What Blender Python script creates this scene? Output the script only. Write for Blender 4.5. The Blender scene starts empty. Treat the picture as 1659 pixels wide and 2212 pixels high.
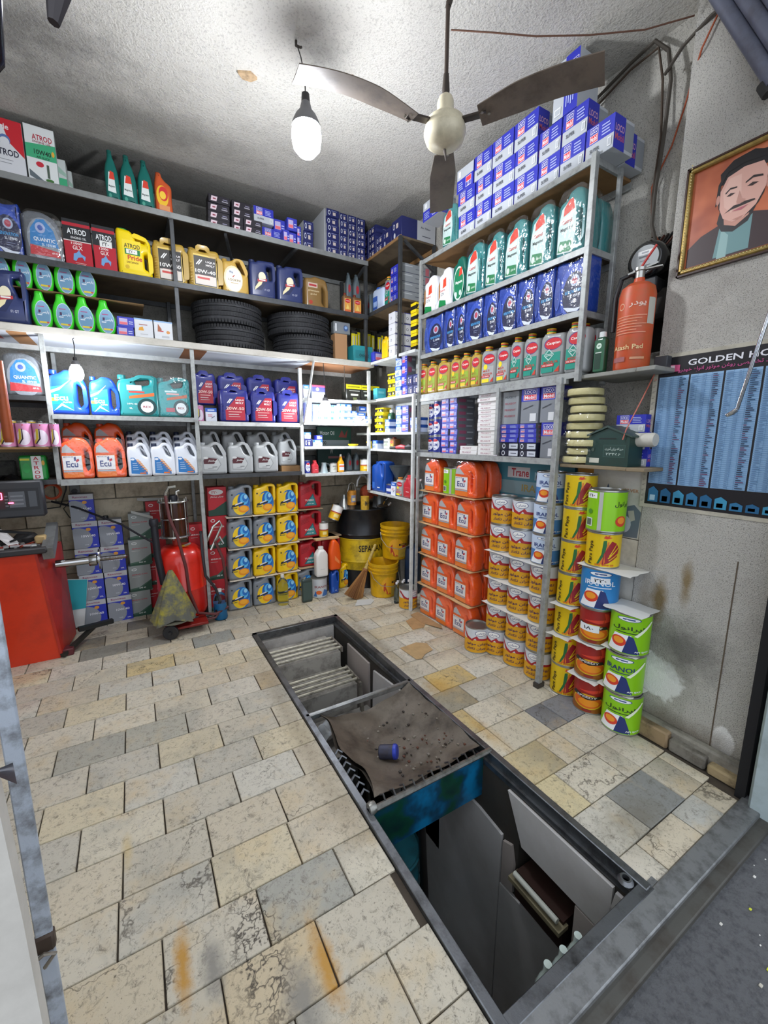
import bpy, bmesh, math, random, unicodedata
from mathutils import Vector, Matrix
random.seed(7)
S = bpy.context.scene
COL = S.collection
# ---------------------------------------------------------------- camera
FPX = 903.5; H = 1.5
YAW, PITCH, ROLL = .5382, .1732, .0043
_f = Vector((math.sin(YAW)*math.cos(PITCH), math.cos(YAW)*math.cos(PITCH), -math.sin(PITCH)))
_r = Vector((math.cos(YAW), -math.sin(YAW), 0)); _u = _r.cross(_f)
CR = math.cos(ROLL)*_r + math.sin(ROLL)*_u; CU = -math.sin(ROLL)*_r + math.cos(ROLL)*_u
cam = bpy.data.cameras.new('camera'); co = bpy.data.objects.new('camera', cam); COL.objects.link(co)
cam.sensor_fit = 'HORIZONTAL'; cam.sensor_width = 36; cam.lens = FPX/1659*36; cam.clip_start = .02
co.matrix_world = Matrix(((CR.x, CU.x, -_f.x, 0), (CR.y, CU.y, -_f.y, 0), (CR.z, CU.z, -_f.z, H), (0, 0, 0, 1)))
S.camera = co
# ---------------------------------------------------------------- world: overcast daylight through the open shop front
w = bpy.data.worlds.new('world'); S.world = w; w.use_nodes = True
bg = w.node_tree.nodes['Background']; bg.inputs[0].default_value = (.84, .90, 1, 1); bg.inputs[1].default_value = 1.1
S.cycles.max_bounces = 9; S.view_settings.view_transform = 'Standard'; S.view_settings.look = 'None'
S.view_settings.exposure = 0.6; S.view_settings.gamma = 1; S.view_settings.use_curve_mapping = False
LAMP_MAIN, LAMP_LEFT, LAMP_RIGHT = 225, 150, 150      # emission strength of the three bulbs' glass
# ---------------------------------------------------------------- helpers
def at_x(px, y, z):      # x of the point of the line (y, z) that stands over picture column px
    g = FPX*CR - (px-829.5)*_f
    return -(y*g.y + (z-H)*g.z)/g.x
def at_y(px, x, z):
    g = FPX*CR - (px-829.5)*_f
    return -(x*g.x + (z-H)*g.z)/g.y
def lin(h):
    c = [int(h[i:i+2], 16)/255 for i in (0, 2, 4)]
    return tuple(v/12.92 if v <= .04045 else ((v+.055)/1.055)**2.4 for v in c)
_M = {}
def M(hexc, rough=.45, metal=0., dirt=0., scale=9., bump=0., emit=0., coat=0., dcol='3a3026', alpha=1.):
    key = (hexc, rough, metal, dirt, scale, bump, emit, coat, dcol, alpha)
    if key in _M: return _M[key]
    m = bpy.data.materials.new('mat_'+hexc); m.use_nodes = True; nt = m.node_tree; n = nt.nodes; b = n['Principled BSDF']
    c = (*lin(hexc), 1); b.inputs['Base Color'].default_value = c
    b.inputs['Roughness'].default_value = rough; b.inputs['Metallic'].default_value = metal
    if coat: b.inputs['Coat Weight'].default_value = coat; b.inputs['Coat Roughness'].default_value = .08
    if emit: b.inputs['Emission Color'].default_value = c; b.inputs['Emission Strength'].default_value = emit
    if dirt or bump:
        tc = n.new('ShaderNodeTexCoord'); no = n.new('ShaderNodeTexNoise'); no.inputs['Scale'].default_value = scale
        no.inputs['Detail'].default_value = 8; no.inputs['Roughness'].default_value = .68
        nt.links.new(tc.outputs['Object'], no.inputs['Vector'])
        if dirt:
            mr = n.new('ShaderNodeMapRange'); mr.inputs[1].default_value = .46; mr.inputs[2].default_value = .72; mr.inputs[4].default_value = dirt
            mx = n.new('ShaderNodeMix'); mx.data_type = 'RGBA'; mx.inputs[6].default_value = c; mx.inputs[7].default_value = (*lin(dcol), 1)
            nt.links.new(no.outputs[0], mr.inputs[0]); nt.links.new(mr.outputs[0], mx.inputs[0]); nt.links.new(mx.outputs[2], b.inputs['Base Color'])
        if bump:
            bp = n.new('ShaderNodeBump'); bp.inputs['Strength'].default_value = bump; bp.inputs['Distance'].default_value = .01
            nt.links.new(no.outputs[0], bp.inputs['Height']); nt.links.new(bp.outputs[0], b.inputs['Normal'])
    _M[key] = m; return m
def node_mat(name, build):
    if name in _M: return _M[name]
    m = bpy.data.materials.new(name); m.use_nodes = True; build(m.node_tree, m.node_tree.nodes, m.node_tree.nodes['Principled BSDF'].inputs); _M[name] = m; return m
def film():
    if 'film' in _M: return _M['film']
    m = bpy.data.materials.new('clear_film'); m.use_nodes = True; nt = m.node_tree; n = nt.nodes; n.remove(n['Principled BSDF'])
    t = n.new('ShaderNodeBsdfTransparent'); t.inputs[0].default_value = (.985, .99, .995, 1)
    g = n.new('ShaderNodeBsdfGlossy'); g.inputs['Roughness'].default_value = .16
    no = n.new('ShaderNodeTexNoise'); no.inputs['Scale'].default_value = 22; no.inputs['Detail'].default_value = 2; tc = n.new('ShaderNodeTexCoord')
    bp = n.new('ShaderNodeBump'); bp.inputs['Strength'].default_value = .8; bp.inputs['Distance'].default_value = .015
    fr = n.new('ShaderNodeFresnel'); fr.inputs[0].default_value = 1.9; mx = n.new('ShaderNodeMixShader')
    nt.links.new(tc.outputs['Object'], no.inputs['Vector']); nt.links.new(no.outputs[0], bp.inputs['Height'])
    nt.links.new(bp.outputs[0], g.inputs['Normal']); nt.links.new(bp.outputs[0], fr.inputs['Normal'])
    ge = n.new('ShaderNodeNewGeometry'); sb = n.new('ShaderNodeMath'); sb.operation = 'SUBTRACT'; sb.inputs[0].default_value = 1; mu = n.new('ShaderNodeMath'); mu.operation = 'MULTIPLY'
    nt.links.new(ge.outputs['Backfacing'], sb.inputs[1]); nt.links.new(fr.outputs[0], mu.inputs[0]); nt.links.new(sb.outputs[0], mu.inputs[1])
    nt.links.new(mu.outputs[0], mx.inputs[0]); nt.links.new(t.outputs[0], mx.inputs[1]); nt.links.new(g.outputs[0], mx.inputs[2])
    nt.links.new(mx.outputs[0], n['Material Output'].inputs[0]); _M['film'] = m; return m
def glass(hexc='e8f4ff', rough=.05):
    k = 'glass'+hexc
    if k in _M: return _M[k]
    m = bpy.data.materials.new(k); m.use_nodes = True; b = m.node_tree.nodes['Principled BSDF']
    b.inputs['Base Color'].default_value = (*lin(hexc), 1); b.inputs['Transmission Weight'].default_value = 1; b.inputs['Roughness'].default_value = rough; b.inputs['IOR'].default_value = 1.3
    _M[k] = m; return m
def mt(m): return M(m) if isinstance(m, str) else m
# joined Arabic letters, in drawing order from the left
_AR = {}
for _c in range(0xFE80, 0xFEFD):
    d = unicodedata.decomposition(chr(_c)).split()
    if len(d) == 2: _AR.setdefault(chr(int(d[1], 16)), {})[d[0]] = chr(_c)
_AR['\u06af'] = {'<isolated>': '\ufb92', '<final>': '\ufb93', '<initial>': '\ufb94', '<medial>': '\ufb95'}
_AR['\u06cc'] = {'<isolated>': '\ufbfc', '<final>': '\ufbfd', '<initial>': '\ufbfe', '<medial>': '\ufbff'}
_AR['\u067e'] = {'<isolated>': '\ufb56', '<final>': '\ufb57', '<initial>': '\ufb58', '<medial>': '\ufb59'}
_AR['\u06a9'] = {'<isolated>': '\ufb8e', '<final>': '\ufb8f', '<initial>': '\ufb90', '<medial>': '\ufb91'}
def arabic(s):
    out = []
    for i, c in enumerate(s):
        f = _AR.get(c)
        if not f: out.append(c); continue
        p = _AR.get(s[i-1]) if i else None; nx = _AR.get(s[i+1]) if i+1 < len(s) else None
        jp = bool(p and '<initial>' in p); jn = bool(nx and '<final>' in nx and '<initial>' in f)
        k = '<medial>' if jp and jn else '<final>' if jp else '<initial>' if jn else '<isolated>'
        out.append(f.get(k, c))
    return ''.join(reversed(out))
_T = {}
def text_geo(s):
    if s in _T: return _T[s]
    ar = any(ord(c) > 0x600 for c in s); body = arabic(s) if ar and not any('\u06f0' <= c <= '\u06f9' for c in s) else s
    c = bpy.data.curves.new('t', 'FONT'); c.body = body; c.size = 1; c.resolution_u = 1 if ar else 2; c.offset = .018; c.align_x = 'LEFT'
    o = bpy.data.objects.new('t', c); m = bpy.data.meshes.new_from_object(o)
    v = [(p.co.x, p.co.y) for p in m.vertices]; f = [tuple(p.vertices) for p in m.polygons]
    bpy.data.meshes.remove(m); bpy.data.objects.remove(o); bpy.data.curves.remove(c)
    x0 = min(a for a, b in v); x1 = max(a for a, b in v); y0 = min(b for a, b in v); y1 = max(b for a, b in v)
    _T[s] = ([(a-x0, b-y0) for a, b in v], f, x1-x0, y1-y0); return _T[s]
def fillet(pts, r, n=3):
    out = []; L = len(pts)
    for i in range(L):
        p = Vector(pts[i][:2]); rr = pts[i][2] if len(pts[i]) > 2 else r
        a = Vector(pts[i-1][:2])-p; b = Vector(pts[(i+1) % L][:2])-p
        q = min(rr, a.length*.45, b.length*.45)
        if q < 1e-4: out.append(tuple(p)); continue
        A = p+a.normalized()*q; B = p+b.normalized()*q
        for k in range(n+1):
            t = k/n; out.append(tuple((1-t)**2*A+2*t*(1-t)*p+t*t*B))
    return out
class MB:
    def __init__(s): s.v = []; s.f = []; s.mi = []; s.mats = []
    def mi_(s, m):
        m = mt(m)
        if m not in s.mats: s.mats.append(m)
        return s.mats.index(m)
    def add(s, v, f, m):
        o = len(s.v); s.v += [tuple(p) for p in v]; k = s.mi_(m)
        for q in f: s.f.append(tuple(i+o for i in q)); s.mi.append(k)
        return s
    def box(s, x0, x1, y0, y1, z0, z1, m, ch=0):
        if not ch:
            v = [(x, y, z) for x in (x0, x1) for y in (y0, y1) for z in (z0, z1)]
            return s.add(v, [(0, 1, 3, 2), (4, 6, 7, 5), (0, 4, 5, 1), (2, 3, 7, 6), (0, 2, 6, 4), (1, 5, 7, 3)], m)
        X, Y, Z = (x0, x1), (y0, y1), (z0, z1); sg = (1, -1); v = []; idx = {}
        for i in (0, 1):
            for j in (0, 1):
                for k in (0, 1):
                    c = (X[i], Y[j], Z[k]); d = (sg[i]*ch, sg[j]*ch, sg[k]*ch)
                    for a in range(3):
                        idx[i, j, k, a] = len(v); v.append(tuple(c[b]+(d[b] if b != a else 0) for b in range(3)))
        f = []
        for a in range(3):
            b, c = (a+1) % 3, (a+2) % 3
            for e in (0, 1):
                q = []
                for (p, r) in ((0, 0), (1, 0), (1, 1), (0, 1)):
                    t = [0, 0, 0]; t[a] = e; t[b] = p; t[c] = r; q.append(idx[(*t, a)])
                f.append(tuple(q if e else q[::-1]))
            for p in (0, 1):
                for r in (0, 1):
                    t0 = [0, 0, 0]; t0[b] = p; t0[c] = r; t1 = list(t0); t1[a] = 1
                    q = (idx[(*t0, b)], idx[(*t1, b)], idx[(*t1, c)], idx[(*t0, c)])
                    f.append(q if (p+r) % 2 else q[::-1])
        for i in (0, 1):
            for j in (0, 1):
                for k in (0, 1):
                    q = (idx[i, j, k, 0], idx[i, j, k, 1], idx[i, j, k, 2]); f.append(q if (i+j+k) % 2 else q[::-1])
        return s.add(v, f, m)
    def prism(s, pts, a0, a1, m, plane='xz'):
        g = {'xz': lambda p, a: (p[0], a, p[1]), 'xy': lambda p, a: (p[0], p[1], a), 'yz': lambda p, a: (a, p[0], p[1])}[plane]
        n = len(pts); v = [g(p, a0) for p in pts]+[g(p, a1) for p in pts]
        f = [tuple(range(n)), tuple(range(2*n-1, n-1, -1))]+[((i+1) % n, i, i+n, (i+1) % n+n) for i in range(n)]
        return s.add(v, f, m)
    def lathe(s, prof, n, m, c=(0, 0, 0), axis='z', mats=None, caps=True):
        g = {'z': lambda r, t, h: (c[0]+r*math.cos(t), c[1]+r*math.sin(t), c[2]+h), 'x': lambda r, t, h: (c[0]+h, c[1]+r*math.cos(t), c[2]+r*math.sin(t)),
             'y': lambda r, t, h: (c[0]+r*math.sin(t), c[1]+h, c[2]+r*math.cos(t))}[axis]
        v = [g(r, 2*math.pi*k/n, h) for r, h in prof for k in range(n)]
        for i in range(len(prof)-1):
            o = len(s.v) if i == 0 else o
            fs = [(i*n+k, i*n+(k+1) % n, (i+1)*n+(k+1) % n, (i+1)*n+k) for k in range(n)]
            if i == 0: s.add(v, fs, mats[0] if mats else m)
            else:
                kk = s.mi_(mats[i] if mats else m)
                for q in fs: s.f.append(tuple(a+o for a in q)); s.mi.append(kk)
        if caps:
            for i in (0, len(prof)-1):
                if prof[i][0] > 1e-5:
                    q = [o+i*n+k for k in range(n)]; s.f.append(tuple(q[::-1] if i == 0 else q)); s.mi.append(s.mi_((mats[0] if i == 0 else mats[-1]) if mats else m))
        return s
    def tube(s, path, r, m, n=6, close=False):
        P = [Vector(p) for p in path]; N = len(P); rs = r if isinstance(r, (list, tuple)) else [r]*N; v = []
        up = None
        for i in range(N):
            d = (P[min(i+1, N-1)]-P[max(i-1, 0)]).normalized()
            if up is None: up = d.orthogonal().normalized()
            up = (up-d*up.dot(d)); up = up.normalized() if up.length > 1e-6 else d.orthogonal().normalized()
            b = d.cross(up)
            for k in range(n): t = 2*math.pi*k/n; v.append(P[i]+rs[i]*(math.cos(t)*up+math.sin(t)*b))
        f = [(i*n+k, i*n+(k+1) % n, (i+1)*n+(k+1) % n, (i+1)*n+k) for i in range(N-1) for k in range(n)]
        f += [tuple(range(n))[::-1], tuple((N-1)*n+k for k in range(n))]
        return s.add(v, f, m)
    def bar(s, a, b, wx, wy, m):      # square bar between two points
        a = Vector(a); b = Vector(b); d = (b-a).normalized(); u = d.cross(Vector((0, 0, 1)))
        u = u.normalized() if u.length > .01 else Vector((1, 0, 0)); t = d.cross(u).normalized(); v = []
        for p in (a, b):
            for i, j in ((-1, -1), (1, -1), (1, 1), (-1, 1)): v.append(p+u*i*wx/2+t*j*wy/2)
        return s.add(v, [(3, 2, 1, 0), (4, 5, 6, 7)]+[(k, (k+1) % 4, (k+1) % 4+4, k+4) for k in range(4)], m)
    def grid(s, nx, ny, fn, m):
        v = [fn(i/nx, j/ny) for j in range(ny+1) for i in range(nx+1)]
        return s.add(v, [(j*(nx+1)+i, j*(nx+1)+i+1, (j+1)*(nx+1)+i+1, (j+1)*(nx+1)+i) for j in range(ny) for i in range(nx)], m)
    def body(s, outline, holes, depth, bev, m, res=2):      # rounded slab in the xz plane with holes
        c = bpy.data.curves.new('c', 'CURVE'); c.dimensions = '2D'; c.fill_mode = 'BOTH'; c.extrude = depth/2-bev; c.bevel_depth = bev; c.bevel_resolution = res; c.offset = -bev
        def area(p): return sum(p[i-1][0]*p[i][1]-p[i][0]*p[i-1][1] for i in range(len(p)))
        for k, pts in enumerate([outline]+holes):
            if (area(pts) < 0) != (k > 0): pts = pts[::-1]
            sp = c.splines.new('POLY'); sp.points.add(len(pts)-1)
            for i, p in enumerate(pts): sp.points[i].co = (p[0], p[1], 0, 1)
            sp.use_cyclic_u = True
        o = bpy.data.objects.new('c', c); me = bpy.data.meshes.new_from_object(o)
        bm = bmesh.new(); bm.from_mesh(me); bmesh.ops.remove_doubles(bm, verts=bm.verts, dist=1e-5); bmesh.ops.recalc_face_normals(bm, faces=bm.faces)
        bm.verts.index_update()
        s.add([(p.co.x, -p.co.z, p.co.y) for p in bm.verts], [tuple(q.index for q in f.verts) for f in bm.faces], m)
        bm.free(); bpy.data.meshes.remove(me); bpy.data.objects.remove(o); bpy.data.curves.remove(c); return s
    def art(s, ents, W, Hh, mapper, cut=0):      # flat print: coordinates are fractions of W x Hh, origin bottom left
        for li, e in enumerate(ents):
            k = e[0]; off = .0003+.0003*min(li, 12); col = e[-1]; polys = []
            if k == 'r': x0, z0, x1, z1 = e[1:5]; polys = [[(x0*W, z0*Hh), (x1*W, z0*Hh), (x1*W, z1*Hh), (x0*W, z1*Hh)]]
            elif k == 'e':
                cx, cz, rx, rz = e[1:5]; polys = [[((cx+rx*math.cos(t*math.pi/9))*W, (cz+rz*math.sin(t*math.pi/9))*Hh) for t in range(18)]]; polys = [[(min(max(a, 0), W), min(max(b, 0), Hh)) for a, b in polys[0]]]
            elif k == 'p': polys = [[(a*W, b*Hh) for a, b in e[1]]]
            elif k == 't':      # text, x, z, width, height, (rotation), colour ; centred on x,z
                tx, cx, cz, tw, th = e[1:6]; rot = e[6] if len(e) > 7 else 0
                v, f, w0, h0 = text_geo(tx); sx = tw*(Hh if rot else W)/w0; sy = th*(W if rot else Hh)/h0; cr, sr = math.cos(rot), math.sin(rot); vv = []
                for a, b in v:
                    a = (a-w0/2)*sx; b = (b-h0/2)*sy; vv.append((cx*W+a*cr-b*sr, cz*Hh+a*sr+b*cr))
                if not cut or tw*W < cut*2: s.add([mapper(a, b, off) for a, b in vv], f, col)
                else: s._cut([[vv[i] for i in q] for q in f], cut, mapper, off, col)
                continue
            if cut: s._cut(polys, cut, mapper, off, col)
            else:
                for p in polys: s.add([mapper(a, b, off) for a, b in p], [tuple(range(len(p)))], col)
        return s
    def _cut(s, polys, cut, mapper, off, col):
        bm = bmesh.new()
        for p in polys:
            vs = [bm.verts.new((a, b, 0)) for a, b in p]
            try: bm.faces.new(vs)
            except ValueError: pass
        x0 = min(v.co.x for v in bm.verts); x1 = max(v.co.x for v in bm.verts); x = math.floor(x0/cut)*cut+cut
        while x < x1:
            bmesh.ops.bisect_plane(bm, geom=bm.verts[:]+bm.edges[:]+bm.faces[:], plane_co=(x, 0, 0), plane_no=(1, 0, 0)); x += cut
        bm.verts.index_update()
        s.add([mapper(v.co.x, v.co.y, off) for v in bm.verts], [tuple(v.index for v in f.verts) for f in bm.faces], col); bm.free()
    def mesh(s, name, sharp=38):
        me = bpy.data.meshes.new(name); me.from_pydata(s.v, [], s.f)
        for m in s.mats: me.materials.append(m)
        me.polygons.foreach_set('material_index', s.mi); me.polygons.foreach_set('use_smooth', [True]*len(s.f))
        me.set_sharp_from_angle(angle=math.radians(sharp)); me.update(); return me
_BAD = []
def tag(o, label=None, cat=None, group=None, kind=None):
    if label:
        o['label'] = label
        if not 4 <= len(label.split()) <= 16: _BAD.append(label)
    if cat: o['category'] = cat
    if group: o['group'] = group
    if kind: o['kind'] = kind
    return o
def ob(name, me, parent=None, loc=(0, 0, 0), rz=0, label=None):
    if isinstance(me, MB): me = me.mesh(name)
    o = bpy.data.objects.new(name, me); COL.objects.link(o); o.location = loc; o.rotation_euler[2] = rz
    if parent: o.parent = parent
    if label: o['label'] = label
    return o
def thing(name, label, cat, loc=(0, 0, 0), rz=0, group=None, me=None):
    if isinstance(me, MB): me = me.mesh(name)
    o = bpy.data.objects.new(name, me); COL.objects.link(o); o.location = loc; o.rotation_euler[2] = rz
    return tag(o, label, cat, group)
def struct(name, mb, parent=None):
    o = ob(name, mb, parent)
    if not parent: o['kind'] = 'structure'
    return o
# kinds that repeat: meshes are built once, each copy gets its own objects
KIND = {}
def kind(key, name, cat, w, h, d, parts, own=None):      # parts: (part name, mesh, index of parent part or None)
    KIND[key] = (name, cat, w, h, d, [(n, m.mesh(n) if isinstance(m, MB) else m, p) for n, m, p in parts], own.mesh(name) if own else None)
def put(key, label, x, y, z, rz=0, s=(1, 1, 1), group=None, tilt=None):
    name, cat, w, h, d, parts, own = KIND[key]
    r = thing(name, label, cat, (x, y, z), rz, group, own); r.scale = s
    if tilt: r.rotation_euler = (tilt[0], tilt[1], rz)
    L = []
    for n, me, p in parts:
        o = bpy.data.objects.new(n, me); COL.objects.link(o); o.parent = L[p] if p is not None else r; L.append(o)
        if n in ('tread_blocks', 'grip_ribs'): o['kind'] = 'stuff'
    return r
ORD = ['first', 'second', 'third', 'fourth', 'fifth', 'sixth', 'seventh', 'eighth', 'ninth', 'tenth', 'eleventh', 'twelfth', 'thirteenth', 'fourteenth', 'fifteenth', 'sixteenth', 'seventeenth', 'eighteenth']
def rows(key, spans, plane, z, side, desc, where, h=None, group=None, jig=.004, depth=None):
    """a row of copies standing on z; side 'b': fronts at y=plane, spans are picture columns; side 'r': fronts at x=plane, facing the room"""
    name, cat, w, hh, d, _, _ = KIND[key]; n = len(spans)
    for i, (a, b) in enumerate(spans):
        sz = (h or hh)/hh; o = n > 1
        lab = desc if not o else f"{desc}, {ORD[i]} from left"
        lab = lab+' '+where if where else lab
        if side == 'b':
            xa, xb = at_x(a, plane, z), at_x(b, plane, z); sx = (xb-xa)/w*.97; sy = (depth or d*sx)/d
            put(key, lab, (xa+xb)/2, plane+d*sy/2+random.uniform(0, jig), z, random.uniform(-.03, .03), (sx, sy, sz), group)
        else:
            ya, yb = at_y(a, plane, z), at_y(b, plane, z); sx = (ya-yb)/w*.97; sy = (depth or d*sx)/d
            put(key, lab, plane+d*sy/2+random.uniform(0, jig), (ya+yb)/2, z, -math.pi/2+random.uniform(-.03, .03), (sx, sy, sz), group)
# ================================================================ STRUCTURE
def add_spots(nt, n, last, vec, spots, ax, nsc=9):      # stains, and a painted bulb shadow on the ceiling, fixed to their place
    L = nt.links.new; i0, i1 = 'xyz'.index(ax[0]), 'xyz'.index(ax[1])
    if spots:
        q = n.new('ShaderNodeTexNoise'); q.inputs['Scale'].default_value = nsc; q.inputs['Detail'].default_value = 7; q.inputs['Roughness'].default_value = .7; L(vec, q.inputs['Vector'])
    for c, rad, col, st in spots:
        s = n.new('ShaderNodeVectorMath'); s.operation = 'SUBTRACT'; s.inputs[1].default_value = c; L(vec, s.inputs[0])
        k = [0, 0, 0]; k[i0] = 1/rad[0]; k[i1] = 1/rad[1]; m = n.new('ShaderNodeVectorMath'); m.operation = 'MULTIPLY'; m.inputs[1].default_value = k; L(s.outputs[0], m.inputs[0])
        l = n.new('ShaderNodeVectorMath'); l.operation = 'LENGTH'; L(m.outputs[0], l.inputs[0])
        a = n.new('ShaderNodeMath'); a.operation = 'MULTIPLY_ADD'; a.inputs[1].default_value = 1.5; L(q.outputs[0], a.inputs[0]); L(l.outputs['Value'], a.inputs[2])
        r = n.new('ShaderNodeMapRange'); w_ = .12 if st == 1 else .7; r.inputs[1].default_value = 1.7-w_; r.inputs[2].default_value = 1.7+w_*.3; r.inputs[3].default_value = st; r.inputs[4].default_value = 0; L(a.outputs[0], r.inputs[0])
        x = n.new('ShaderNodeMix'); x.data_type = 'RGBA'; x.inputs[7].default_value = (*lin(col), 1); L(r.outputs[0], x.inputs[0]); L(last, x.inputs[6]); last = x.outputs[2]
    return last
def plaster(base, dark, dscale=1.1, bscale=42, lo=.45, hi=.75, amt=.8, soot=None, spots=None, ax='xy'):
    def build(nt, n, inp):
        L = nt.links.new; tc = n.new('ShaderNodeTexCoord')
        a = n.new('ShaderNodeTexNoise'); a.inputs['Scale'].default_value = dscale; a.inputs['Detail'].default_value = 9; a.inputs['Roughness'].default_value = .7
        b = n.new('ShaderNodeTexNoise'); b.inputs['Scale'].default_value = bscale; b.inputs['Detail'].default_value = 6; b.inputs['Roughness'].default_value = .75
        c = n.new('ShaderNodeTexNoise'); c.inputs['Scale'].default_value = bscale*3.1; c.inputs['Detail'].default_value = 2
        for q in (a, b, c): L(tc.outputs['Object'], q.inputs['Vector'])
        m1 = n.new('ShaderNodeMapRange'); m1.inputs[1].default_value = lo; m1.inputs[2].default_value = hi; m1.inputs[4].default_value = amt; L(a.outputs[0], m1.inputs[0])
        mx = n.new('ShaderNodeMix'); mx.data_type = 'RGBA'; mx.inputs[6].default_value = (*lin(base), 1); mx.inputs[7].default_value = (*lin(dark), 1); L(m1.outputs[0], mx.inputs[0])
        m2 = n.new('ShaderNodeMapRange'); m2.inputs[1].default_value = .55; m2.inputs[2].default_value = .66; m2.inputs[4].default_value = .25 if soot else .55; L(c.outputs[0], m2.inputs[0])
        my = n.new('ShaderNodeMix'); my.data_type = 'RGBA'; my.inputs[7].default_value = (*lin('55524c'), 1); L(m2.outputs[0], my.inputs[0]); L(mx.outputs[2], my.inputs[6])
        last = my.outputs[2]
        if soot:      # old soot stain: distance bands given as (axis, from, to, strength)
            for sx_, p0, p1, st in soot:
                sp = n.new('ShaderNodeSeparateXYZ'); L(tc.outputs['Object'], sp.inputs[0])
                ad = n.new('ShaderNodeMath'); ad.operation = 'MULTIPLY_ADD'; ad.inputs[1].default_value = .9; L(a.outputs[0], ad.inputs[0]); L(sp.outputs[sx_], ad.inputs[2])
                mr = n.new('ShaderNodeMapRange'); mr.inputs[1].default_value = p0+.45; mr.inputs[2].default_value = p1+.45; mr.inputs[4].default_value = st; L(ad.outputs[0], mr.inputs[0])
                mz = n.new('ShaderNodeMix'); mz.data_type = 'RGBA'; mz.inputs[7].default_value = (*lin('3a3a38'), 1); L(mr.outputs[0], mz.inputs[0]); L(last, mz.inputs[6]); last = mz.outputs[2]
        last = add_spots(nt, n, last, tc.outputs['Object'], spots or [], ax)
        L(last, inp['Base Color']); inp['Roughness'].default_value = .9
        s = n.new('ShaderNodeMath'); s.operation = 'ADD'; L(b.outputs[0], s.inputs[0]); L(c.outputs[0], s.inputs[1])
        bp = n.new('ShaderNodeBump'); bp.inputs['Strength'].default_value = .55; bp.inputs['Distance'].default_value = .012; L(s.outputs[0], bp.inputs['Height']); L(bp.outputs[0], inp['Normal'])
    return build
ceil_m = node_mat('ceiling_plaster', plaster('cdcac2', 'a39f98', 1.3, 34, .5, .8, .5, soot=[('Y', 2.9, 4.1, .8)], spots=[((1.0, 2.32, 3.4), (.17, .15), '3a3a39', .5), ((-.35, 2.9, 3.4), (.5, .28), '5b5a57', .7), ((.2, 3.3, 3.4), (.7, .2), '6a6a66', .6)]))  # first spot paints the shadow of the large bulb's heat sink into the colour
wall_m = node_mat('wall_plaster', plaster('c9c6bd', '8a8578', 2.3, 60))
pier_m = node_mat('pier_plaster', plaster('c0bdb5', '98928a', 1.7, 70, .5, .72, .7, ax='yz', spots=[((0, .985, .30), (.135, .12), 'f2f2f0', 1), ((0, .67, .12), (.045, .085), 'f0efec', 1), ((0, .88, .50), (.20, .17), '5c5a57', .75), ((0, 1.01, .70), (.04, .15), '7d6a42', .95), ((0, .90, .83), (.028, .12), '86724a', .9), ((0, 1.08, .62), (.04, .2), '8a7d66', .6), ((0, .85, .08), (.5, .08), '6f6453', .7)]))
dark_m = node_mat('sooty_concrete', plaster('8d8b84', '3e3e3a', 2.5, 30))
ZC = 3.42; YB = 4.15; XR = 2.38
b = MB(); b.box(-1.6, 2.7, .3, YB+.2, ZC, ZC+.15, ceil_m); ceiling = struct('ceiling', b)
b = MB(); b.box(-1.6, 2.7, YB, YB+.2, -.05, ZC, dark_m); wback = struct('wall_back', b)
b = MB()
for y0, y1, z0, z1 in ((1.38, YB, -.05, ZC), (1.14, 1.38, -.05, 1.95), (1.14, 1.38, 2.50, ZC)): b.box(XR, XR+.3, y0, y1, z0, z1, wall_m)
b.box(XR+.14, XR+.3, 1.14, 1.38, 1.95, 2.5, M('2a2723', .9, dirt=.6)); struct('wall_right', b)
b = MB(); b.box(2.225, 2.68, .60, 1.14, -.05, ZC, pier_m); pier = struct('wall_front', b)
b = MB(); b.box(2.228, 2.3, .575, .60, 0, ZC, M('7a6a55', .9, dirt=.7)); struct('trim_1', b)
b = MB(); b.box(-1.75, -1.6, .3, YB, -.05, ZC, wall_m); struct('wall_left', b)
# back wall: stone cladding low down, each slab its own piece
tm = [MB().box(-.197, .197, 0, .02, -.097, .097, M(c, .6, dirt=.8, scale=7, bump=.2, dcol='6b5c45'), .004).mesh('wall_tile') for c in ('c6b99f', 'b3a78f', 'cdc0a6')]
for r_ in range(6):
    for c_ in range(9):
        ob('wall_tile', random.choice(tm), wback, (-.95+c_*.4+(.2 if r_ % 2 else 0), YB-.02+random.uniform(-.003, .002), .1+r_*.2))
b = MB()
for k in range(9): b.box(-.95+k*.4-.18, -.95+k*.4+.19, YB-.03, YB, 1.205, 1.33, M('6d6f6c', .8, dirt=.9, scale=14, bump=.5, dcol='34383a'), .01)
ob('concrete_band', b, wback)
# loose plaster patches and screws on ceiling
b = MB(); b.box(2.2235, 2.226, .715, .720, .03, .98, M('5d5143', .9)); ob('groove', b, pier)
# ceiling: scar and holes
b = MB()
for (px, py, sx, sy, c) in ((.70, 2.62, .05, .03, 'b79c7a'), (.25, 2.33, .09, .025, '8b8378'), (1.18, 2.35, .035, .02, '9a7358')):
    b.prism([(px-sx, py), (px-sx*.4, py+sy), (px+sx*.5, py+sy*.8), (px+sx, py-.3*sy), (px+sx*.2, py-sy)], ZC-.014, ZC+.002, M(c, .9, dirt=.6, scale=40), 'xy')
ob('broken_plaster', b, ceiling)
b = MB(); b.lathe([(.032, -.004), (.038, 0), (.028, 0), (.026, .0)], 16, M('4a4034', .9), (0, 0, 0), 'x'); b.lathe([(.027, -.002), (.001, -.001)], 16, M('14110e', .9), axis='x'); ob('wall_hole', b, None).location = (XR-.002, 1.62, 2.98)
tag(bpy.data.objects['wall_hole'], 'round dark hole in the right wall plaster', 'hole')
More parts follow.
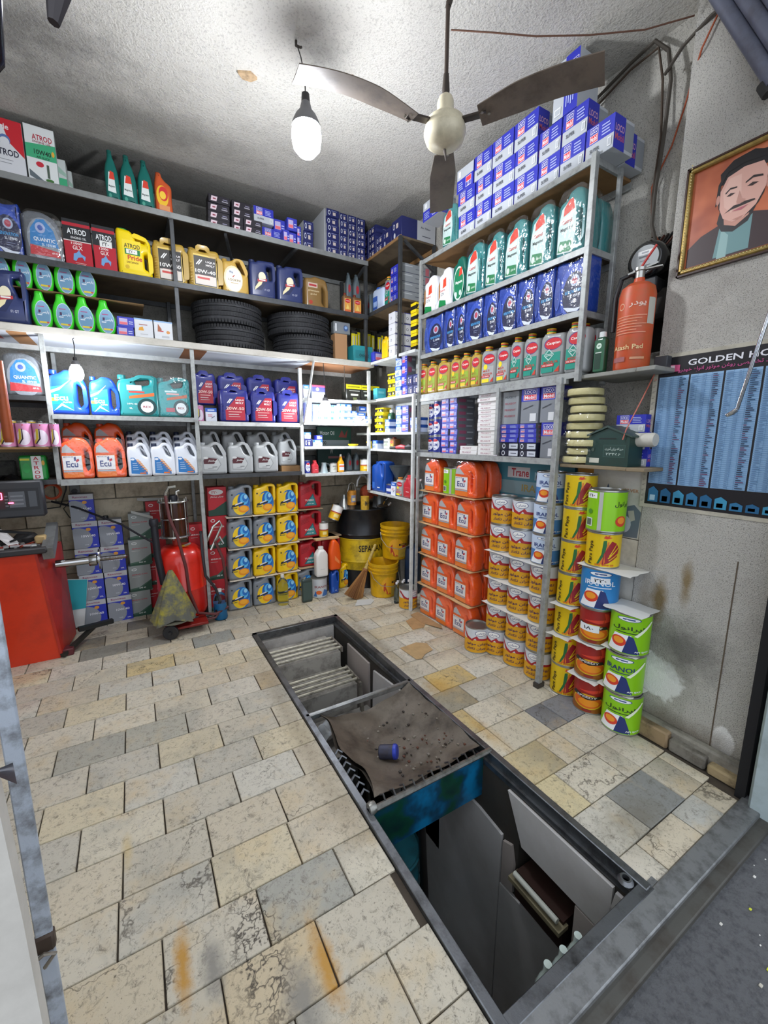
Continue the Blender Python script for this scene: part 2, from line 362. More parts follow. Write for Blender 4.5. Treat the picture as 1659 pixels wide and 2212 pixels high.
# ---------------------------------------------------------------- floor: slab with the pit cut out, stone tiles as pieces
P = dict(x0=.685, x1=1.385, y0=.545, y1=3.12)      # outer edge of pit frame
grout = M('4b4237', .9, dirt=.6, scale=20, dcol='2a2520')
b = MB()
b.box(-1.6, P['x0'], .5, YB, -.12, -.012, grout); b.box(P['x1'], XR+.3, .5, YB, -.12, -.012, grout)
b.box(P['x0'], P['x1'], P['y1'], YB, -.12, -.012, grout); floor = struct('floor', b)
def stone(nt, n, inp):
    L = nt.links.new; tc = n.new('ShaderNodeTexCoord'); oi = n.new('ShaderNodeObjectInfo')
    wc = n.new('ShaderNodeVectorMath'); wc.operation = 'ADD'; L(tc.outputs['Object'], wc.inputs[0]); sc = n.new('ShaderNodeVectorMath'); sc.operation = 'SCALE'; sc.inputs[3].default_value = 3.7
    L(oi.outputs['Location'], sc.inputs[0]); L(sc.outputs[0], wc.inputs[1])
    def noise(s, d=6, r=.65, dist=0):
        q = n.new('ShaderNodeTexNoise'); q.inputs['Scale'].default_value = s; q.inputs['Detail'].default_value = d; q.inputs['Roughness'].default_value = r; q.inputs['Distortion'].default_value = dist
        L(wc.outputs[0], q.inputs['Vector']); return q
    def mask(src, lo, hi, amt):
        q = n.new('ShaderNodeMapRange'); q.inputs[1].default_value = lo; q.inputs[2].default_value = hi; q.inputs[4].default_value = amt; L(src.outputs[0], q.inputs[0]); return q
    def mix(a, col, m):
        q = n.new('ShaderNodeMix'); q.data_type = 'RGBA'; L(m.outputs[0], q.inputs[0]); L(a, q.inputs[6])
        if isinstance(col, str): q.inputs[7].default_value = (*lin(col), 1)
        return q.outputs[2]
    c = oi.outputs['Color']
    c = mix(c, 'cdb07a', mask(noise(4.5, 4), .52, .74, .5))      # ochre clouding
    c = mix(c, '8f9088', mask(noise(3.1, 6, .6, 1.2), .5, .7, .45))      # grey clouding
    c = mix(c, '5b5448', mask(noise(34, 8, .85, .6), .52, .64, .72))      # worn dark speckle
    c = mix(c, '3b352c', mask(noise(90, 4, .8), .58, .68, .65))
    v = n.new('ShaderNodeTexVoronoi'); v.feature = 'DISTANCE_TO_EDGE'; v.inputs['Scale'].default_value = 2.4; dn = noise(7, 4)
    av = n.new('ShaderNodeVectorMath'); av.operation = 'MULTIPLY_ADD'; av.inputs[1].default_value = (.35, .35, .1); L(dn.outputs[1], av.inputs[0]); L(wc.outputs[0], av.inputs[2]); L(av.outputs[0], v.inputs['Vector'])
    mr = n.new('ShaderNodeMapRange'); mr.inputs[1].default_value = 0; mr.inputs[2].default_value = .012; mr.inputs[3].default_value = .8; mr.inputs[4].default_value = 0; L(v.outputs['Distance'], mr.inputs[0])
    gate = mask(noise(1.9, 2), .5, .62, 1); mu = n.new('ShaderNodeMath'); mu.operation = 'MULTIPLY'; L(mr.outputs[0], mu.inputs[0]); L(gate.outputs[0], mu.inputs[1])
    c = mix(c, '3a332a', mu)
    geo = n.new('ShaderNodeNewGeometry')
    c = add_spots(nt, n, c, geo.outputs['Position'], [((0, 1.12, 0), (.026, .12), 'b98a3a', .97), ((.357, .92, 0), (.034, .13), 'b98a3a', .97), ((.075, 1.07, 0), (.035, .09), '85827a', .9), ((.27, .86, 0), (.055, .13), '85827a', .9), ((-.14, 1.6, 0), (.02, .09), 'c9b077', .6), ((1.5, 1.85, 0), (.1, .1), 'b98f3c', .6), ((1.46, 1.4, 0), (.05, .2), 'b98f3c', .45), ((1.6, .72, 0), (.2, .1), '6b6350', .5), ((.45, 3.6, 0), (.9, .35), '6b6558', .5), ((1.45, 2.6, 0), (.07, .8), '6f6247', .5), ((.62, 1.95, 0), (.07, 1.0), '7a6c52', .4)], 'xy', 22)
    v2 = n.new('ShaderNodeTexVoronoi'); v2.feature = 'DISTANCE_TO_EDGE'; v2.inputs['Scale'].default_value = 16; L(av.outputs[0], v2.inputs['Vector'])
    m2 = n.new('ShaderNodeMapRange'); m2.inputs[2].default_value = .09; m2.inputs[3].default_value = 1; m2.inputs[4].default_value = 0; L(v2.outputs['Distance'], m2.inputs[0])
    d_ = n.new('ShaderNodeVectorMath'); d_.operation = 'SUBTRACT'; d_.inputs[1].default_value = (.2, 1.06, 0); L(geo.outputs['Position'], d_.inputs[0])
    e_ = n.new('ShaderNodeVectorMath'); e_.operation = 'MULTIPLY'; e_.inputs[1].default_value = (12, 4, 0); L(d_.outputs[0], e_.inputs[0]); f_ = n.new('ShaderNodeVectorMath'); f_.operation = 'LENGTH'; L(e_.outputs[0], f_.inputs[0])
    g_ = n.new('ShaderNodeMapRange'); g_.inputs[1].default_value = .6; g_.inputs[2].default_value = 1.1; g_.inputs[3].default_value = 1; g_.inputs[4].default_value = 0; L(f_.outputs['Value'], g_.inputs[0])
    h_ = n.new('ShaderNodeMath'); h_.operation = 'MULTIPLY'; L(m2.outputs[0], h_.inputs[0]); L(g_.outputs[0], h_.inputs[1]); c = mix(c, '3f382f', h_)
    L(c, inp['Base Color'])
    inp['Roughness'].default_value = .5; inp['Specular IOR Level'].default_value = .35
    bp = n.new('ShaderNodeBump'); bp.inputs['Strength'].default_value = .35; bp.inputs['Distance'].default_value = .006; L(noise(24, 8, .7).outputs[0], bp.inputs['Height']); L(bp.outputs[0], inp['Normal'])
stone_m = node_mat('floor_stone', stone)
unit = {}
def tile(x0, x1, y0, y1, hexc=None):
    g = .0024; W = round((x1-x0-2*g), 3); D = round((y1-y0-2*g), 3)
    if W < .02: return
    if (W, D) not in unit:
        m = MB(); j = lambda: random.uniform(-.0012, .0012)
        m.box(-W/2, W/2, -D/2, D/2, -.02, 0, stone_m, .0022); m.v = [(a+j(), b_+j(), c) for a, b_, c in m.v]; unit[W, D] = m.mesh('tile')
    o = ob('tile', unit[W, D], floor, ((x0+x1)/2, (y0+y1)/2, random.uniform(-.0015, .0005))); 
    c = hexc or random.choice(['d0c8b4', 'cdc4ae', 'cabfa8', 'd2cbba', 'c8c0ad', 'c3bba8', 'cfc3a6', 'cac5b6', 'bfb9a9'])
    k = random.uniform(.93, 1.03); o.color = (*(min(1, q*k) for q in lin(c)), 1)
TP, TL = .1886, .2815; y00 = .475
special = {(-.42, 3.40): '8c897e', (-.15, 3.42): '928c80', (-.3, 3.6): '8a8375', (.0, 3.4): 'c9a95e', (.28, 3.2): '9a9c94', (-.01, 3.03): 'cdb98a', (1.83, .77): '8b8c88', (1.95, 1.3): '84868a', (1.84, 1.3): '84868a', (1.45, 1.5): 'c4b080', (1.5, 1.9): 'ccb377', (1.47, 1.7): '999078',
           (.1, .9): 'c9b99a', (-.3, 1.2): 'c9bda4', (-.1, 3.8): '807a6e', (.15, 3.6): '8d8779', (1.9, .6): 'b7b5ab', (1.48, .9): 'd2c49c', (1.46, 1.1): 'cfc19a', (.35, 1.1): 'a9a79b', (-.33, 2.27): 'a8a597', (.0, 2.27): 'b3af9f', (.6, 2.45): 'b5a68c'}
def colour(x0, x1, y0, y1):
    for (a, b_), h in special.items():
        if x0 <= a < x1 and y0 <= b_ < y1: return h
for r_ in range(20):
    y0 = y00+TP*r_; y1 = min(y0+TP, YB)
    if y0 > YB-.03: break
    off = (.41 if r_ % 2 else .55)
    if r_ <= 3: off = [.52, .24, .37, .515][r_]
    if r_ == 4: off = .40
    lim = [(-.85, P['x0']-.008)] if y0+.01 < P['y1'] else [(-.85, XR)]
    for a, z_ in lim:
        x = off-TL*8
        while x < z_:
            u0, u1 = max(x, a), min(x+TL, z_)
            if u1 > u0+.03: tile(u0, u1, max(y0, .49), y1, colour(u0, u1, y0, y1))
            x += TL
    if y0+.01 < P['y1']:
        J = {0: [1.51, 1.77, 1.95], 1: [1.62, 1.895, 2.05], 2: [1.53, 1.80, 1.91], 3: [1.635, 1.77, 1.905], 4: [1.48, 1.77, 1.9]}.get(r_, [1.48, 1.77, 2.05] if r_ % 2 else [1.61, 1.89])
        e = [P['x1']+.008]+J+[2.12 if r_ < 5 else XR]
        if r_ == 0: e[-1] = 2.08
        for u0, u1 in zip(e, e[1:]): tile(u0, u1, max(y0, .545), y1, colour(u0, u1, y0, y1))
# skirting of broken stone along the right pier
b = MB()
for i, (y0, y1, x0, hh, c) in enumerate(((1.14, 1.30, 2.15, .07, '8d7b60'), (.86, 1.135, 2.14, .075, '957f60'), (.70, .855, 2.145, .055, '7e7a70'), (.565, .69, 2.14, .04, 'a3906c'))):
    ob('stone', MB().box(x0, 2.225 if y1 < 1.2 else 2.3, y0, y1, -.01, hh, M(c, .8, dirt=.8, scale=14, bump=.5), .008), None)
sk = [o for o in bpy.data.objects if o.name.startswith('stone')]
b = MB(); b.box(2.18, 2.226, .565, 1.14, -.01, .085, M('8f8b80', .9, dirt=.7, bump=.5), .01); bb = struct('baseboard_right', b)
for o in sk: o.parent = bb
# threshold channel and ground outside
steel = M('8a8c8c', .45, .6, dirt=.7, scale=16, bump=.15, dcol='2b2723')
b = MB(); b.box(-.3, .68, .40, .49, -.06, .004, steel, .004); b.box(.68, 2.14, .47, .545, -.06, .006, steel, .004); b.box(.68, 2.14, .43, .475, -.06, -.012, M('55544f', .6, .4, dirt=.7), .004)
b.box(1.385, 1.43, .545, .565, -.05, .003, steel); struct('trim_2', b)
asp = M('5e5f61', .9, dirt=.8, scale=45, bump=1., dcol='37373a')
b = MB(); b.box(-3, 7, -4, .43, -.2, -.035, asp); struct('floor_outside', b)
b = MB(); b.box(1.45, 1.9, .2, .33, -.036, -.033, M('97815b', .9, dirt=.8, scale=12)); 
lit = []
for i in range(26):
    x = random.uniform(1.35, 2.2); y = random.uniform(.22, .41); s_ = random.uniform(.002, .006)
    c = random.choice(['c9c6bd', 'b9b4a6', 'd8d6cf', 'c7cf3a' if i < 8 else '9a8f7a']); m = MB(); m.box(-s_, s_, -s_*.7, s_*.7, 0, s_*.8, M(c, .8), s_*.2); lit.append((m, x, y))
st = MB()
for m, x, y in lit: st.add([(a+x, b_+y, c_-.035) for a, b_, c_ in m.v], m.f, m.mats[0])
tag(ob('gravel', st), 'loose grit and leaf crumbs on the asphalt beyond the threshold', 'grit', kind='stuff')
# ---------------------------------------------------------------- inspection pit
ZP = -1.35
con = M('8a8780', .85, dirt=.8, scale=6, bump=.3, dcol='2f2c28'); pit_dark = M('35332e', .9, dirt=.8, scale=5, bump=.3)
b = MB()
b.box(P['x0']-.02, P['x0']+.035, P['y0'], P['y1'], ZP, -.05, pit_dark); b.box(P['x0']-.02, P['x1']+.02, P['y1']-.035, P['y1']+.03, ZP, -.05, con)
b.box(P['x0']-.02, P['x1']+.02, P['y0']-.05, P['y0']+.02, ZP, -.05, M('31443a', .7, dirt=.6)); b.box(P['x0']-.02, P['x1']+.02, P['y0']-.05, P['y1'], ZP-.1, ZP, M('6f6a64', .6, dirt=.7, scale=3))
# right wall built round the lamp niche
NX0, NX1, NZ0, NZ1 = .775, 1.06, -.54, -.30
xr = P['x1']-.035
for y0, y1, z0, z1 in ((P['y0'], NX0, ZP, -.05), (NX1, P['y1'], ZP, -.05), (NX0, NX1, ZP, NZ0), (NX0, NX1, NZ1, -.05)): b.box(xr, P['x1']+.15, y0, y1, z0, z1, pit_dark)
b.box(P['x1']+.12, P['x1']+.16, NX0, NX1, NZ0, NZ1, M('1d1613', .9)); pit = struct('pit_wall', b)
mar = [M('c9c7c4', .4, dirt=.45, scale=2.5, dcol='9c958d'), M('b3aaa3', .4, dirt=.5, scale=2.2, dcol='857a70')]
for i, pts in enumerate(([(1.13, -.07), (.64, -.07), (.64, -.16), (.68, -.285), (1.035, -.285), (1.05, -.25)], [(.77, -.295), (.60, -.295), (.585, -.9), (.77, -.9)], [(1.74, -.90), (1.72, -.31), (1.30, -.31), (1.15, -.33), (1.15, -1.35), (1.74, -1.35)], [(1.14, -.35), (1.09, -.33), (1.07, -.42), (1.07, -.57), (1.14, -.58)], [(1.145, -.59), (.78, -.56), (.78, -1.35), (1.145, -1.35)],
    [(1.98, -.12), (1.62, -.1), (1.60, -.85), (1.99, -.85)], [(2.38, -.12), (2.02, -.08), (2.02, -.9), (2.40, -.9)], [(2.8, -.1), (2.45, -.1), (2.43, -.95), (2.8, -.95)], [(.63, -.08), (.58, -.08), (.58, -.28), (.66, -.28)])):
    ob('marble_slab', MB().prism(pts, xr-.014, xr+.004, mar[i % 2], 'yz'), pit)
ob('marble_slab', MB().box(.73, 1.34, P['y1']-.05, P['y1']-.03, -.32, -.06, M('b3b0ab', .5, dirt=.6, scale=5)), pit)
ob('marble_slab', MB().box(.73, 1.34, P['y1']-.05, P['y1']-.03, -.8, -.34, mar[1]), pit)
# floor slabs lower down
for i, (y0, y1) in enumerate(((.58, .95), (.96, 1.33), (1.34, 1.9))): ob('marble_slab', MB().box(.80, 1.33, y0, y1, ZP, ZP+.02, mar[i % 2], .004), pit)
# steel frame of the pit
t = thing('pit_surround', 'grey steel angle frame around the inspection pit opening', 'frame')
fr = M('74777a', .38, .85, dirt=.75, scale=12, bump=.2, dcol='26211c')
for n_, (x0, x1, y0, y1) in {'rail': (P['x0'], P['x0']+.035, .545, 3.12)}.items(): pass
for x0, x1, y0, y1, z1 in ((.678, .712, .545, 3.125, .012), (1.358, 1.392, .545, 3.125, .012), (.678, 1.392, 3.085, 3.125, .012), (.678, 1.392, .535, .575, .008)):
    ob('rail', MB().box(x0, x1, y0, y1, -.05, z1, fr, .003), t)
for x0, x1 in ((.712, .724), (1.346, 1.358)): ob('flange', MB().box(x0, x1, .58, 3.08, -.06, -.035, fr), t)
ob('crossbar', MB().box(.69, 1.38, 1.965, 1.99, -.02, .012, M('9ea09e', .35, .8, dirt=.7, dcol='2b2520'), .004), t)
b = MB(); b.tube([(.70, 1.285, .008), (1.375, 1.285, .008)], .013, M('8b8b86', .35, .8, dirt=.7, scale=20, dcol='2b2520'), 8); ob('crossbar', b, t)
b = MB()
for i in range(11):
    x = .78+i*.05; b.tube([(x, 1.285, .02), (x+.004, 1.31, .03), (x, 1.33, .012)], .004, fr, 5)
for i in range(7):
    y = 1.38+i*.045; b.tube([(.715, y, .0), (.735, y+.01, .012), (.755, y, -.004)], .005, fr, 5)
ob('hook', b, t)
b = MB(); b.lathe([(.0, -.015), (.022, -.015), (.026, 0), (.022, .015), (0, .015)], 12, M('9a9a94', .4, .8, dirt=.6), (.715, 1.285, .02), 'x'); ob('roller', b, t)
# blue painted panel hanging under the front bar of the tray
b = MB()
def bluepanel(nt, n, inp):
    L = nt.links.new; tc = n.new('ShaderNodeTexCoord'); q = n.new('ShaderNodeTexNoise'); q.inputs['Scale'].default_value = 4.5; q.inputs['Detail'].default_value = 4; L(tc.outputs['Object'], q.inputs['Vector'])
    r = n.new('ShaderNodeValToRGB'); e = r.color_ramp.elements; e[0].position = .38; e[0].color = (*lin('06282a'), 1); e[1].position = .62; e[1].color = (*lin('0a6e9c'), 1)
    k = r.color_ramp.elements.new(.47); k.color = (*lin('0b3f2e'), 1); k = r.color_ramp.elements.new(.53); k.color = (*lin('0c3a55'), 1); L(q.outputs[0], r.inputs[0]); L(r.outputs[0], inp['Base Color']); inp['Roughness'].default_value = .35
b.box(.72, 1.35, 1.30, 1.315, -.24, -.01, node_mat('blue_green_panel', bluepanel)); ob('blue_panel', b, t)
# sagging drain tray of sheet with caked oil
def trayz(u, v):
    return -.005-.12*(max(0, math.sin(math.pi*min(1, max(0, u))))**.8)*(max(0, math.sin(math.pi*min(1, v)*.83))**.7)+.006*math.sin(17*u+9*v)+.004*math.sin(31*v-5*u)
b = MB(); b.grid(26, 26, lambda u, v: (.755+.60*u+.02*math.sin(9*v)*(1-u)+.03*(1-u)*(1-v)**.5*math.sin(3*v), 1.335+.625*v-.03*math.sin(math.pi*u)*(1-v)*.5, trayz(u, v)+.012), M('6a6155', .55, .25, dirt=.85, scale=7, bump=.5, dcol='2c241b'))
b.grid(26, 26, lambda u, v: (.755+.60*(1-u)+.02*math.sin(9*v)*u, 1.335+.625*v-.03*math.sin(math.pi*u)*(1-v)*.5, trayz(1-u, v)+.009), M('3a342c', .7, .2, dirt=.6))
ty = thing('drain_tray', 'dirty sagging metal sheet slung across the pit', 'tray', me=b)
b = MB()
for i in range(90):
    u, v = random.uniform(.3, .95), random.uniform(.1, .85); s_ = random.uniform(.002, .006); x = .755+.6*u; y = 1.335+.625*v
    b.box(x-s_, x+s_, y-s_, y+s_, trayz(u, v)+.012, trayz(u, v)+.012+s_, random.choice(['6e6a60', '2b241d', '7a7468', '5d3524']))
tag(ob('debris', b), 'crumbs of grit and shavings scattered over the drain tray', 'grit', kind='stuff')
# filter lying on the tray
t = thing('oil_filter', 'small dirty blue oil filter lying on the sagging tray', 'filter', (.985, 1.60, -.062), 0)
t.rotation_euler = (math.radians(80), 0, math.radians(48))
ob('filter_body', MB().lathe([(.001, -.045), (.028, -.045), (.034, -.040), (.035, .03)], 20, M('3d3f52', .5, .3, dirt=.8, scale=30)), t)
ob('cap', MB().lathe([(.036, .030), (.037, .034), (.035, .045), (.03, .049), (.001, .049)], 20, M('2b3fae', .4, .1, dirt=.4, scale=30)), t, label='bright blue filter end')
# stairs down into the pit
t = thing('pit_stairs', 'pale steel bar steps leading down into the pit', 'stairs')
for (y, z) in ((2.95, -.10), (2.67, -.22)):
    ob('riser_block', MB().box(.72, 1.26, y-.19, 3.08, z-.16 if z > -.2 else ZP, z-.03, M('a39f96', .8, dirt=.9, scale=9, bump=.3, dcol='3f3a34')), t)
    for k in range(4):
        b = MB(); b.tube([(.72, y-.058*k, z), (1.27, y-.058*k, z)], .0105, M('b7b2a0', .45, .5, dirt=.7, scale=18), 8); ob('tread_bar', b, t)
    for x in (.725, 1.27):
        b = MB(); b.box(x-.006, x+.006, y-.20, y+.02, z-.03, z+.01, M('9a958a', .45, .6, dirt=.7)); ob('bracket', b, t)
b = MB(); b.bar((1.272, 2.46, -.23), (1.272, 2.30, -1.34), .02, .03, M('9a958a', .45, .6, dirt=.7)); ob('stringer', b, t)
# things inside the pit
t = thing('rag', 'grey rag beside a blue can at the foot of the stairs', 'rag', (.90, 2.27, -.385))
b = MB(); b.grid(12, 10, lambda u, v: (-.09+.2*u, -.07+.13*v, .04*math.sin(7*u+2)*math.cos(6*v)+.05*(1-abs(2*u-1))), M('a3a7a8', .8, dirt=.5, scale=20)); ob('cloth', b, t)
struct('trim_3', MB().box(.73, 1.34, 2.1, 2.47, -.47, -.44, con))
t = thing('oil_can', 'dark blue can lying below the pit stairs', 'can', (1.06, 2.31, -.39)); t.rotation_euler = (math.radians(75), 0, .6)
ob('can_body', MB().lathe([(.001, -.06), (.042, -.06), (.045, -.055), (.045, .055), (.042, .06), (.001, .06)], 18, M('1f3f7d', .45, .2, dirt=.5)), t)
# drum under the floor at the near end
t = thing('steel_drum', 'turquoise steel drum standing down in the inspection pit', 'drum', (.93, 1.50, ZP))
pr = [(.001, 0), (.15, 0), (.158, .01)]
for k in range(9): pr += [(.155, .05+k*.085), (.161, .075+k*.085), (.155, .10+k*.085)]
pr += [(.155, .84), (.16, .85), (.155, .86), (.148, .85), (.001, .845)]
ob('drum_body', MB().lathe(pr, 28, M('2c7f8e', .4, .2, dirt=.5, scale=6)), t)
t = thing('pit_pipe', 'dark vertical pipe standing beside the turquoise drum', 'pipe', me=MB().tube([(1.10, 1.36, ZP), (1.02, 1.36, -.2)], .018, M('1f1d1c', .6, .3), 10))
t = thing('lamp_box', 'rusty metal lamp box set in the pit wall niche', 'lamp', (xr+.03, .92, -.43))
ob('housing', MB().box(-.06, .05, -.12, .12, -.11, .03, M('3b231c', .7, .3, dirt=.7)), t); ob('tube', MB().lathe([(.001, -.11), (.012, -.11), (.012, .11), (.001, .11)], 10, 'c9ccc0', (-.085, 0, .04), 'y'), t)
ob('bracket', MB().box(-.10, -.04, -.13, .13, -.005, .015, M('8d8467', .7, dirt=.6)), t)
for i in range(3):      # bottles at the near end
    t = thing('glass_bottle', f"clear plastic bottle by the pit edge, {['nearest','middle','farthest'][i]} of three".replace('  ', ' '), 'bottle', (.935+i*.072, .602, -.17), 0, 'bottles in the pit')
    ob('bottle_body', MB().lathe([(.001, -.12), (.028, -.12), (.032, -.1), (.032, .04), (.02, .08), (.012, .10), (.012, .13), (.001, .13)], 16, M('c3d2ca', .12, coat=1)), t)
struct('trim_4', MB().box(.73, 1.34, .575, .66, -.45, -.42, M('1d5a44', .5, dirt=.5)))
# small bits on the pit frame
b = MB(); b.lathe([(.018, 0), (.026, .004), (.018, .016), (.012, .016), (.012, 0)], 14, fr, (1.33, .60, .006), 'z'); tag(ob('ring_bolt', b), 'small steel ring bolt on the near pit edge', 'bolt')
# ================================================================ KINDS OF GOODS
def front(w, d): return lambda a, b, o: (a-w/2, -d/2-o, b)
def sideR(w, d): return lambda a, b, o: (w/2+o, a-d/2, b)
def sideL(w, d): return lambda a, b, o: (-w/2-o, d/2-a, b)
def wrap(w, r): return lambda a, b, o: ((r+o)*math.sin((a-w/2)/r), -(r+o)*math.cos((a-w/2)/r), b)
def jug(key, w, h, d, hexc, out, holes, cap, art, name='oil_jug', wrapit=False, rough=.33, ribs=None, extra=None, cat='jug', mat=None):
    sc = lambda pts: [(p[0]*w-w/2, p[1]*h, *p[2:]) for p in pts]
    bm = mat or M(hexc, rough, coat=.15)
    parts = [('body', MB().body(fillet(sc(out), .022), [fillet(sc(q), .012) for q in holes], d, min(.022, d*.3), bm), None)]
    cx, cz, cw, ch, cc = cap
    parts.append(('cap', MB().lathe([(.001, 0), (cw*w, 0), (cw*w, ch*h*.9), (cw*w*.9, ch*h), (.001, ch*h)], 14, M(cc, .35), (cx*w-w/2, 0, cz*h)), None))
    if art: parts.append(('label', MB().art(art, w, h, front(w, d)), None))
    if ribs:
        x0, x1, z0, z1, n = ribs; b = MB()
        for k in range(n):
            z = (z0+(z1-z0)*k/n)*h; b.box(x0*w-w/2, x1*w-w/2, -d/2-.003, -d/2+.01, z, z+.006, bm, .002)
        parts.append(('grip_ribs', b, None))
    if extra: extra(parts)
    if wrapit:
        xs = [p[0] for p in sc(out)]; parts.append(('wrap_film', MB().body(fillet([(-w/2-.002, .001), (w/2+.002, .001), (w/2+.002, h*.93), (w*.3, h*1.02), (-w*.35, h*1.02), (-w/2-.002, h*.9)], .02), [], d+.008, .012, film(), 1), None))
    kind(key, name, cat, w, h, d, parts)
slant = [(0, 0), (1, 0), (1, .52), (.93, .66), (.74, .96), (.52, .98), (.34, .86), (.05, .86), (0, .7)]
slanth = [[(.52, .86), (.70, .87), (.86, .62), (.84, .55), (.66, .62)]]
for k, body_, l1, txt in (('silver', 'a9acac', '5a1f26', 1), ('white', 'e3e8f0', '2a7fc4', 0)):
    if txt: art = [('p', [(.14, .14), (.62, .12), (.78, .30), (.66, .50), (.22, .54), (.12, .40)], '8d9090'), ('p', [(.16, .16), (.60, .14), (.75, .30), (.64, .48), (.24, .52), (.15, .40)], 'b9bcbb'),
                   ('p', [(.16, .32), (.52, .32), (.64, .47), (.24, .52), (.15, .42)], '4e1d24'), ('e', .24, .50, .09, .035, 'c8cac8'), ('t', 'پیشتاز', .46, .41, .3, .07, 'e8e8e4'), ('r', .45, .22, .62, .235, '3c3c3e'), ('r', .3, .18, .5, .19, '77797a')]
    else: art = [('p', [(.12, .10), (.80, .06), (.80, .12), (.28, .55), (.14, .55)], '2878bd'), ('p', [(.34, .50), (.80, .12), (.80, .20), (.46, .50)], 'e9c0a0'), ('e', .22, .50, .08, .03, 'e9eef5')]+[('r', .36+.06*i, .42-.055*i, .56+.05*i, .435-.055*i, 'd9822f') for i in range(6)]+[('r', .2, .2+.06*i, .44-.02*i, .215+.06*i, 'bfd8ef') for i in range(4)]+[('r', .48, .085, .74, .12, 'e0762a')]
    jug(k+'_jug', .19, .28, .12, body_, slant, slanth, (.17, .85, .115, .10, '8f9292' if txt else '1c2740'), art)
blob = [(0, 0), (1, 0), (1, .94), (.9, .99), (.55, 1.0), (.38, .90), (.06, .86), (0, .7)]
blobh = [[(.70, .90), (.88, .90), (.88, .50), (.78, .60)]]
swirl = [('e', .55, .40, .35, .37, '2a73b8'), ('e', .50, .38, .33, .33, 'f0c81a'), ('e', .62, .48, .24, .27, '1b62b5'), ('e', .66, .55, .17, .18, '58b6e8'), ('e', .70, .58, .12, .12, '1f6fc2'), ('e', .72, .62, .07, .07, '9bd6f3'), ('p', [(.12, .30), (.62, .38), (.66, .45), (.16, .38)], '22262e'), ('p', [(.26, .36), (.58, .43), (.56, .47), (.30, .41)], 'd9dadb'),
         ('e', .62, .24, .22, .115, 'e8901a'), ('e', .62, .255, .16, .075, 'f3ab2c'), ('r', .12, .26, .36, .29, '22262e'), ('e', .17, .70, .035, .025, '2a2d33'), ('t', '20W-50', .27, .275, .2, .022, 'e9d24a')]
jug('grey_swirl', .20, .27, .13, '7d8388', blob, blobh, (.2, .86, .12, .09, '6c7277'), swirl)
jug('yellow_swirl', .20, .27, .13, 'f0c40c', blob, blobh, (.2, .86, .12, .09, 'e3b50a'), swirl)
jug('red_jug', .20, .27, .13, 'b3202c', [(0, 0), (1, 0), (1, .97), (.62, 1.0), (.5, .9), (.05, .88), (0, .7)], [[(.62, .88), (.9, .9), (.9, .45), (.75, .5), (.74, .68), (.6, .74)]], (.2, .87, .12, .08, '7d1a22'),
    [('p', [(.2, .10), (.8, .10), (.62, .55)], '1f5a63'), ('p', [(.26, .12), (.75, .12), (.61, .48)], '3b8a8c'), ('t', 'TURBO', .45, .31, .42, .07, 'f1d9d4'), ('t', '15W-40', .5, .18, .3, .04, 'dfe8e6')]+[('p', [(.08, .5+.05*i), (.45, .62+.05*i), (.45, .635+.05*i), (.08, .515+.05*i)], '8d1a24') for i in range(4)])
ecu_art = lambda org: [('p', [(.05, .04), (.66, .04), (.66, .60), (.05, .60)], org), ('p', [(.05, .62), (.5, .62), (.2, .83), (.08, .76)], 'b5b6b8'), ('r', .05, .58, .64, .63, 'e4571c'), ('r', .05, .22, .64, .56, 'ecebea'), ('r', .05, .17, .64, .21, 'a8adb8'), ('t', 'Ecu', .33, .36, .36, .15, '2c3b7d'), ('p', [(.40, .44), (.46, .44), (.46, .54), (.40, .52)], '2c3b7d'), ('p', [(.46, .40), (.56, .44), (.54, .49), (.46, .46)], 'c22b3b'), ('t', 'MOTOR OIL', .24, .535, .3, .025, '5a5f7e')]
roundt = [(0, 0), (1, 0), (1, .70, .05), (.80, .97, .05), (.45, 1.0), (.32, .92), (.05, .86), (0, .7)]
jug('ecu_jug', .20, .265, .11, 'fb5f24', roundt, [[(.74, .70), (.88, .60), (.90, .26), (.78, .16), (.72, .30)]], (.2, .88, .12, .09, 'd94a1c'), ecu_art('f07a1e'), rough=.25)
jug('ecu_wrapped', .20, .265, .11, 'fb5f24', roundt, [[(.74, .70), (.88, .60), (.90, .26), (.78, .16), (.72, .30)]], (.2, .88, .12, .09, 'd94a1c'), ecu_art('f07a1e'), wrapit=True, rough=.25)
jug('ecu_blue', .20, .265, .11, '1f4fd0', roundt, [[(.74, .70), (.88, .60), (.90, .26), (.78, .16), (.72, .30)]], (.14, .90, .1, .09, '1c44c0'),
    [('p', [(.04, .1), (.62, .1), (.62, .68), (.04, .6)], '1e7fd8'), ('p', [(.04, .22), (.62, .28), (.62, .50), (.04, .42)], '17b5bd'), ('p', [(.04, .52), (.3, .60), (.6, .78), (.3, .55), (.04, .46)], 'e3edf8'), ('p', [(.1, .08), (.32, .26), (.62, .10), (.32, .2)], 'e3edf8'), ('r', .03, .30, .22, .37, 'e9a43a'), ('t', 'Ecu', .32, .38, .34, .13, 'f1f5ff'), ('t', 'SUPER', .47, .28, .24, .03, 'ffd97a')], rough=.25)
lmo = [(0, 0), (1, 0), (1, .82), (.93, .97), (.62, .95), (.58, 1.0), (.3, 1.0), (.25, .93), (.06, .95), (0, .82)]
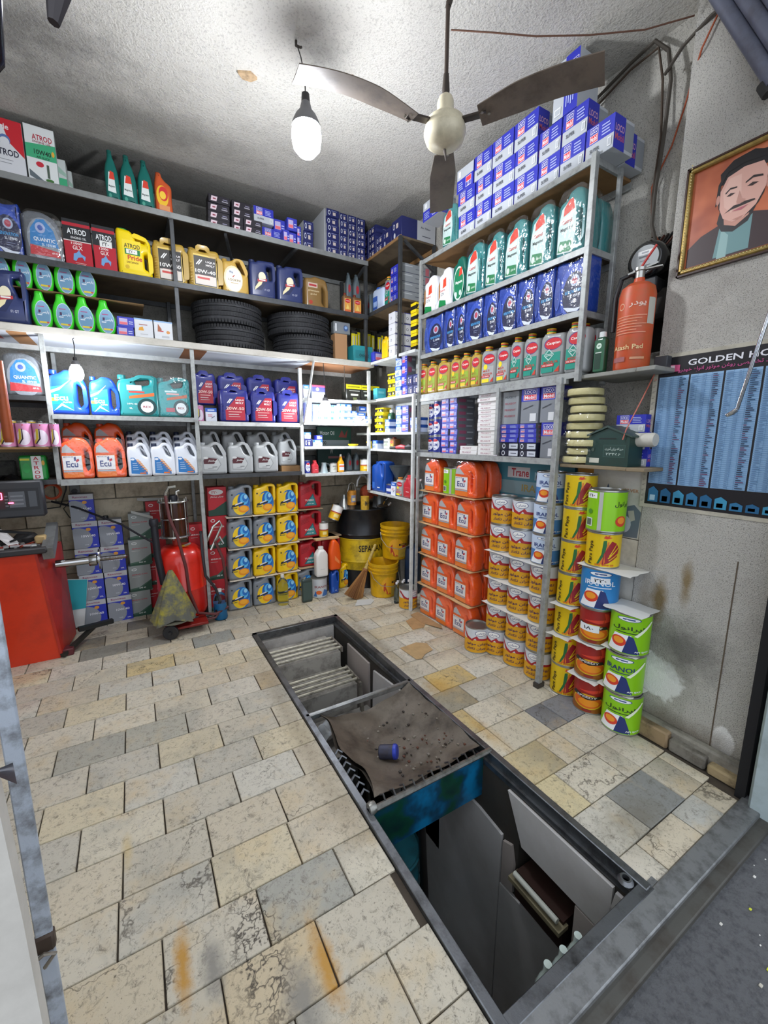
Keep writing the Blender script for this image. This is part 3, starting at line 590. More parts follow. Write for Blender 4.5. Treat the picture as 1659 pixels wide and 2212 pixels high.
def lm(c1, c2, cr, tx): return [('p', [(.16, .06), (.84, .06), (.84, .76), (.16, .76)], c1), ('p', [(.16, .06), (.84, .06), (.84, .74), (.58, .74), (.16, .34)], cr), ('p', [(.22, .56), (.34, .68), (.36, .66), (.24, .54)], 'f2f2f2'), ('p', [(.28, .56), (.40, .68), (.42, .66), (.30, .54)], 'f2f2f2'),
    ('t', 'LIQUI', .66, .64, .28, .055, 'f0ecea'), ('t', 'MOLY', .66, .56, .28, .055, 'f0ecea'), ('t', tx, .50, .40, .62, .09, c2), ('r', .26, .29, .72, .31, 'e6b0a8'), ('r', .26, .22, .62, .235, 'd9d4d0'), ('r', .26, .16, .66, .17, 'd9d4d0')]
jug('lm_navy', .20, .27, .12, '252a7a', lmo, [[(.34, .95), (.56, .95), (.56, .89), (.34, .89)], [(.88, .6), (.94, .6), (.94, .3), (.88, .3)]], (.44, .96, .01, .01, '202566'), lm('2b2f74', 'e9c9bf', 'a82236', '20W-50'), ribs=(.03, .12, .1, .55, 12))
jug('lm_gold', .20, .27, .12, 'b9973f', lmo, [[(.34, .95), (.56, .95), (.56, .89), (.34, .89)], [(.88, .72), (.95, .72), (.95, .2), (.88, .3)]], (.15, .93, .1, .06, 'a8873a'), [('p', [(.15, .05), (.86, .05), (.86, .66), (.60, .80), (.15, .80)], 'e3c463')]+lm('3a3630', 'efece6', '2f2c2a', '10W-40')+[('r', .18, .08, .82, .30, 'd9cfc4'), ('r', .24, .21, .62, .26, 'c5362f')], ribs=(.03, .12, .1, .6, 14))
jug('gold_jug', .19, .28, .12, 'c9a24a', slant, slanth, (.15, .85, .1, .1, 'b8923e'), [('e', .40, .38, .36, .36, 'e0d2a6'), ('e', .42, .37, .32, .32, 'efe9d6'), ('r', .25, .50, .42, .62, 'dcdfe6'), ('t', 'LOOKINI', .44, .36, .46, .06, '8a6f3a'), ('t', 'Big', .33, .56, .13, .06, '3f4a66'), ('r', .3, .27, .58, .285, 'c2a25e'), ('p', [(.36, .44), (.44, .50), (.46, .49), (.40, .43)], 'b33a30')])
jug('navy_jug', .20, .28, .13, '2c3766', [(0, 0), (1, 0), (1, .94), (.9, .97), (.35, .95), (.28, .9), (.05, .9), (0, .75)], [[(.68, .82), (.88, .82), (.88, .50), (.78, .48), (.66, .74)]], (.17, .89, .12, .09, '263058'),
    [('p', [(.16, .20), (.44, .20), (.74, .52), (.42, .66), (.28, .60)], '1b2550'), ('e', .48, .54, .14, .12, 'ece3c4'), ('p', [(.18, .18), (.44, .34), (.52, .46), (.40, .46), (.2, .26)], 'e9dcae'), ('p', [(.30, .40), (.66, .44), (.66, .50), (.30, .47)], 'b5363c'), ('r', .36, .445, .6, .475, 'e8e4e2'), ('t', 'F1 GT', .66, .22, .2, .05, 'b8bdd0')])
jug('brown_jug', .19, .27, .12, '8a6b3c', [(0, 0), (1, 0), (1, .75), (.9, .93), (.4, .98), (.3, .92), (.05, .9), (0, .8)], [[(.74, .7), (.86, .6), (.86, .1), (.74, .2)]], (.15, .9, .08, .04, '775a30'), [('r', .12, .62, .52, .76, 'cdb9a8'), ('r', .16, .66, .48, .72, 'b0363a'), ('t', 'premium', .36, .52, .46, .07, 'd8c49a'), ('t', 'gold', .34, .42, .26, .06, 'd8c49a'), ('e', .22, .18, .08, .06, 'b5402e')])
rn_out = [(0, 0), (1, 0), (1, 1.0), (.85, .96), (.6, .93), (.38, .96), (.18, 1.0), (0, 1.0)]
def ren(c, rim): return [('e', .60, .40, .42, .47, rim), ('e', .64, .36, .36, .38, '1a2046'), ('e', .66, .58, .14, .10, 'a9b6cf'), ('e', .66, .58, .09, .065, 'b6485c'), ('p', [(.34, .14), (.5, .04), (.8, .02), (.92, .08), (.7, .08), (.5, .12)], 'dfe6f2'), ('t', 'RENOVATION', .64, .39, .54, .06, '46a8e8'), ('t', 'SL 10W40', .70, .31, .34, .055, 'e6ebf4'), ('r', .56, .22, .8, .23, '8d97b5'), ('r', .56, .18, .74, .19, '8d97b5'), ('e', .12, .42, .10, .30, '3c5fc0'), ('e', .11, .42, .08, .26, '28459b')]
jug('renovation', .24, .29, .13, '27459f', rn_out, [], (.1, .99, .08, .03, '1d3580'), ren('27459f', '2d4fb5'), wrapit=True, rough=.25)
jug('quantic', .24, .27, .13, '676c72', [(0, 0), (1, 0), (1, .6, .06), (.85, .9, .05), (.5, 1.0), (.15, .98), (0, .9)], [], (.12, .9, .07, .06, '5a5e64'), [('e', .5, .42, .42, .45, '8d949c'), ('p', [(.14, .3), (.18, .62), (.36, .82), (.56, .84), (.78, .64), (.88, .30)], '2a7fc0'), ('e', .44, .66, .13, .11, 'a9b4d8'), ('e', .44, .66, .07, .055, '3f5fb0'), ('p', [(.12, .1), (.90, .1), (.88, .22), (.14, .3)], 'c7323a'), ('t', 'QUANTIC', .52, .42, .56, .085, 'f2f5f8'), ('t', 'SL 10W40', .62, .33, .36, .055, 'dcebf6'), ('t', 'API SL', .76, .18, .16, .04, 'f0dcdc')], wrapit=True)
cas_out = [(0, 0), (1, 0), (1, .62, .04), (.86, .92, .05), (.62, 1.0), (.36, .96), (.30, .88), (.04, .84), (0, .7)]
def castrol(c1): return [('p', [(.06, .08), (.60, .04), (.68, .45), (.62, .78), (.48, .86), (.16, .74), (.06, .5)], 'c7dcd6'), ('p', [(.22, .62), (.60, .68), (.54, .84), (.40, .84), (.24, .74)], 'd8402c'), ('p', [(.10, .50), (.56, .56), (.54, .64), (.12, .58)], 'eef2ee'), ('t', 'Castrol', .36, .53, .34, .06, 'c23226'), ('t', 'Magnatec', .36, .42, .42, .065, '1f2f2c'), ('p', [(.08, .10), (.58, .06), (.56, .22), (.16, .26)], '1f7f4c'), ('e', .2, .16, .07, .055, 'd9ead9'), ('t', '10W-40', .44, .15, .2, .04, 'd6ecd8'), ('t', 'Castrol', .82, .45, .16, .03, '2f6a66')]
jug('castrol', .20, .29, .14, '2f7f80', cas_out, [[(.76, .66), (.86, .58), (.86, .22), (.78, .24)]], (.2, .86, .11, .09, '256a6c'), castrol(1), wrapit=True, rough=.25)
jug('castrol_green', .20, .29, .13, '0f5f50', cas_out, [[(.76, .66), (.86, .58), (.86, .22), (.78, .24)]], (.14, .88, .09, .10, '0f5a4c'), [('e', .48, .40, .38, .38, 'cfe4d6'), ('e', .48, .40, .34, .34, '1c7a52'), ('p', [(.5, .55), (.75, .58), (.7, .74), (.55, .72)], 'd8402c'), ('t', 'Magnatec', .52, .42, .5, .08, 'eaf3ea'), ('e', .3, .16, .09, .07, 'c9dcd2'), ('e', .62, .18, .08, .06, 'c9dcd2')])
jug('castrol_white', .19, .27, .12, 'e6e8ee', cas_out, [[(.76, .66), (.86, .58), (.86, .22), (.78, .24)]], (.4, .94, .13, .07, 'd24a34'), [('p', [(.08, .06), (.58, .06), (.58, .62), (.12, .70)], 'f4f4f2'), ('p', [(.34, .48), (.60, .52), (.58, .74), (.38, .70)], 'd8482c'), ('t', 'GTX', .34, .34, .26, .07, '333a44'), ('t', 'Castrol', .34, .44, .36, .06, 'c23a2e'), ('p', [(.06, .04), (.60, .04), (.58, .16), (.12, .22)], '178046'), ('p', [(.06, .2), (.16, .3), (.14, .7), (.04, .6)], '9c6a3a')])
jug('teal_jug', .20, .27, .13, '2b8c8e', blob, [[(.42, .84), (.82, .90), (.80, .76), (.5, .72)]], (.14, .88, .1, .1, '267c7e'), [('r', .24, .62, .60, .74, 'bcd6d8'), ('r', .28, .56, .66, .60, 'd1403a'), ('p', [(.28, .48), (.9, .58), (.9, .5), (.28, .42)], 'd66a30'), ('e', .70, .24, .24, .20, '163f40'), ('e', .70, .24, .16, .135, 'dfe7e6'), ('t', 'REX', .70, .24, .2, .05, '9a2a3c'), ('t', '10W-40', .34, .3, .24, .04, 'c9e2e0'), ('t', '4L', .3, .2, .1, .04, 'c9e2e0')], rough=.25)
jug('teal_wrapped', .20, .27, .13, '2b8c8e', blob, [[(.42, .84), (.82, .90), (.80, .76), (.5, .72)]], (.14, .88, .1, .1, '267c7e'), [('r', .24, .62, .60, .66, 'bcd6d8'), ('r', .28, .56, .66, .60, 'd9a09c'), ('p', [(.28, .48), (.9, .58), (.9, .5), (.28, .42)], 'b9603a'), ('e', .70, .24, .24, .20, '163f40'), ('e', .70, .24, .16, .135, 'dfe7e6'), ('t', 'REX', .70, .24, .2, .05, '9a2a3c'), ('r', .24, .14, .5, .24, 'a9505a')], wrapit=True, rough=.25)
jug('pride_jug', .20, .29, .12, 'f4d60a', [(0, 0), (1, 0), (1, .76), (.92, .84), (.5, .88), (.42, .95), (.04, .97), (0, .9)], [[(.55, .83), (.82, .78), (.82, .73), (.55, .77)], [(.78, .52), (.92, .5), (.92, .16), (.78, .2)]], (.2, .9, .19, .09, '1d9a3a'), [('r', .16, .14, .70, .74, 'f7dc2a'), ('t', 'ATROD', .44, .62, .46, .09, '1d1d1b'), ('r', .22, .44, .66, .56, '12803a'), ('r', .26, .46, .58, .55, 'f1efe6'), ('t', '۲۵۰', .42, .505, .18, .06, '26262a'), ('t', 'Pride', .50, .38, .42, .10, 'd02028'), ('t', 'SAE 20W50', .42, .28, .34, .04, '9a7a16'), ('e', .26, .18, .06, .04, 'd7b112')])
jug('blue_jug', .19, .30, .12, '1c4ea8', blob, blobh, (.2, .87, .12, .09, '163f8c'), [('r', .12, .1, .3, .3, '3a6fc8'), ('r', .5, .13, .7, .16, 'd9dde8')], ribs=None)
jug('dark_can', .15, .22, .06, '2f3f3c', [(0, 0), (1, 0), (1, .94), (.9, 1), (.1, 1), (0, .94)], [], (.3, .99, .08, .04, '8f948e'), [('r', .1, .1, .9, .85, '3d504c')], name='metal_can')
# bottles
def bottle(key, w, h, d, hexc, out, capd, art, name='oil_bottle', rough=.3, mat=None): jug(key, w, h, d, hexc, out, [], capd, art, name, rough=rough, cat='bottle', mat=mat)
rect_b = [(0, 0), (1, 0), (1, .80), (.92, .86), (.40, .88), (.36, .90), (.14, .90), (.08, .86), (0, .8)]
for k, body_, c1, c2, t2, c3 in (('gold', 'b99b4c', '8fae2c', 'b98030', 'MULTI', 'e8c41c'), ('multi', '9a9c9b', 'f0d81c', 'c9401c', 'MULTI', 'f0d81c'), ('cng', '9a9c9b', '16907c', 'c93a24', 'CNG', '16907c')):
    bottle('caspian_'+k, .15, .25, .08, body_, rect_b, (.27, .87, .17, .13, 'c9472a'), [('r', .10, .08, .90, .48, c1 if k != 'multi' else 'a8aaa8'), ('e', .56, .66, .38, .13, '4b3a80'), ('e', .58, .66, .36, .115, 'c9202a'), ('t', 'Caspian', .58, .665, .58, .07, 'f6efe9'), ('e', .36, .47, .13, .07, c3)]
        + ([('p', [(.2, .44), (.42, .56), (.64, .44), (.42, .32)], 'b7d4cc'), ('p', [(.24, .44), (.42, .53), (.6, .44), (.42, .35)], '16806e'), ('t', 'CNG', .42, .44, .26, .05, 'e2f0ea')] if k == 'cng' else [('t', 'MULTI', .42, .37, .42, .05, c2)])
        + [('t', 'MOTOR OIL', .52, .29, .62, .05, c2), ('r', .12, .20, .66, .26, 'c72a2c'), ('t', 'SAE 20W50', .39, .23, .44, .03, 'f4e6e0'), ('r', .14, .08, .62, .17, c3), ('p', [(.68, .08), (.9, .08), (.9, .2)], 'c93a24')], 'oil_bottle')
    KIND['caspian_'+k][5][1][1].materials[0] = M('c9472a', .35, dirt=.0)
    b = MB(); r0 = .17*.15
    for i, cc in enumerate(('e8b820', '2c7a3c', 'c9302a', 'e8b820')): b.lathe([(r0*1.02, .006+i*.0065), (r0*1.02, .0125+i*.0065)], 14, M(cc, .35), (.27*.15-.075, 0, .87*.25), caps=False)
    KIND['caspian_'+k][5].append(('cap_band', b.mesh('cap_band'), None))
tear = [(.2, 0), (.84, 0), (1.0, .22, .04), (1.0, .50, .05), (.66, .80, .04), (.62, .92), (.60, 1.0), (.24, 1.0), (.22, .84, .03), (.02, .60, .05), (0, .22, .04)]
bottle('green_bottle', .15, .26, .09, '3fd42c', tear, (.42, .94, .15, .07, '2fae22'), [('e', .56, .38, .38, .36, 'c8d8e6'), ('e', .56, .38, .36, .34, '7ea6c4'), ('e', .56, .30, .30, .20, '6f9dbd'), ('t', 'پارسی', .66, .42, .40, .10, 'f0f4f6'), ('r', .36, .40, .46, .48, '4b2f55'), ('r', .36, .12, .76, .17, 'e6cf3a'), ('r', .7, .13, .82, .17, 'd9503a'), ('r', .3, .33, .52, .36, 'dfe7ee'), ('r', .34, .56, .66, .58, 'b34a7e')], 'coolant_bottle')
slim = [(.02, 0), (.98, 0), (1, .1), (.98, .55), (.80, .76), (.66, .86), (.62, .95), (.3, .95), (.28, .84), (.06, .66), (0, .5)]
bottle('teal_bottle', .11, .26, .07, '12685f', slim, (.46, .93, .17, .07, '0f5850'), [('p', [(.16, .18), (.74, .16), (.66, .52), (.3, .56)], 'dfe6e2'), ('p', [(.30, .42), (.70, .42), (.64, .56), (.4, .58)], 'd8402c'), ('t', 'Magnatec', .46, .28, .44, .05, '27403c'), ('e', .3, .1, .1, .04, '4a9a86')])
bottle('orange_bottle', .12, .24, .08, 'c9562a', [(0, 0), (1, 0), (.96, .4), (1, .72), (.62, .82), (.45, .9), (.42, 1), (.12, 1), (.08, .86), (0, .7)], (.27, .96, .14, .06, 'b84a22'), [('e', .42, .42, .34, .26, 'e8b820'), ('e', .48, .48, .26, .18, 'cf2f2c'), ('e', .44, .44, .18, .1, 'efc83a'), ('r', .2, .08, .8, .2, 'd9905a')])
bottle('grey_bottle', .08, .25, .07, '5f6b70', slim, (.46, .93, .17, .07, '4d575c'), [('e', .5, .45, .2, .14, 'b3333c')])
bottle('amber_bottle', .13, .24, .08, '7a5636', rect_b, (.3, .87, .15, .13, '7c2f22'), [('r', .14, .08, .88, .72, 'e3a24a'), ('e', .5, .60, .3, .1, 'c9202a'), ('t', 'Caspian', .5, .60, .46, .06, 'f3e6e0'), ('p', [(.3, .2), (.7, .2), (.5, .45)], 'f0d070'), ('r', .14, .06, .88, .16, 'd96a3a')])
bottle('blue_white_bottle', .14, .24, .08, 'c3d3ec', rect_b, (.3, .87, .15, .1, '3a67c2'), [('r', .1, .1, .5, .6, '3a5fb0'), ('r', .15, .2, .45, .4, '9db8e6')])
bottle('red_bottle', .11, .26, .09, 'c2303a', [(0, 0), (1, 0), (1, .6), (.75, .78), (.72, .9), (.3, .9), (.28, .78), (0, .6)], (.5, .88, .26, .12, 'd33a40'), [('r', .3, .1, .85, .48, 'cf4a50'), ('r', .34, .13, .8, .45, 'c2303a'), ('r', .42, .27, .72, .30, 'ecdada')], 'coolant_bottle')
bottle('white_bottle', .12, .30, .1, 'eceae4', [(0, 0), (1, 0), (1, .74), (.8, .86), (.70, .9), (.3, .9), (.22, .86), (0, .74)], (.5, .88, .22, .11, 'd9d9d4'), [('r', .3, .25, .7, .28, 'dcdbd5')], 'plastic_bottle')
bottle('orange_tall', .11, .32, .08, 'ee5a18', [(0, 0), (1, 0), (1, .5), (.85, .85), (.6, 1), (.25, 1), (.15, .9), (0, .6)], (.42, .97, .17, .05, 'd44c12'), [('p', [(.4, .5), (.8, .3), (.8, .2), (.4, .35)], 'f48a4a')], 'plastic_bottle')
bottle('yellow_bottle', .09, .24, .07, 'f0a81c', [(0, 0), (1, 0), (1, .55), (.75, .66), (.62, .86), (.38, .86), (.25, .66), (0, .55)], (.5, .84, .16, .14, 'e9e2d0'), [('r', .1, .12, .9, .45, 'd9dfe6'), ('r', .1, .3, .9, .38, 'e9622a')])
bottle('additive_bottle', .08, .21, .06, '1f4a34', [(0, 0), (1, 0), (1, .8), (.85, .88), (.15, .88), (0, .8)], (.5, .87, .3, .13, 'd8dcda'), [('r', .02, .05, .98, .8, '1f5a3c'), ('e', .45, .66, .25, .07, 'cfe3d2'), ('r', .34, .65, .58, .67, '1f5a3c'), ('r', .1, .1, .7, .5, '163a2a'), ('r', .15, .49, .75, .51, 'dfe8e0')], 'additive_bottle')
kb = lambda c: [(.001, 0), (.028, 0), (.03, .01), (.03, .10), (.024, .13), (.011, .16), (.011, .185), (.001, .185)]
kind('clear_bottle', 'clear_bottle', 'bottle', .06, .2, .06, [('body', MB().lathe(kb(0), 14, glass('dfe9ea', .08)), None), ('cap', MB().lathe([(.013, .182), (.013, .2), (.001, .2)], 12, M('e8e8ea', .4)), None)])
kind('water_bottle', 'clear_bottle', 'bottle', .09, .29, .09, [('body', MB().lathe([(.001, 0), (.04, 0), (.045, .02), (.042, .06), (.045, .1), (.042, .14), (.045, .18), (.03, .24), (.013, .26), (.013, .27), (.001, .27)], 18, glass('dfe9ea', .08)), None), ('cap', MB().lathe([(.015, .265), (.015, .29), (.001, .29)], 12, M('d8d8d4', .4)), None)])
# round tins
tin_m = M('a9aaa6', .3, .85)
def can(key, r, h, hexc, art, name='oil_can', open_top=False, top=None, bands=None):
    W = 2*math.pi*r*.48; b = MB()
    b.lathe([(.001, .003), (r*.94, .003), (r, 0), (r*1.012, .003), (r, .008)], 28, tin_m); bz = bands or [(0, 1, hexc)]
    for z0, z1, c in bz: b.lathe([(r, max(.008, z0*h)), (r, min(h-.008, z1*h))], 28, M(c, .32, .15), caps=False)
    b.lathe([(r, h-.008), (r*1.012, h-.004), (r, h), (r*.95, h), (r*.94, h-.006), (.001, h-.006)] if not open_top else [(r, h-.008), (r*1.012, h-.004), (r, h), (r*.95, h), (r*.94, h*.3), (.001, h*.3)], 28, top or tin_m)
    a = MB().art(art, W, h, wrap(W, r*1.001), cut=r*.22)
    kind(key, name, 'can', 2*r, h, 2*r, [('can_body', b, None), ('label', a, None)])
can('behran', .083, .187, 'dba21c', [('r', 0, .05, 1, .55, 'd99f18'), ('r', 0, .55, 1, .95, 'cfd3d8'), ('p', [(0, .82), (.12, .72), (.2, .56), (.38, .50), (.46, .62), (.5, .54), (1, .48), (1, .55), (.56, .62), (.5, .72), (.36, .58), (.24, .66), (.1, .86), (0, .9)], 'a8242e'), ('e', .42, .82, .17, .11, '3a3f7a'), ('e', .42, .82, .155, .095, 'f2f2ee'), ('t', 'بهران', .42, .82, .2, .09, '34397a'), ('t', 'روغن موتور', .5, .38, .62, .13, '4a2a55'), ('t', 'بهران تکتاز', .5, .20, .56, .12, '4a2a55')], bands=[(0, .55, 'd99f18'), (.55, 1, 'cfd3d8')])
can('behran_open', .083, .187, 'dba21c', [('r', 0, .05, 1, .55, 'd99f18'), ('r', 0, .55, 1, .95, 'cfd3d8'), ('p', [(0, .82), (.12, .72), (.2, .56), (.38, .50), (.46, .62), (.5, .54), (1, .48), (1, .55), (.56, .62), (.5, .72), (.36, .58), (.24, .66), (.1, .86), (0, .9)], 'a8242e'), ('e', .62, .82, .17, .11, '3a3f7a'), ('e', .62, .82, .155, .095, 'f2f2ee'), ('t', 'بهران', .62, .82, .2, .09, '34397a'), ('t', 'روغن موتور', .5, .38, .62, .13, '4a2a55'), ('t', 'بهران تکتاز', .5, .20, .56, .12, '4a2a55')], open_top=True, bands=[(0, .55, 'd99f18'), (.55, 1, 'cfd3d8')])
wing = lambda c, k: ('p', [(.50, .10), (.62, .16), (.80-.02*k, .34), (.84-.03*k, .56), (.76-.04*k, .72), (.66-.04*k, .78), (.60, .64), (.52, .40)], c)
can('pars', .083, .187, 'e6c41a', [('p', [(.40, .12), (.48, .40), (.50, .78), (.56, .80), (.58, .5), (.52, .12)], '1f6a34'), ('p', [(.44, .12), (.54, .40), (.58, .76), (.61, .76), (.60, .4), (.54, .12)], 'e07a1c'), wing('9c1f28', 0), ('p', [(.60, .30), (.82, .62), (.83, .60), (.62, .28)], 'e6c41a'), ('p', [(.62, .24), (.84, .46), (.84, .44), (.63, .22)], 'e6c41a'), ('p', [(.62, .36), (.76, .71), (.77, .70), (.64, .35)], 'e6c41a'),
    ('p', [(.50, .86), (.56, .84), (.66, .88), (.60, .90), (.62, .96), (.57, .91), (.53, .93)], 'd8431c'), ('t', 'Pars Paya', .27, .42, .66, .11, math.pi/2, '2c1f14'), ('t', 'SAE 20W-50', .55, .10, .36, .05, 'c9302a')], 'oil_can')
iran = lambda c, txt, lt: [('e', .5, .88, .2, .055, '2f4a8a'), ('e', .5, .88, .18, .045, 'eef2f2'), ('r', .4, .865, .6, .895, '2f4a8a'), ('t', txt, .5, .66, .54, .12, lt), ('r', .3, .545, .7, .565, lt), ('p', [(.14, .06), (.28, .5), (.56, .5), (.70, .06)], 'eef2f4'), ('p', [(.44, .06), (.52, .5), (.60, .46), (.72, .06)], '22336e'), ('e', .36, .32, .13, .13, 'd6402a'), ('e', .36, .34, .09, .08, 'ef9a2a'), ('t', 'API SJ/CF', .76, .12, .26, .05, 'f0f4f6')]
can('iranol_blue', .083, .187, '4a86c8', [('r', 0, .5, 1, .95, 'c3d4ea')]+iran(0, 'IRANOL', '2c3f80'), bands=[(0, .5, '4a86c8'), (.5, 1, 'c3d4ea')])
can('iranol_green', .092, .215, '8fd01c', iran(0, 'IRANOL', '22336e')+[('p', [(.60, .5), (.9, .86), (.94, .84), (.66, .48)], 'eaf4d8')])
can('iranol_green_fa', .092, .215, '8fd01c', iran(0, 'ایرانول', '2a3f20')+[('p', [(.60, .5), (.9, .86), (.94, .84), (.66, .48)], 'eaf4d8')])
can('iranol_green_seam', .092, .215, '8fd01c', [('r', .40, .04, .47, .96, 'b8bab4'), ('t', 'ایرانول', .82, .68, .3, .14, '2a3f20'), ('e', .82, .28, .12, .13, 'd6402a'), ('e', .82, .30, .08, .08, 'ef9a2a'), ('r', .12, .8, .36, .93, 'eef0ee'), ('t', '۲۱۰', .24, .865, .16, .07, '23262a'), ('r', .14, .12, .30, .32, 'dfe4e0'), ('r', .16, .14, .28, .30, '5a6a58'), ('e', .24, .48, .05, .06, '4a8a1c')])
can('iranol_round', .095, .225, '2f86c8', iran(0, 'IRANOL', 'e6eef6')+[('r', .34, .66, .66, .80, 'e9edf0'), ('t', '۲۲۰', .5, .73, .2, .08, '23262a')])
sp = [('p', [(0, .5), (.3, .62), (.7, .62), (1, .5), (1, .96), (0, .96)], '9c221f'), ('p', [(.3, .66), (.6, .62), (.86, .7), (.8, .9), (.7, .92), (.74, .74), (.5, .70)], 'd8402c'), ('e', .5, .36, .34, .22, 'd8b31c'), ('e', .5, .36, .31, .19, 'd9641c'), ('e', .52, .33, .22, .11, 'e8901c'), ('p', [(.14, .50), (.5, .42), (.8, .48), (.76, .56), (.5, .52), (.2, .60)], '26211e'), ('t', 'SPEEDY', .48, .50, .42, .06, 'd9d4cf'), ('e', .5, .1, .1, .04, '8a2a22')]
can('speedy', .083, .20, 'a8651c', sp, bands=[(0, .5, '9a5a1c'), (.5, 1, '9c221f')]); can('speedy_tag', .083, .20, 'a8651c', sp+[('r', .2, .36, .62, .56, 'e9edf0'), ('t', '۱۸۰', .41, .46, .2, .09, '23262a')], bands=[(0, .5, '9a5a1c'), (.5, 1, '9c221f')])
can('pink_can', .075, .16, 'c66a9e', [('r', 0, .03, 1, .97, 'd18ab2'), ('e', .5, .4, .3, .32, 'e4d9e6'), ('p', [(.16, .2), (.3, .35), (.34, .75), (.44, .75), (.42, .35), (.25, .12)], 'd9c23a'), ('p', [(.26, .14), (.44, .36), (.46, .75), (.5, .75), (.5, .34), (.32, .12)], '3a2a3a'), ('p', [(.5, .86), (.56, .9), (.52, .94)], 'c9302a')])
can('yellow_tin', .055, .17, 'c9a62c', [('r', .3, .05, .8, .6, 'b08a20'), ('p', [(.2, .3), (.8, .5), (.8, .4), (.2, .2)], '7a2a1c')], top=M('b7b7b0', .3, .8)); can('maroon_tin', .055, .17, '7c3050', [('r', .2, .1, .7, .6, '94507a')])
can('gum_can', .048, .15, '26338a', [('e', .5, .5, .3, .34, 'e6e8f2'), ('e', .5, .74, .2, .08, 'c9303a'), ('t', 'GUM', .5, .48, .36, .17, '26338a'), ('t', 'OIL', .5, .26, .2, .1, '26338a')], 'filter_can')
can('white_can', .05, .12, 'c9c9c2', [('p', [(.3, .3), (.6, .6), (.7, .3)], 'a8b09a'), ('r', .3, .6, .7, .75, '8a8f86')]); can('yellow_white_can', .055, .15, 'e9b81c', [('r', 0, .55, 1, .95, 'ecebe6'), ('r', 0, .48, 1, .55, 'b03a3a'), ('r', .3, .2, .6, .4, 'f0dc8a')])
can('white_iran', .075, .20, 'c9ced2', [('t', 'IRANOL', .5, .58, .6, .12, '8a3a3a'), ('e', .38, .3, .12, .1, 'd9641c'), ('p', [(.5, .1), (.6, .44), (.85, .3), (.8, .1)], '3f6fb0'), ('p', [(.15, .1), (.25, .4), (.3, .1)], '3f6fb0')])
can('small_blue_can', .035, .10, '28409a', [('r', .2, .3, .8, .6, 'd9dde8')])
# square tins and cartons: a box with print on its faces, one mesh with one label part
def carton(key, name, cat, w, h, d, hexc, f=None, r=None, l=None, metal=0, lid=None, ch=.002, rough=.45, extra=None, top=None):
    b = MB().box(-w/2, w/2, -d/2, d/2, 0, h, M(hexc, rough, metal), ch); parts = []
    if top: b.box(-w/2+.004, w/2-.004, -d/2+.004, d/2-.004, h-.001, h+.0008, M(top, .4, metal))
    for art, mp, W in ((f, front(w, d), w), (r, sideR(w, d), d), (l, sideL(w, d), d)):
        if art: b.art(art, W, h, mp)
    if extra: extra(parts)
    if lid: parts.append(('cap', MB().lathe([(.001, 0), (.022, 0), (.022, .02), (.019, .026), (.001, .026)], 14, M(lid, .35), (-w*.18, 0, h)), None))
    if parts: parts.insert(0, ('body', b, None)); kind(key, name, cat, w, h, d, parts)
    else: kind(key, name, cat, w, h, d, [], b)
bt = [('r', 0, 0, 1, .80, '2a39b4'), ('e', .18, .34, .58, .44, '8e949c'), ('r', 0, .80, 1, 1, 'b9bcc0'), ('t', 'Ranomax', .46, .90, .62, .075, '8c2a55'), ('e', .62, .70, .10, .06, 'd99a3a'), ('t', '10W-40', .60, .46, .56, .09, 'e6e8ee'), ('t', 'SAE', .5, .13, .16, .04, 'c9cfd8'), ('t', '3.8L', .84, .10, .16, .05, 'e6e8ee')]
carton('blue_tin', 'oil_tin', 'tin', .165, .205, .11, '8e949c', bt, [('r', 0, 0, 1, .8, '232f9a')], metal=.2); carton('blue_tin_cap', 'oil_tin', 'tin', .165, .205, .11, '8e949c', bt, [('r', 0, 0, 1, .8, '232f9a')], metal=.2, lid='26282a')
gt = lambda c1, c2, tg: [('p', [(0, 0), (1, 0), (1, .42), (.45, .16), (0, .12)], c2), ('p', [(0, .12), (.45, .16), (1, .42), (1, .40), (.5, .10), (0, .06)], '3f5f50'), ('e', .26, .86, .12, .05, 'dfe2e0'), ('e', .26, .86, .09, .03, c1), ('t', 'BEHRAN SUPER', .5, .66, .7, .045, 'e6dcd8' if tg else 'b5404a'), ('r', .12, .56, .5, .57, 'c9c4c0'), ('t', 'SAE 40', .56, .12, .3, .05, 'd9e0da')]
carton('green_tin', 'oil_tin', 'tin', .165, .225, .11, '8f9694', gt('9aa09e', '1f4a38', 0), [('r', 0, 0, 1, .4, '24483a')], metal=.2)
carton('red_tin', 'oil_tin', 'tin', .165, .225, .11, 'b3202a', gt('b3202a', '1c3f30', 1), [('r', 0, 0, 1, .3, '1c3f30')], metal=.1)
carton('red_tin_fa', 'oil_tin', 'tin', .165, .225, .11, 'b3202a', [('p', [(0, 0), (1, 0), (1, .5), (.3, .22), (0, .2)], '1c3f30'), ('e', .45, .82, .38, .10, 'd9d4d0'), ('t', '۲۲۰', .36, .82, .3, .09, 'b3202a'), ('t', 'بهران پیشتاز', .48, .66, .7, .08, 'f0e6e2')], [('r', 0, 0, 1, .3, '1c3f30')], metal=.1)
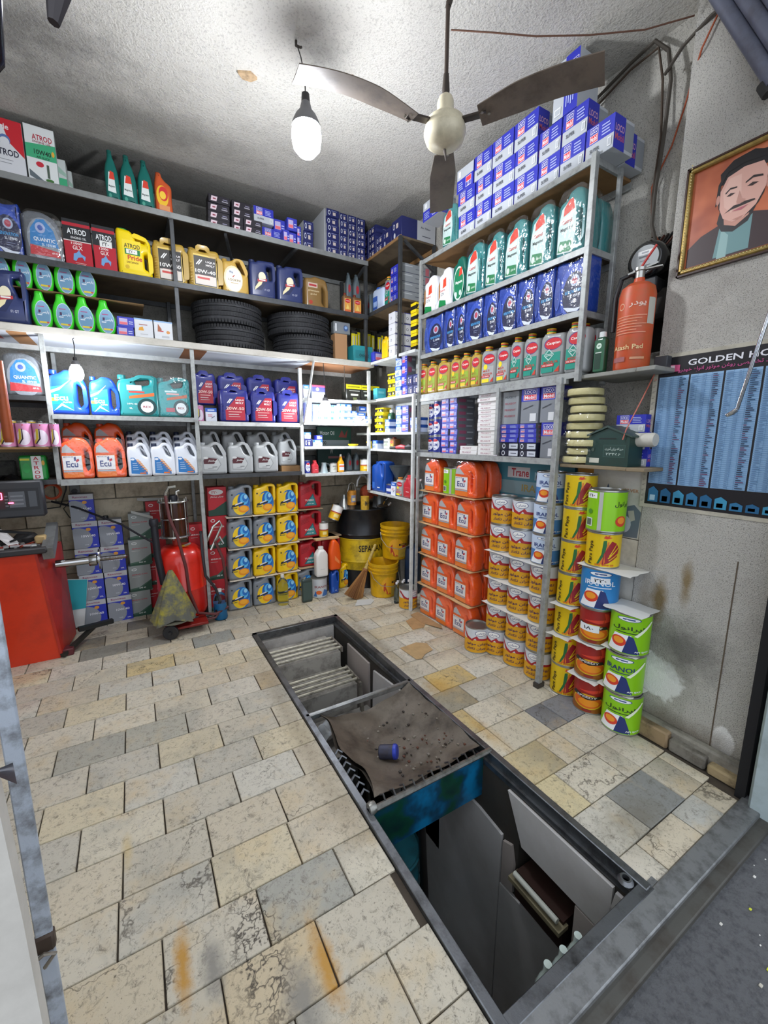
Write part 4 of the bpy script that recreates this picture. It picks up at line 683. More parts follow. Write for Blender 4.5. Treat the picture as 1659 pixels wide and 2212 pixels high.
carton('glx_tin', 'oil_tin', 'tin', .19, .27, .11, 'b52030', [('r', 0, .90, 1, 1, '1e2024'), ('r', 0, .87, 1, .93, 'b52030'), ('r', 0, .56, 1, .86, '1e2024'), ('t', 'ATROD', .5, .75, .7, .12, 'eceeee'), ('t', 'ENGINE OIL', .55, .62, .56, .05, 'd9dada'), ('r', 0, .54, 1, .56, 'e2d6d2'), ('t', '12000', .46, .50, .4, .05, 'f0e2de'), ('t', 'GLX', .48, .41, .36, .09, 'f0e2de'), ('p', [(.28, .14), (.32, .28), (.42, .30), (.52, .36), (.60, .28), (.74, .24), (.70, .14), (.62, .22), (.46, .2), (.38, .12)], '6f9fd0'), ('r', .35, .08, .75, .09, 'd9b0ac'), ('r', .4, .05, .72, .06, 'd9b0ac')], [('r', 0, .56, 1, .86, '1e2024')], metal=.2, top='c9c9c4')
carton('glx_tin_tag', 'oil_tin', 'tin', .19, .27, .11, 'b52030', [('r', 0, .90, 1, 1, '1e2024'), ('r', 0, .87, 1, .93, 'b52030'), ('r', 0, .56, 1, .86, '1e2024'), ('t', 'ATROD', .5, .75, .7, .12, 'eceeee'), ('r', .3, .54, .84, .68, 'e9eae6'), ('t', '۲۴۰', .55, .61, .3, .09, '23262a'), ('t', '12000', .46, .50, .4, .05, 'f0e2de'), ('t', 'GLX', .48, .41, .36, .09, 'f0e2de'), ('p', [(.28, .14), (.32, .28), (.42, .30), (.52, .36), (.60, .28), (.74, .24), (.70, .14), (.62, .22), (.46, .2), (.38, .12)], '6f9fd0')], metal=.2, top='c9c9c4')
carton('atrod_white_red', 'oil_tin', 'tin', .22, .29, .12, 'd8dade', [('p', [(0, .62), (.5, .62), (1, .36), (1, 1), (0, 1)], 'c5222e'), ('p', [(0, .60), (.45, .60), (.62, .5), (.4, .88), (0, .9)], 'd8dade'), ('t', 'Pride', .34, .86, .5, .1, 'e9d9d9'), ('e', .42, .62, .18, .1, '5a74a8'), ('e', .42, .59, .15, .08, 'd8dade'), ('t', 'ATROD', .42, .40, .8, .12, '23253a'), ('r', .2, .26, .62, .27, '8a8d94'), ('r', .2, .20, .56, .21, '8a8d94')], metal=.1, top='c9c9c4')
carton('atrod_green', 'oil_tin', 'tin', .20, .30, .12, 'dfe3e2', [('p', [(0, .42), (1, .42), (1, .72), (0, .66)], '3fa878'), ('t', 'ATROD', .58, .80, .66, .10, 'b02438'), ('t', 'ENGINE OIL', .56, .72, .6, .04, '8a3040'), ('t', '10W40', .55, .54, .56, .09, '1d3a2c'), ('t', 'API SL/CF', .55, .45, .44, .04, '1d4a34'), ('e', .42, .32, .13, .05, 'c22a3a'), ('p', [(.05, .2), (.05, .08), (.4, .0), (.6, 0)], '5f6a70'), ('e', .9, .56, .05, .05, 'e0a83a'), ('r', .64, .10, .72, .34, '4a5a4c'), ('e', .7, .06, .14, .03, '3f6f34')], [('r', 0, 0, 1, 1, 'b9bdbc')], metal=.1, top='c9c9c4')
carton('small_green_tin', 'oil_tin', 'tin', .09, .18, .09, 'c9cfcc', [('r', 0, .05, 1, .45, '3fa878'), ('p', [(0, .8), (1, .6), (1, .5), (0, .6)], '9ab8a8')], metal=.2)
carton('atrod_green_jug', 'oil_tin', 'tin', .20, .16, .1, '1c8a38', [('r', .45, .04, .82, .98, 'dfe3e0')]+[('t', c, .63, .88-.185*i, .2, .14, 'b52438') for i, c in enumerate('ATROD')]+[('e', .25, .5, .14, .2, '2fa04c'), ('r', .05, .8, .4, .88, 'd8d43a'), ('e', .88, .7, .06, .1, 'd9a83a')], rough=.3, ch=.012)
loco_logo = lambda x, z, s, sz: [('r', x-.5*s, z-.5*sz, x+.5*s, z+.5*sz, 'e8e6ec'), ('r', x-.47*s, z+.02*sz, x+.47*s, z+.46*sz, '2b32a8'), ('r', x-.47*s, z-.46*sz, x+.47*s, z-.02*sz, 'e23a4a'), ('t', 'LOCO', x, z+.24*sz, .8*s, .3*sz, 'f2f0f4'), ('t', 'Mobil', x, z-.24*sz, .8*s, .32*sz, 'f2f0f4')]
txl = lambda x, z, s, sz: [('r', x-.5*s, z+k*sz, x+(.5-.12*(k % 2))*s, z+(k+.45)*sz, 'aab4e6') for k in (-2, -1, 0, 1)]
lf = [('r', 0, .45, 1, 1, '2b32b0')]+loco_logo(.28, .72, .30, .48)+txl(.72, .72, .3, .09)+[('t', 'SUPER', .34, .24, .34, .12, '3f444c'), ('r', .80, .1, .93, .36, 'e8eaec'), ('r', .82, .13, .91, .33, 'b9bec4')]
lr = [('r', 0, 0, .55, 1, '2b32b0')]+[('r', .55, .1, 1, .9, '8f959c'), ('t', 'LOCO', .28, .62, .44, .2, 'd9a4b8'), ('t', 'Mobil', .28, .36, .44, .2, 'c25a70')]
carton('loco_box', 'filter_box', 'box', .26, .145, .16, 'b9bec4', lf, lr); carton('loco_flip', 'filter_box', 'box', .26, .145, .16, 'b9bec4', [('r', 0, 0, 1, .55, '2b32b0'), ('r', .55, .08, .88, .5, 'e8e6ec'), ('r', .57, .28, .86, .48, 'e23a4a'), ('r', .57, .10, .86, .26, '2b32b0'), ('t', 'LOCO', .715, .18, .24, .13, math.pi, 'f2f0f4')][:5]+[('r', .1, .65, .24, .9, 'e8eaec')]+txl(.24, .28, .3, .09), lr)
carton('loco_tall', 'filter_box', 'box', .13, .21, .13, '80858c', [('r', 0, .62, 1, 1, '2b32b0')]+loco_logo(.5, .80, .74, .3)+[('p', [(.15, .42), (.7, .52), (.7, .49), (.15, .39)], '3f444c'), ('r', .55, .06, .9, .28, 'd9dcdf')], [('r', 0, .62, 1, 1, '22288a')])
carton('loco_slim', 'filter_box', 'box', .17, .05, .14, '2b32b0', loco_logo(.2, .5, .24, .7)+txl(.72, .5, .34, .14), [('r', 0, 0, 1, 1, '5f646c'), ('t', 'LOCO', .3, .65, .3, .25, 'c9a0b0'), ('t', 'Mobil', .3, .3, .3, .25, 'c25a70')])
carton('loco_cube', 'filter_box', 'box', .07, .055, .10, '3a42b8', [('r', .12, .2, .6, .82, 'e8c0cc'), ('r', .14, .5, .58, .8, 'b8b4e0'), ('r', .14, .22, .58, .46, 'e8707e'), ('r', .68, .3, .92, .38, 'c9cff0'), ('r', .68, .5, .92, .58, 'c9cff0')], [('r', 0, 0, 1, 1, '62666e'), ('r', .1, .25, .5, .75, '8a4a64'), ('r', .55, .4, .9, .6, '9a9fa8')])
carton('black_slim', 'filter_box', 'box', .17, .05, .12, '1f1b24', [('p', [(.1, .2), (.36, .2), (.42, .8), (.14, .8)], 'd9c4cc'), ('r', .2, .42, .34, .58, '8a3044'), ('r', .62, .3, .9, .42, 'a8a4b0'), ('r', .66, .55, .88, .65, '8a86a0')])
navy_f = [('e', .22, .5, .1, .3, 'd9dce6'), ('e', .22, .5, .065, .2, '1f2554'), ('r', .5, .2, .72, .62, 'cdbfb6'), ('r', .4, .74, .8, .82, '8d93b8')]
carton('navy_box', 'filter_box', 'box', .11, .07, .16, '222860', navy_f, [('r', 0, .2, .9, .5, '2c336e'), ('r', .45, .56, .75, .62, '8d93b8')], l=[('r', 0, 0, 1, 1, 'c3c6ca'), ('r', .2, .3, .7, .36, '6f747c')])
carton('navy_white', 'filter_box', 'box', .15, .13, .34, '222860', [('e', .22, .7, .09, .14, 'd9dce6'), ('e', .22, .7, .06, .09, '1f2554'), ('r', .45, .55, .66, .78, 'cdbfb6'), ('e', .3, .25, .09, .14, 'd9dce6'), ('r', .55, .1, .8, .16, '8d93b8')], [('r', .45, 0, 1, 1, 'b9bcc2'), ('t', 'Air Filter', .7, .7, .3, .1, '4a4f5c'), ('r', .6, .28, .85, .32, '4a4f5c')])
carton('peugeot_box', 'filter_box', 'box', .17, .036, .14, 'e6e4e2', [('t', 'PEUGEOT', .42, .5, .52, .42, 'a06a74'), ('r', .02, .05, .98, .1, 'bdbab8')])
carton('grey_box', 'filter_box', 'box', .17, .21, .12, '8f9498', [('t', 'PEUGEOT', .5, .82-.0, .7, .07, '4a5058')]+[('t', 'PEUGEOT', .5, .82-.19*i, .7, .06, 'a04a58') for i in range(1, 4)])
carton('bp_box', 'filter_box', 'box', .17, .055, .14, '15182e', [('e', .2, .5, .09, .36, 'dfe2ea'), ('e', .2, .5, .06, .24, '15182e'), ('r', .5, .15, .98, .85, 'c9ced8'), ('r', .6, .45, .9, .55, '30364c')])
carton('white_blue_box', 'filter_box', 'box', .08, .07, .07, 'c9d4ea', [('r', 0, .62, 1, 1, '2f62c0'), ('r', .2, .66, .8, .92, '9ab4e6'), ('r', .15, .12, .7, .3, '8fa4cc'), ('p', [(.3, .3), (.7, .5), (.7, .44), (.3, .24)], '3f5fa0')], [('r', 0, .62, 1, 1, '28509a')])
carton('tall_white_blue', 'filter_box', 'box', .09, .13, .07, 'e3e8f2', [('r', 0, .72, 1, 1, '2f62c0'), ('r', .2, .8, .8, .9, 'c9d8f2'), ('r', .2, .5, .6, .54, 'd05a70'), ('r', .2, .4, .6, .44, 'd05a70'), ('p', [(.5, .3), (.8, .45), (.8, .4), (.5, .25)], '30364c')], [('r', 0, 0, 1, 1, '28509a')])
carton('yellow_black_box', 'filter_box', 'box', .07, .07, .08, 'ecd012', [('r', 0, .3, 1, .78, '1c1b18'), ('p', [(.2, .35), (.4, .72), (.55, .4)], 'ecd012'), ('p', [(.55, .4), (.7, .72), (.85, .35)], 'e4e2da')], [('r', 0, .3, 1, .7, 'b59f10')], l=[('r', 0, .3, 1, .7, '1c1b18')])
carton('battery_box', 'parts_box', 'box', .17, .17, .12, '23241f', [('r', 0, .66, 1, .9, 'e9d818'), ('r', .1, .74, .9, .82, '8a8414'), ('r', .2, .54, .9, .58, 'a8a89e'), ('r', .3, .3, .8, .4, 'c3c4b8'), ('r', .45, .05, .7, .2, '6a7248')], ch=.008)
carton('teal_box', 'parts_box', 'box', .12, .11, .1, '2a8f98', [('r', .1, .2, .9, .7, '247e88'), ('t', '0602', .55, .4, .5, .2, '134a50')])
carton('cyan_box', 'parts_box', 'box', .08, .065, .08, '4ab4c8', [('r', .15, .2, .8, .5, '7fd0dc')])
carton('red_white_box', 'parts_box', 'box', .12, .11, .1, 'dfe4ee', [('r', 0, .5, 1, 1, '3c3f9c'), ('r', 0, .86, 1, 1, 'd0405a'), ('e', .4, .7, .12, .12, 'c9cfe6')])
carton('cake_box', 'parts_box', 'box', .14, .12, .1, 'dcdfe2', [('p', [(.2, .4), (.5, .4), (.45, .6), (.25, .55)], 'e6a42a'), ('r', .25, .68, .7, .72, 'a04a3c'), ('r', 0, .93, 1, 1, '8fb4dc'), ('r', .3, .2, .7, .24, 'b9bcc0')])
carton('cake_box_b', 'parts_box', 'box', .14, .12, .1, 'dcdfe2', [('p', [(.18, .45), (.4, .45), (.4, .6), (.22, .85)], 'a8603a'), ('e', .75, .45, .1, .08, 'd9903a'), ('r', .3, .45, .5, .5, 'c23a3a'), ('r', 0, .93, 1, 1, '8fb4dc'), ('r', .4, .15, .8, .25, 'b9bcc0')])
carton('kraft_box', 'cardboard_box', 'box', .13, .22, .1, 'b58a62', None); carton('silver_case', 'metal_case', 'case', .17, .12, .06, 'a9b0b4', [('r', .1, .2, .18, .8, 'e8ecee'), ('e', .72, .5, .14, .24, '4a6290'), ('e', .72, .55, .08, .12, '8fb0dc')], metal=.6, ch=.008, rough=.25)
carton('white_round_box', 'filter_box', 'box', .10, .10, .09, 'dcdde2', [('e', .3, .5, .1, .13, '3a3f50'), ('e', .3, .5, .07, .09, 'dcdde2'), ('e', .65, .5, .1, .13, '3a3f50'), ('e', .65, .5, .07, .09, 'dcdde2'), ('p', [(0, .95), (1, .95), (1, 1), (0, 1)], '3a3fa8'), ('p', [(0, 0), (1, 0), (1, .05), (0, .05)], '22264a')], [('r', 0, 0, 1, 1, 'c9cad0')], l=[('e', .4, .5, .1, .13, '3a3f50'), ('e', .4, .5, .07, .09, 'dcdde2')])
carton('silver_slim', 'filter_box', 'box', .24, .07, .24, '2b32b0', [('r', 0, 0, 1, .5, '2b32b0')]+loco_logo(.16, .5, .14, .5)+txl(.5, .5, .25, .12), [('r', 0, 0, 1, 1, '8f9498'), ('r', .1, .7, .4, .8, 'bcc0c4'), ('r', .5, .5, .8, .58, '5f646c'), ('r', .84, .1, .96, .9, 'c26a74'), ('r', .0, .0, 1, .05, '5a5f66')])
def wiper(parts):
    pass
b = MB(); b.box(-.02, .02, -.012, .012, 0, .30, M('2a2a26', .4), .004); b.box(-.019, .019, -.0125, .0, .16, .27, M('e6d818', .4)); b.box(-.012, .012, -.013, 0, .03, .12, M('d9cf1c', .4)); b.box(-.005, .006, -.0145, 0, .05, .25, M('c9cac4', .3))
kind('wiper_pack', 'wiper_pack', 'wiper', .045, .30, .025, [], b)
# 1L label tin plate of "Pars Paya" is done; tyre
b = MB(); R, T = .28, .175
prof = [(.165, 0.02), (.18, .004), (.23, 0), (.262, .010), (.277, .024), (.28, .035), (.28, .048), (.272, .050), (.272, .055), (.28, .057), (.28, .084), (.272, .086), (.272, .090), (.28, .092), (.28, .119), (.272, .121), (.272, .126), (.28, .128), (.28, .141), (.277, .151), (.262, .165), (.23, .175), (.18, .171), (.165, .155), (.17, .10), (.165, .02)]
rub = M('26272a', .72, dirt=.35, scale=14, dcol='55565a'); b.lathe(prof, 72, rub, caps=False)
tr = MB()
for k in range(72):
    a = 2*math.pi*k/72
    for z0, z1, da in ((.006, .032, .0), (.143, .169, .02), (.060, .080, .03), (.096, .115, .05)):
        ca, sa = math.cos(a+da), math.sin(a+da); ri, ro = (.262, .2835) if z0 < .05 or z1 > .13 else (.27, .2825); hw = .0085
        P4 = lambda r, t, z: (r*ca-t*sa, r*sa+t*ca, z)
        tr.add([P4(r, t, z) for r in (ri, ro) for t in (-hw, hw) for z in (z0, z1)], [(4, 5, 7, 6), (0, 4, 6, 2), (1, 3, 7, 5), (0, 1, 5, 4), (2, 6, 7, 3)], M('1d1e21', .75))
kind('tyre', 'tyre', 'tyre', .56, .175, .56, [('tyre_body', b, None), ('tread_blocks', tr, None)])
# ================================================================ SHELVING
alu = M('a3a6a4', .5, .25, dirt=.55, scale=22, bump=.1, dcol='4d4c47'); dsteel = M('4c4e50', .5, .5, dirt=.5, scale=18, dcol='222120'); wht = M('cdd0cd', .5, dirt=.5, scale=12, dcol='6a665c')
ply = M('6b5c47', .75, dirt=.7, scale=5, dcol='3a3026'); ply_l = M('9a7448', .7, dirt=.6, scale=5, dcol='5b4630'); dply = M('463f37', .8, dirt=.6, scale=5)
def shelf(t, x0, x1, y0, y1, z, board, rail, fr=.03, edge='b', hidden_back=True):
    ob('shelf_board', MB().box(x0, x1, y0+.004, y1, z-.016, z, board, .002), t)
    if edge == 'b':
        ob('rail', MB().box(x0, x1, y0-.004, y0+.004, z-fr, z+.002, rail), t)
        if hidden_back: ob('rail', MB().box(x0, x1, y1-.01, y1, z-.05, z-.016, rail), t)
    else:
        ob('rail', MB().box(x0-.004, x0+.004, y0, y1, z-fr, z+.002, rail), t)
        ob('rail', MB().box(x1-.01, x1, y0, y1, z-.05, z-.016, rail), t)
def post(t, x, y, z0, z1, m, s=.028): ob('post', MB().box(x-s/2, x+s/2, y-s/2, y+s/2, z0, z1, m, .002), t)
YF = 3.6
U = thing('wall_shelving', 'dark steel upper shelving along the back wall above the table shelf', 'shelving')
shelf(U, -1.2, 1.97, YF, 4.13, 3.072, dply, M('8d908f', .5, .3, dirt=.4), .035); shelf(U, -1.2, 1.97, YF, 4.13, 2.618, ply, dsteel, .035)
for x in (-.95, .378, 1.955): post(U, x, YF+.02, 2.212, 3.04, dsteel)
for x in (-.9, .36, 1.94): post(U, x, 4.1, 2.212, 3.04, dsteel)
ob('brace', MB().bar((.75, YF+.03, 2.62+.41), (.9, 4.05, 2.9), .02, .02, dsteel), U); ob('brace', MB().bar((1.95, YF+.03, 3.03), (1.93, 4.05, 2.86), .02, .02, dsteel), U)
for x in (.37, 1.3): ob('bracket', MB().box(x-.012, x+.012, YF, 4.1, 3.03, 3.055, dsteel), U)
t = thing('table_shelf', 'long whitish laminate shelf running the length of the back wall', 'shelf')
ob('shelf_board', MB().box(-1.2, 2.03, YF-.01, 4.13, 2.163, 2.208, M('c2beb4', .55, dirt=.4, scale=8, dcol='8a8474'), .003), t)
for x0, x1, m in ((-1.2, -.62, M('c9cdd6', .5, dirt=.2)), (-.52, .40, M('d6dce4', .4)), (.56, 1.40, M('d6dce4', .4)), (-.62, -.52, M('a87a50', .7)), (.40, .56, M('8a5a3a', .7)), (1.40, 2.0, M('b3805a', .7, dirt=.2))): ob('under_panel', MB().box(x0, x1, YF+.02, 4.02, 2.155, 2.163, m), t)
b = MB().art([('t', 'D FILC', .16, .6, .26, .35, '3a4a8a'), ('r', .5, .1, .7, .5, 'b8434a'), ('r', .36, .3, .5, .7, '6a76a8'), ('r', .74, .2, .92, .6, 'b8434a')], .56, .38, lambda a, b_, o: (-1.19+a, 3.64+b_, 2.155-o)); ob('print', b, t)
ob('rail', MB().box(-1.2, 2.0, 4.02, 4.05, 2.12, 2.155, wht), t)
L = thing('wall_rack', 'white painted angle steel rack below the long shelf, left half', 'shelving')
for x in (-.448, .452): post(L, x, YF+.02, 0 if x > 0 else 1.18, 2.163, alu); 
post(L, .44, 4.08, 0, 2.12, alu)
shelf(L, -.44, .44, YF, 4.1, 1.652, ply, alu); shelf(L, -.44, .44, YF, 4.1, 1.212, ply, alu, .04); shelf(L, -1.2, -.46, YF, 4.1, 1.768, dply, dsteel); shelf(L, -1.2, -.46, YF, 4.1, 1.44, ply_l, M('b79a74', .7), .012); shelf(L, -1.2, -.46, YF, 4.1, 1.215, dply, dsteel)
post(L, -.448, 4.08, 1.18, 2.12, alu)
L2 = thing('wall_rack', 'white painted angle steel rack with navy and silver jugs', 'shelving')
post(L2, 1.305, YF+.02, 1.18, 2.1, wht); shelf(L2, .468, 1.29, YF, 4.1, 1.628, ply, wht); shelf(L2, .468, 1.29, YF, 4.1, 1.208, dply, dsteel, .03)
ob('brace', MB().bar((1.42, YF-.02, 2.163), (1.32, YF-.02, 1.63), .035, .008, wht), L2)
L3 = thing('wall_rack', 'white four-level rack of small goods lit by the glowing bulb', 'shelving')
post(L3, 1.985, YF+.02, 1.0, 2.13, wht)
for z in (1.848, 1.643, 1.428, 1.183): shelf(L3, 1.322, 1.97, YF, 4.1, z, wht, wht, .022)
L4 = thing('corner_rack', 'dark post rack in the room corner with white lower board', 'shelving')
post(L4, 2.0, 3.11, 2.17, 3.11, dsteel); post(L4, 2.34, 3.11, 2.17, 3.11, dsteel)
shelf(L4, 2.0, 2.36, 3.10, 4.1, 3.115, ply, ply_l, .02, 'r'); shelf(L4, 2.0, 2.36, 3.10, 4.1, 2.645, M('6f5b42', .7, dirt=.6), dsteel, .03, 'r'); shelf(L4, 1.99, 2.36, 2.86, 3.58, 2.20, wht, wht, .02, 'r')
ob('brace', MB().bar((2.03, 3.10, 3.08), (2.34, 3.10, 2.9), .02, .02, dsteel), L4)
L5 = thing('corner_rack', 'white lower corner rack with small filters and bottles', 'shelving')
for z in (1.862, 1.556, 1.405, .992): shelf(L5, 2.0, 2.36, 2.87, 3.9, z, wht, wht, .02, 'r')
post(L5, 2.0, 2.885, .0, 1.86, wht, .025)
R1 = thing('side_rack', 'tall aluminium rack on the right wall holding boxes and jugs', 'shelving')
for z, m in ((2.845, ply_l), (2.45, ply), (2.152, ply), (1.848, alu)): shelf(R1, 2.035, 2.37 if z > 2.8 else 2.30, 1.45, 2.85, z, m, alu, .028, 'r'); ob('rail', MB().box(2.04, 2.24, 1.436, 1.45, z-.028, z+.002, alu), R1)
post(R1, 2.035, 1.437, 1.80, 2.86, alu); post(R1, 2.235, 1.43, 1.80, 2.85, alu, .022); post(R1, 2.035, 2.862, 1.40, 2.85, alu, .024)
R2 = thing('side_rack', 'lower aluminium rack on the right wall with filter boxes over the can stacks', 'shelving')
post(R2, 2.03, 1.535, 0, 1.83, alu, .032); post(R2, 2.03, 1.985, 1.40, 1.82, alu, .024); shelf(R2, 2.035, 2.33, 1.55, 2.93, 1.392, ply, alu, .034, 'r'); ob('rail', MB().box(2.026, 2.05, 1.5, 2.9, 1.795, 1.82, alu), R2)
post(R2, 2.02, 2.84, .2, 1.36, alu, .02); ob('foot_plate', MB().box(2.0, 2.06, 1.515, 1.55, 0, .03, M('4a4540', .7, .5)), R2)
t = thing('wall_shelf', 'white board shelf carrying the fire extinguisher', 'shelf'); ob('shelf_board', MB().box(2.045, 2.37, 1.145, 1.43, 1.812, 1.832, M('8f8f88', .7, dirt=.5), .003), t); ob('shelf_board', MB().box(2.045, 2.22, 1.06, 1.145, 1.812, 1.832, M('8f8f88', .7, dirt=.5), .003), t)
t = thing('wall_shelf', 'wooden board shelf under the green mailbox', 'shelf'); ob('shelf_board', MB().box(2.045, 2.37, 1.145, 1.515, 1.35, 1.368, M('8a7a60', .7, dirt=.6), .003), t); ob('shelf_board', MB().box(2.045, 2.22, 1.06, 1.145, 1.35, 1.368, M('8a7a60', .7, dirt=.6), .003), t)
# ================================================================ GOODS, BACK WALL
B, G = 'b', 'oil jugs on the back wall shelves'
# top shelf
rows('atrod_white_red', [(-12, 60)], 3.62, 3.072, B, 'large red and white oil tin at the far left of the top shelf', '', .30); rows('atrod_green', [(62, 129)], 3.62, 3.072, B, 'white and green square oil tin on the top shelf', '', .31)
for i, (a, b_) in enumerate(((131, 149), (148, 162))): rows('small_green_tin', [(a, b_)], 3.70+i*.12, 3.072, B, ['small white and green tin right beside the tall tin', 'small tin half hidden at the end of the green tins'][i], '', .2, depth=.09)
rows('teal_bottle', [(230, 262), (263, 300), (301, 336)], 3.63, 3.072, B, 'teal oil bottle', 'on the top shelf', .31, 'teal bottles on the top shelf'); rows('orange_bottle', [(337, 376)], 3.63, 3.072, B, 'orange oil bottle beside three teal ones on the top shelf', '', .26)
def stack(key, a, b_, n, plane, z, side, hh, desc, where, group, depth=None, gap=0):
    for k in range(n):
        d_ = desc if n == 1 else (f'{desc}, topmost' if k == n-1 else f'{desc}, bottom one' if k == 0 else f'{desc}, {ORD[k]} up')
        rows(key, [(a, b_)], plane, z+k*(hh+gap), side, d_+' '+where, '', hh, group, .012, depth)
W1 = 'on the top back shelf'
for i, (a, b_, n) in enumerate(((450, 498, 4), (500, 545, 4))): stack('black_slim', a, b_, n, 3.64, 3.072, B, .055, 'flat black filter box', ['in the left black stack', 'in the second black stack'][i], 'black filter boxes on the top shelf')
stack('black_slim', 527, 568, 2, 3.61, 3.072, B, .052, 'flat black filter box', 'before the blue boxes', 'black filter boxes on the top shelf')
for i, (a, b_, z, y) in enumerate(((548, 592, .12, 3.66), (566, 612, 0, 3.70), (592, 617, .10, 3.70), (612, 626, .0, 3.62), (621, 643, .11, 3.64), (624, 641, .0, 3.64), (642, 651, .07, 3.66), (642, 651, .0, 3.66))):
    rows('loco_cube' if b_-a < 30 else 'loco_box', [(a, b_)], y, 3.072+z, B, ['blue filter box over the black ones', 'blue and grey filter box right of the black ones', 'small blue filter box in the middle of the pile', 'small blue filter cube at the shelf edge', 'small blue filter cube on top of another', 'small blue filter cube under another', 'tiny blue filter cube at pile end, upper', 'tiny blue filter cube at pile end, lower'][i]+' '+W1, '', .11 if b_-a > 30 else .095, 'blue boxes on the top shelf')
stack('navy_box', 656, 678, 3, 3.66, 3.072, B, .075, 'navy filter box', 'in the short lone stack', 'navy boxes on the top shelf')
for i, (a, b_, n) in enumerate(((705, 733, 7), (734, 752, 6), (753, 771, 6), (772, 790, 6))): stack('navy_box', a, b_, n, 3.62, 3.072-.0, B, .058, 'navy filter box', f"of the {ORD[i]} column in the big stack", 'navy boxes on the top shelf')
ob_ = MB().box(-.002, .002, 0, .3, 0, .4, 'c3c6ca'); w_ = ob('carton_flap', ob_, None, (at_x(703, 3.63, 3.1), 3.64, 3.073)); tag(w_, 'pale side panel of the big navy box stack', 'cardboard')
# corner rack top
for i in range(5):
    y1 = 4.0-i*.135
    for k in range(4 if i < 4 else 2):
        put('navy_box', f"navy filter box, {ORD[k]} up in corner row {['nearest the wall','second from wall','third from wall','fourth from wall','at the front'][i]}", 2.09, y1, 3.115+k*.062, -math.pi/2, (1.15, 1, .86), 'navy boxes in the corner')
for i, (y, z, s_) in enumerate(((3.20, 0, 1.0), (3.36, .0, .9), (3.22, .0, 0))):
    if s_: put('navy_white', ['navy carton with white lower half at the corner rack edge', 'navy carton behind the edge carton on the corner rack'][i], 2.19, y, 3.115+z, -math.pi/2, (1, 1, 1.2*s_))
# corner rack, second level
for k in range(4): rows('silver_slim', [(843, 865)], 2.02, 2.647+k*.072, 'r', f"long blue carton with grey side, {ORD[k]} up on the corner rack", '', .07, 'long cartons on the corner rack', depth=.3)
for key, a, b_, h_, d_ in (('grey_bottle', 793, 800, .2, 'slim grey bottle at the far end of the corner rack'), ('blue_white_bottle', 803, 828, .22, 'pale blue and white bottle on the corner rack'), ('caspian_cng', 829, 842, .25, 'green bottle with red oval beside the long cartons')): rows(key, [(a, b_)], 2.03, 2.647, 'r', d_, '', h_, depth=.08)
for i in range(3): rows('teal_bottle' if i else 'grey_bottle', [(799+9*i, 808+9*i)], 2.16, 2.647, 'r', f"dark bottle behind the pale one, {ORD[i]} from the wall", '', .27, 'dark bottles in the corner', depth=.07)
# second shelf
W2 = 'on the second back shelf'; z = 2.618
rows('renovation', [(-30, 54)], 3.63, z, B, 'dark blue wrapped oil jug at the far left '+W2, '', .31); rows('quantic', [(56, 142)], 3.63, z, B, 'grey wrapped oil jug with blue oval label '+W2, '', .29)
rows('glx_tin', [(143, 204)], 3.64, z, B, 'black and red square oil tin '+W2, '', .285); rows('glx_tin_tag', [(206, 256)], 3.64, z, B, 'black and red tin with price tag '+W2, '', .285)
rows('pride_jug', [(256, 332)], 3.63, z, B, 'bright yellow oil jug with green cap corner '+W2, '', .31)
rows('lm_gold', [(334, 408)], 3.64, z, B, 'gold oil jug in film behind the rack post '+W2, '', .29); rows('lm_gold', [(409, 481)], 3.63, z, B, 'gold oil jug with white price tag '+W2, '', .29)
rows('gold_jug', [(482, 540)], 3.63, z, B, 'pale gold oil jug with round cream label '+W2, '', .27)
rows('navy_jug', [(541, 598), (601, 657)], 3.63, z, B, 'slate navy oil jug with picture label', W2, .30, G); rows('brown_jug', [(660, 711)], 3.66, z, B, 'brown gold oil jug '+W2, '', .27)
rows('grey_bottle', [(749, 762), (765, 781)], 3.72, z+.13, B, 'silvery grey oil bottle', 'above the amber ones', .25, 'bottles at the shelf end'); rows('amber_bottle', [(742, 761), (763, 783)], 3.63, z, B, 'amber oil bottle', W2, .17, 'bottles at the shelf end')
tag(ob('riser', MB().box(-.12, .12, -.06, .06, 0, .129, M('5b4630', .8)), None, (1.93, 3.79, z)), 'small wooden riser under the grey bottles by the corner', 'riser')
# table shelf
z = 2.208; W3 = 'on the long table shelf'
rows('navy_jug', [(-25, 68)], 3.61, z, B, 'big dark navy jug at the far left '+W3, '', .33)
rows('green_bottle', [(-2, 22), (70, 117), (116, 163), (163, 209), (209, 254)], 3.63, z, B, 'bright green coolant bottle', 'of the lower row', .225, 'green bottles on the table shelf')
t = thing('cardboard_sheet', 'brown board between the two rows of green bottles', 'board', me=MB().box(-.98, .16, 3.63, 3.95, z+.226, z+.231, M('6b5230', .8)))
rows('green_bottle', [(-18, 27), (29, 73), (73, 119), (119, 165), (165, 212)], 3.66, z+.232, B, 'bright green coolant bottle', 'of the upper row', .235, 'green bottles on the table shelf')
b = MB().box(-.005, .005, 0, .2, 0, .2, film()); 
stack('loco_cube', 253, 291, 2, 3.63, z, B, .066, 'blue filter box', 'right of the green bottles', 'blue boxes on the table shelf', depth=.09)
rows('cake_box', [(292, 333)], 3.64, z, B, 'white carton with orange print, left one of two', '', .135); rows('cake_box_b', [(334, 375)], 3.64, z, B, 'white carton with brown print, right one of two', '', .135)
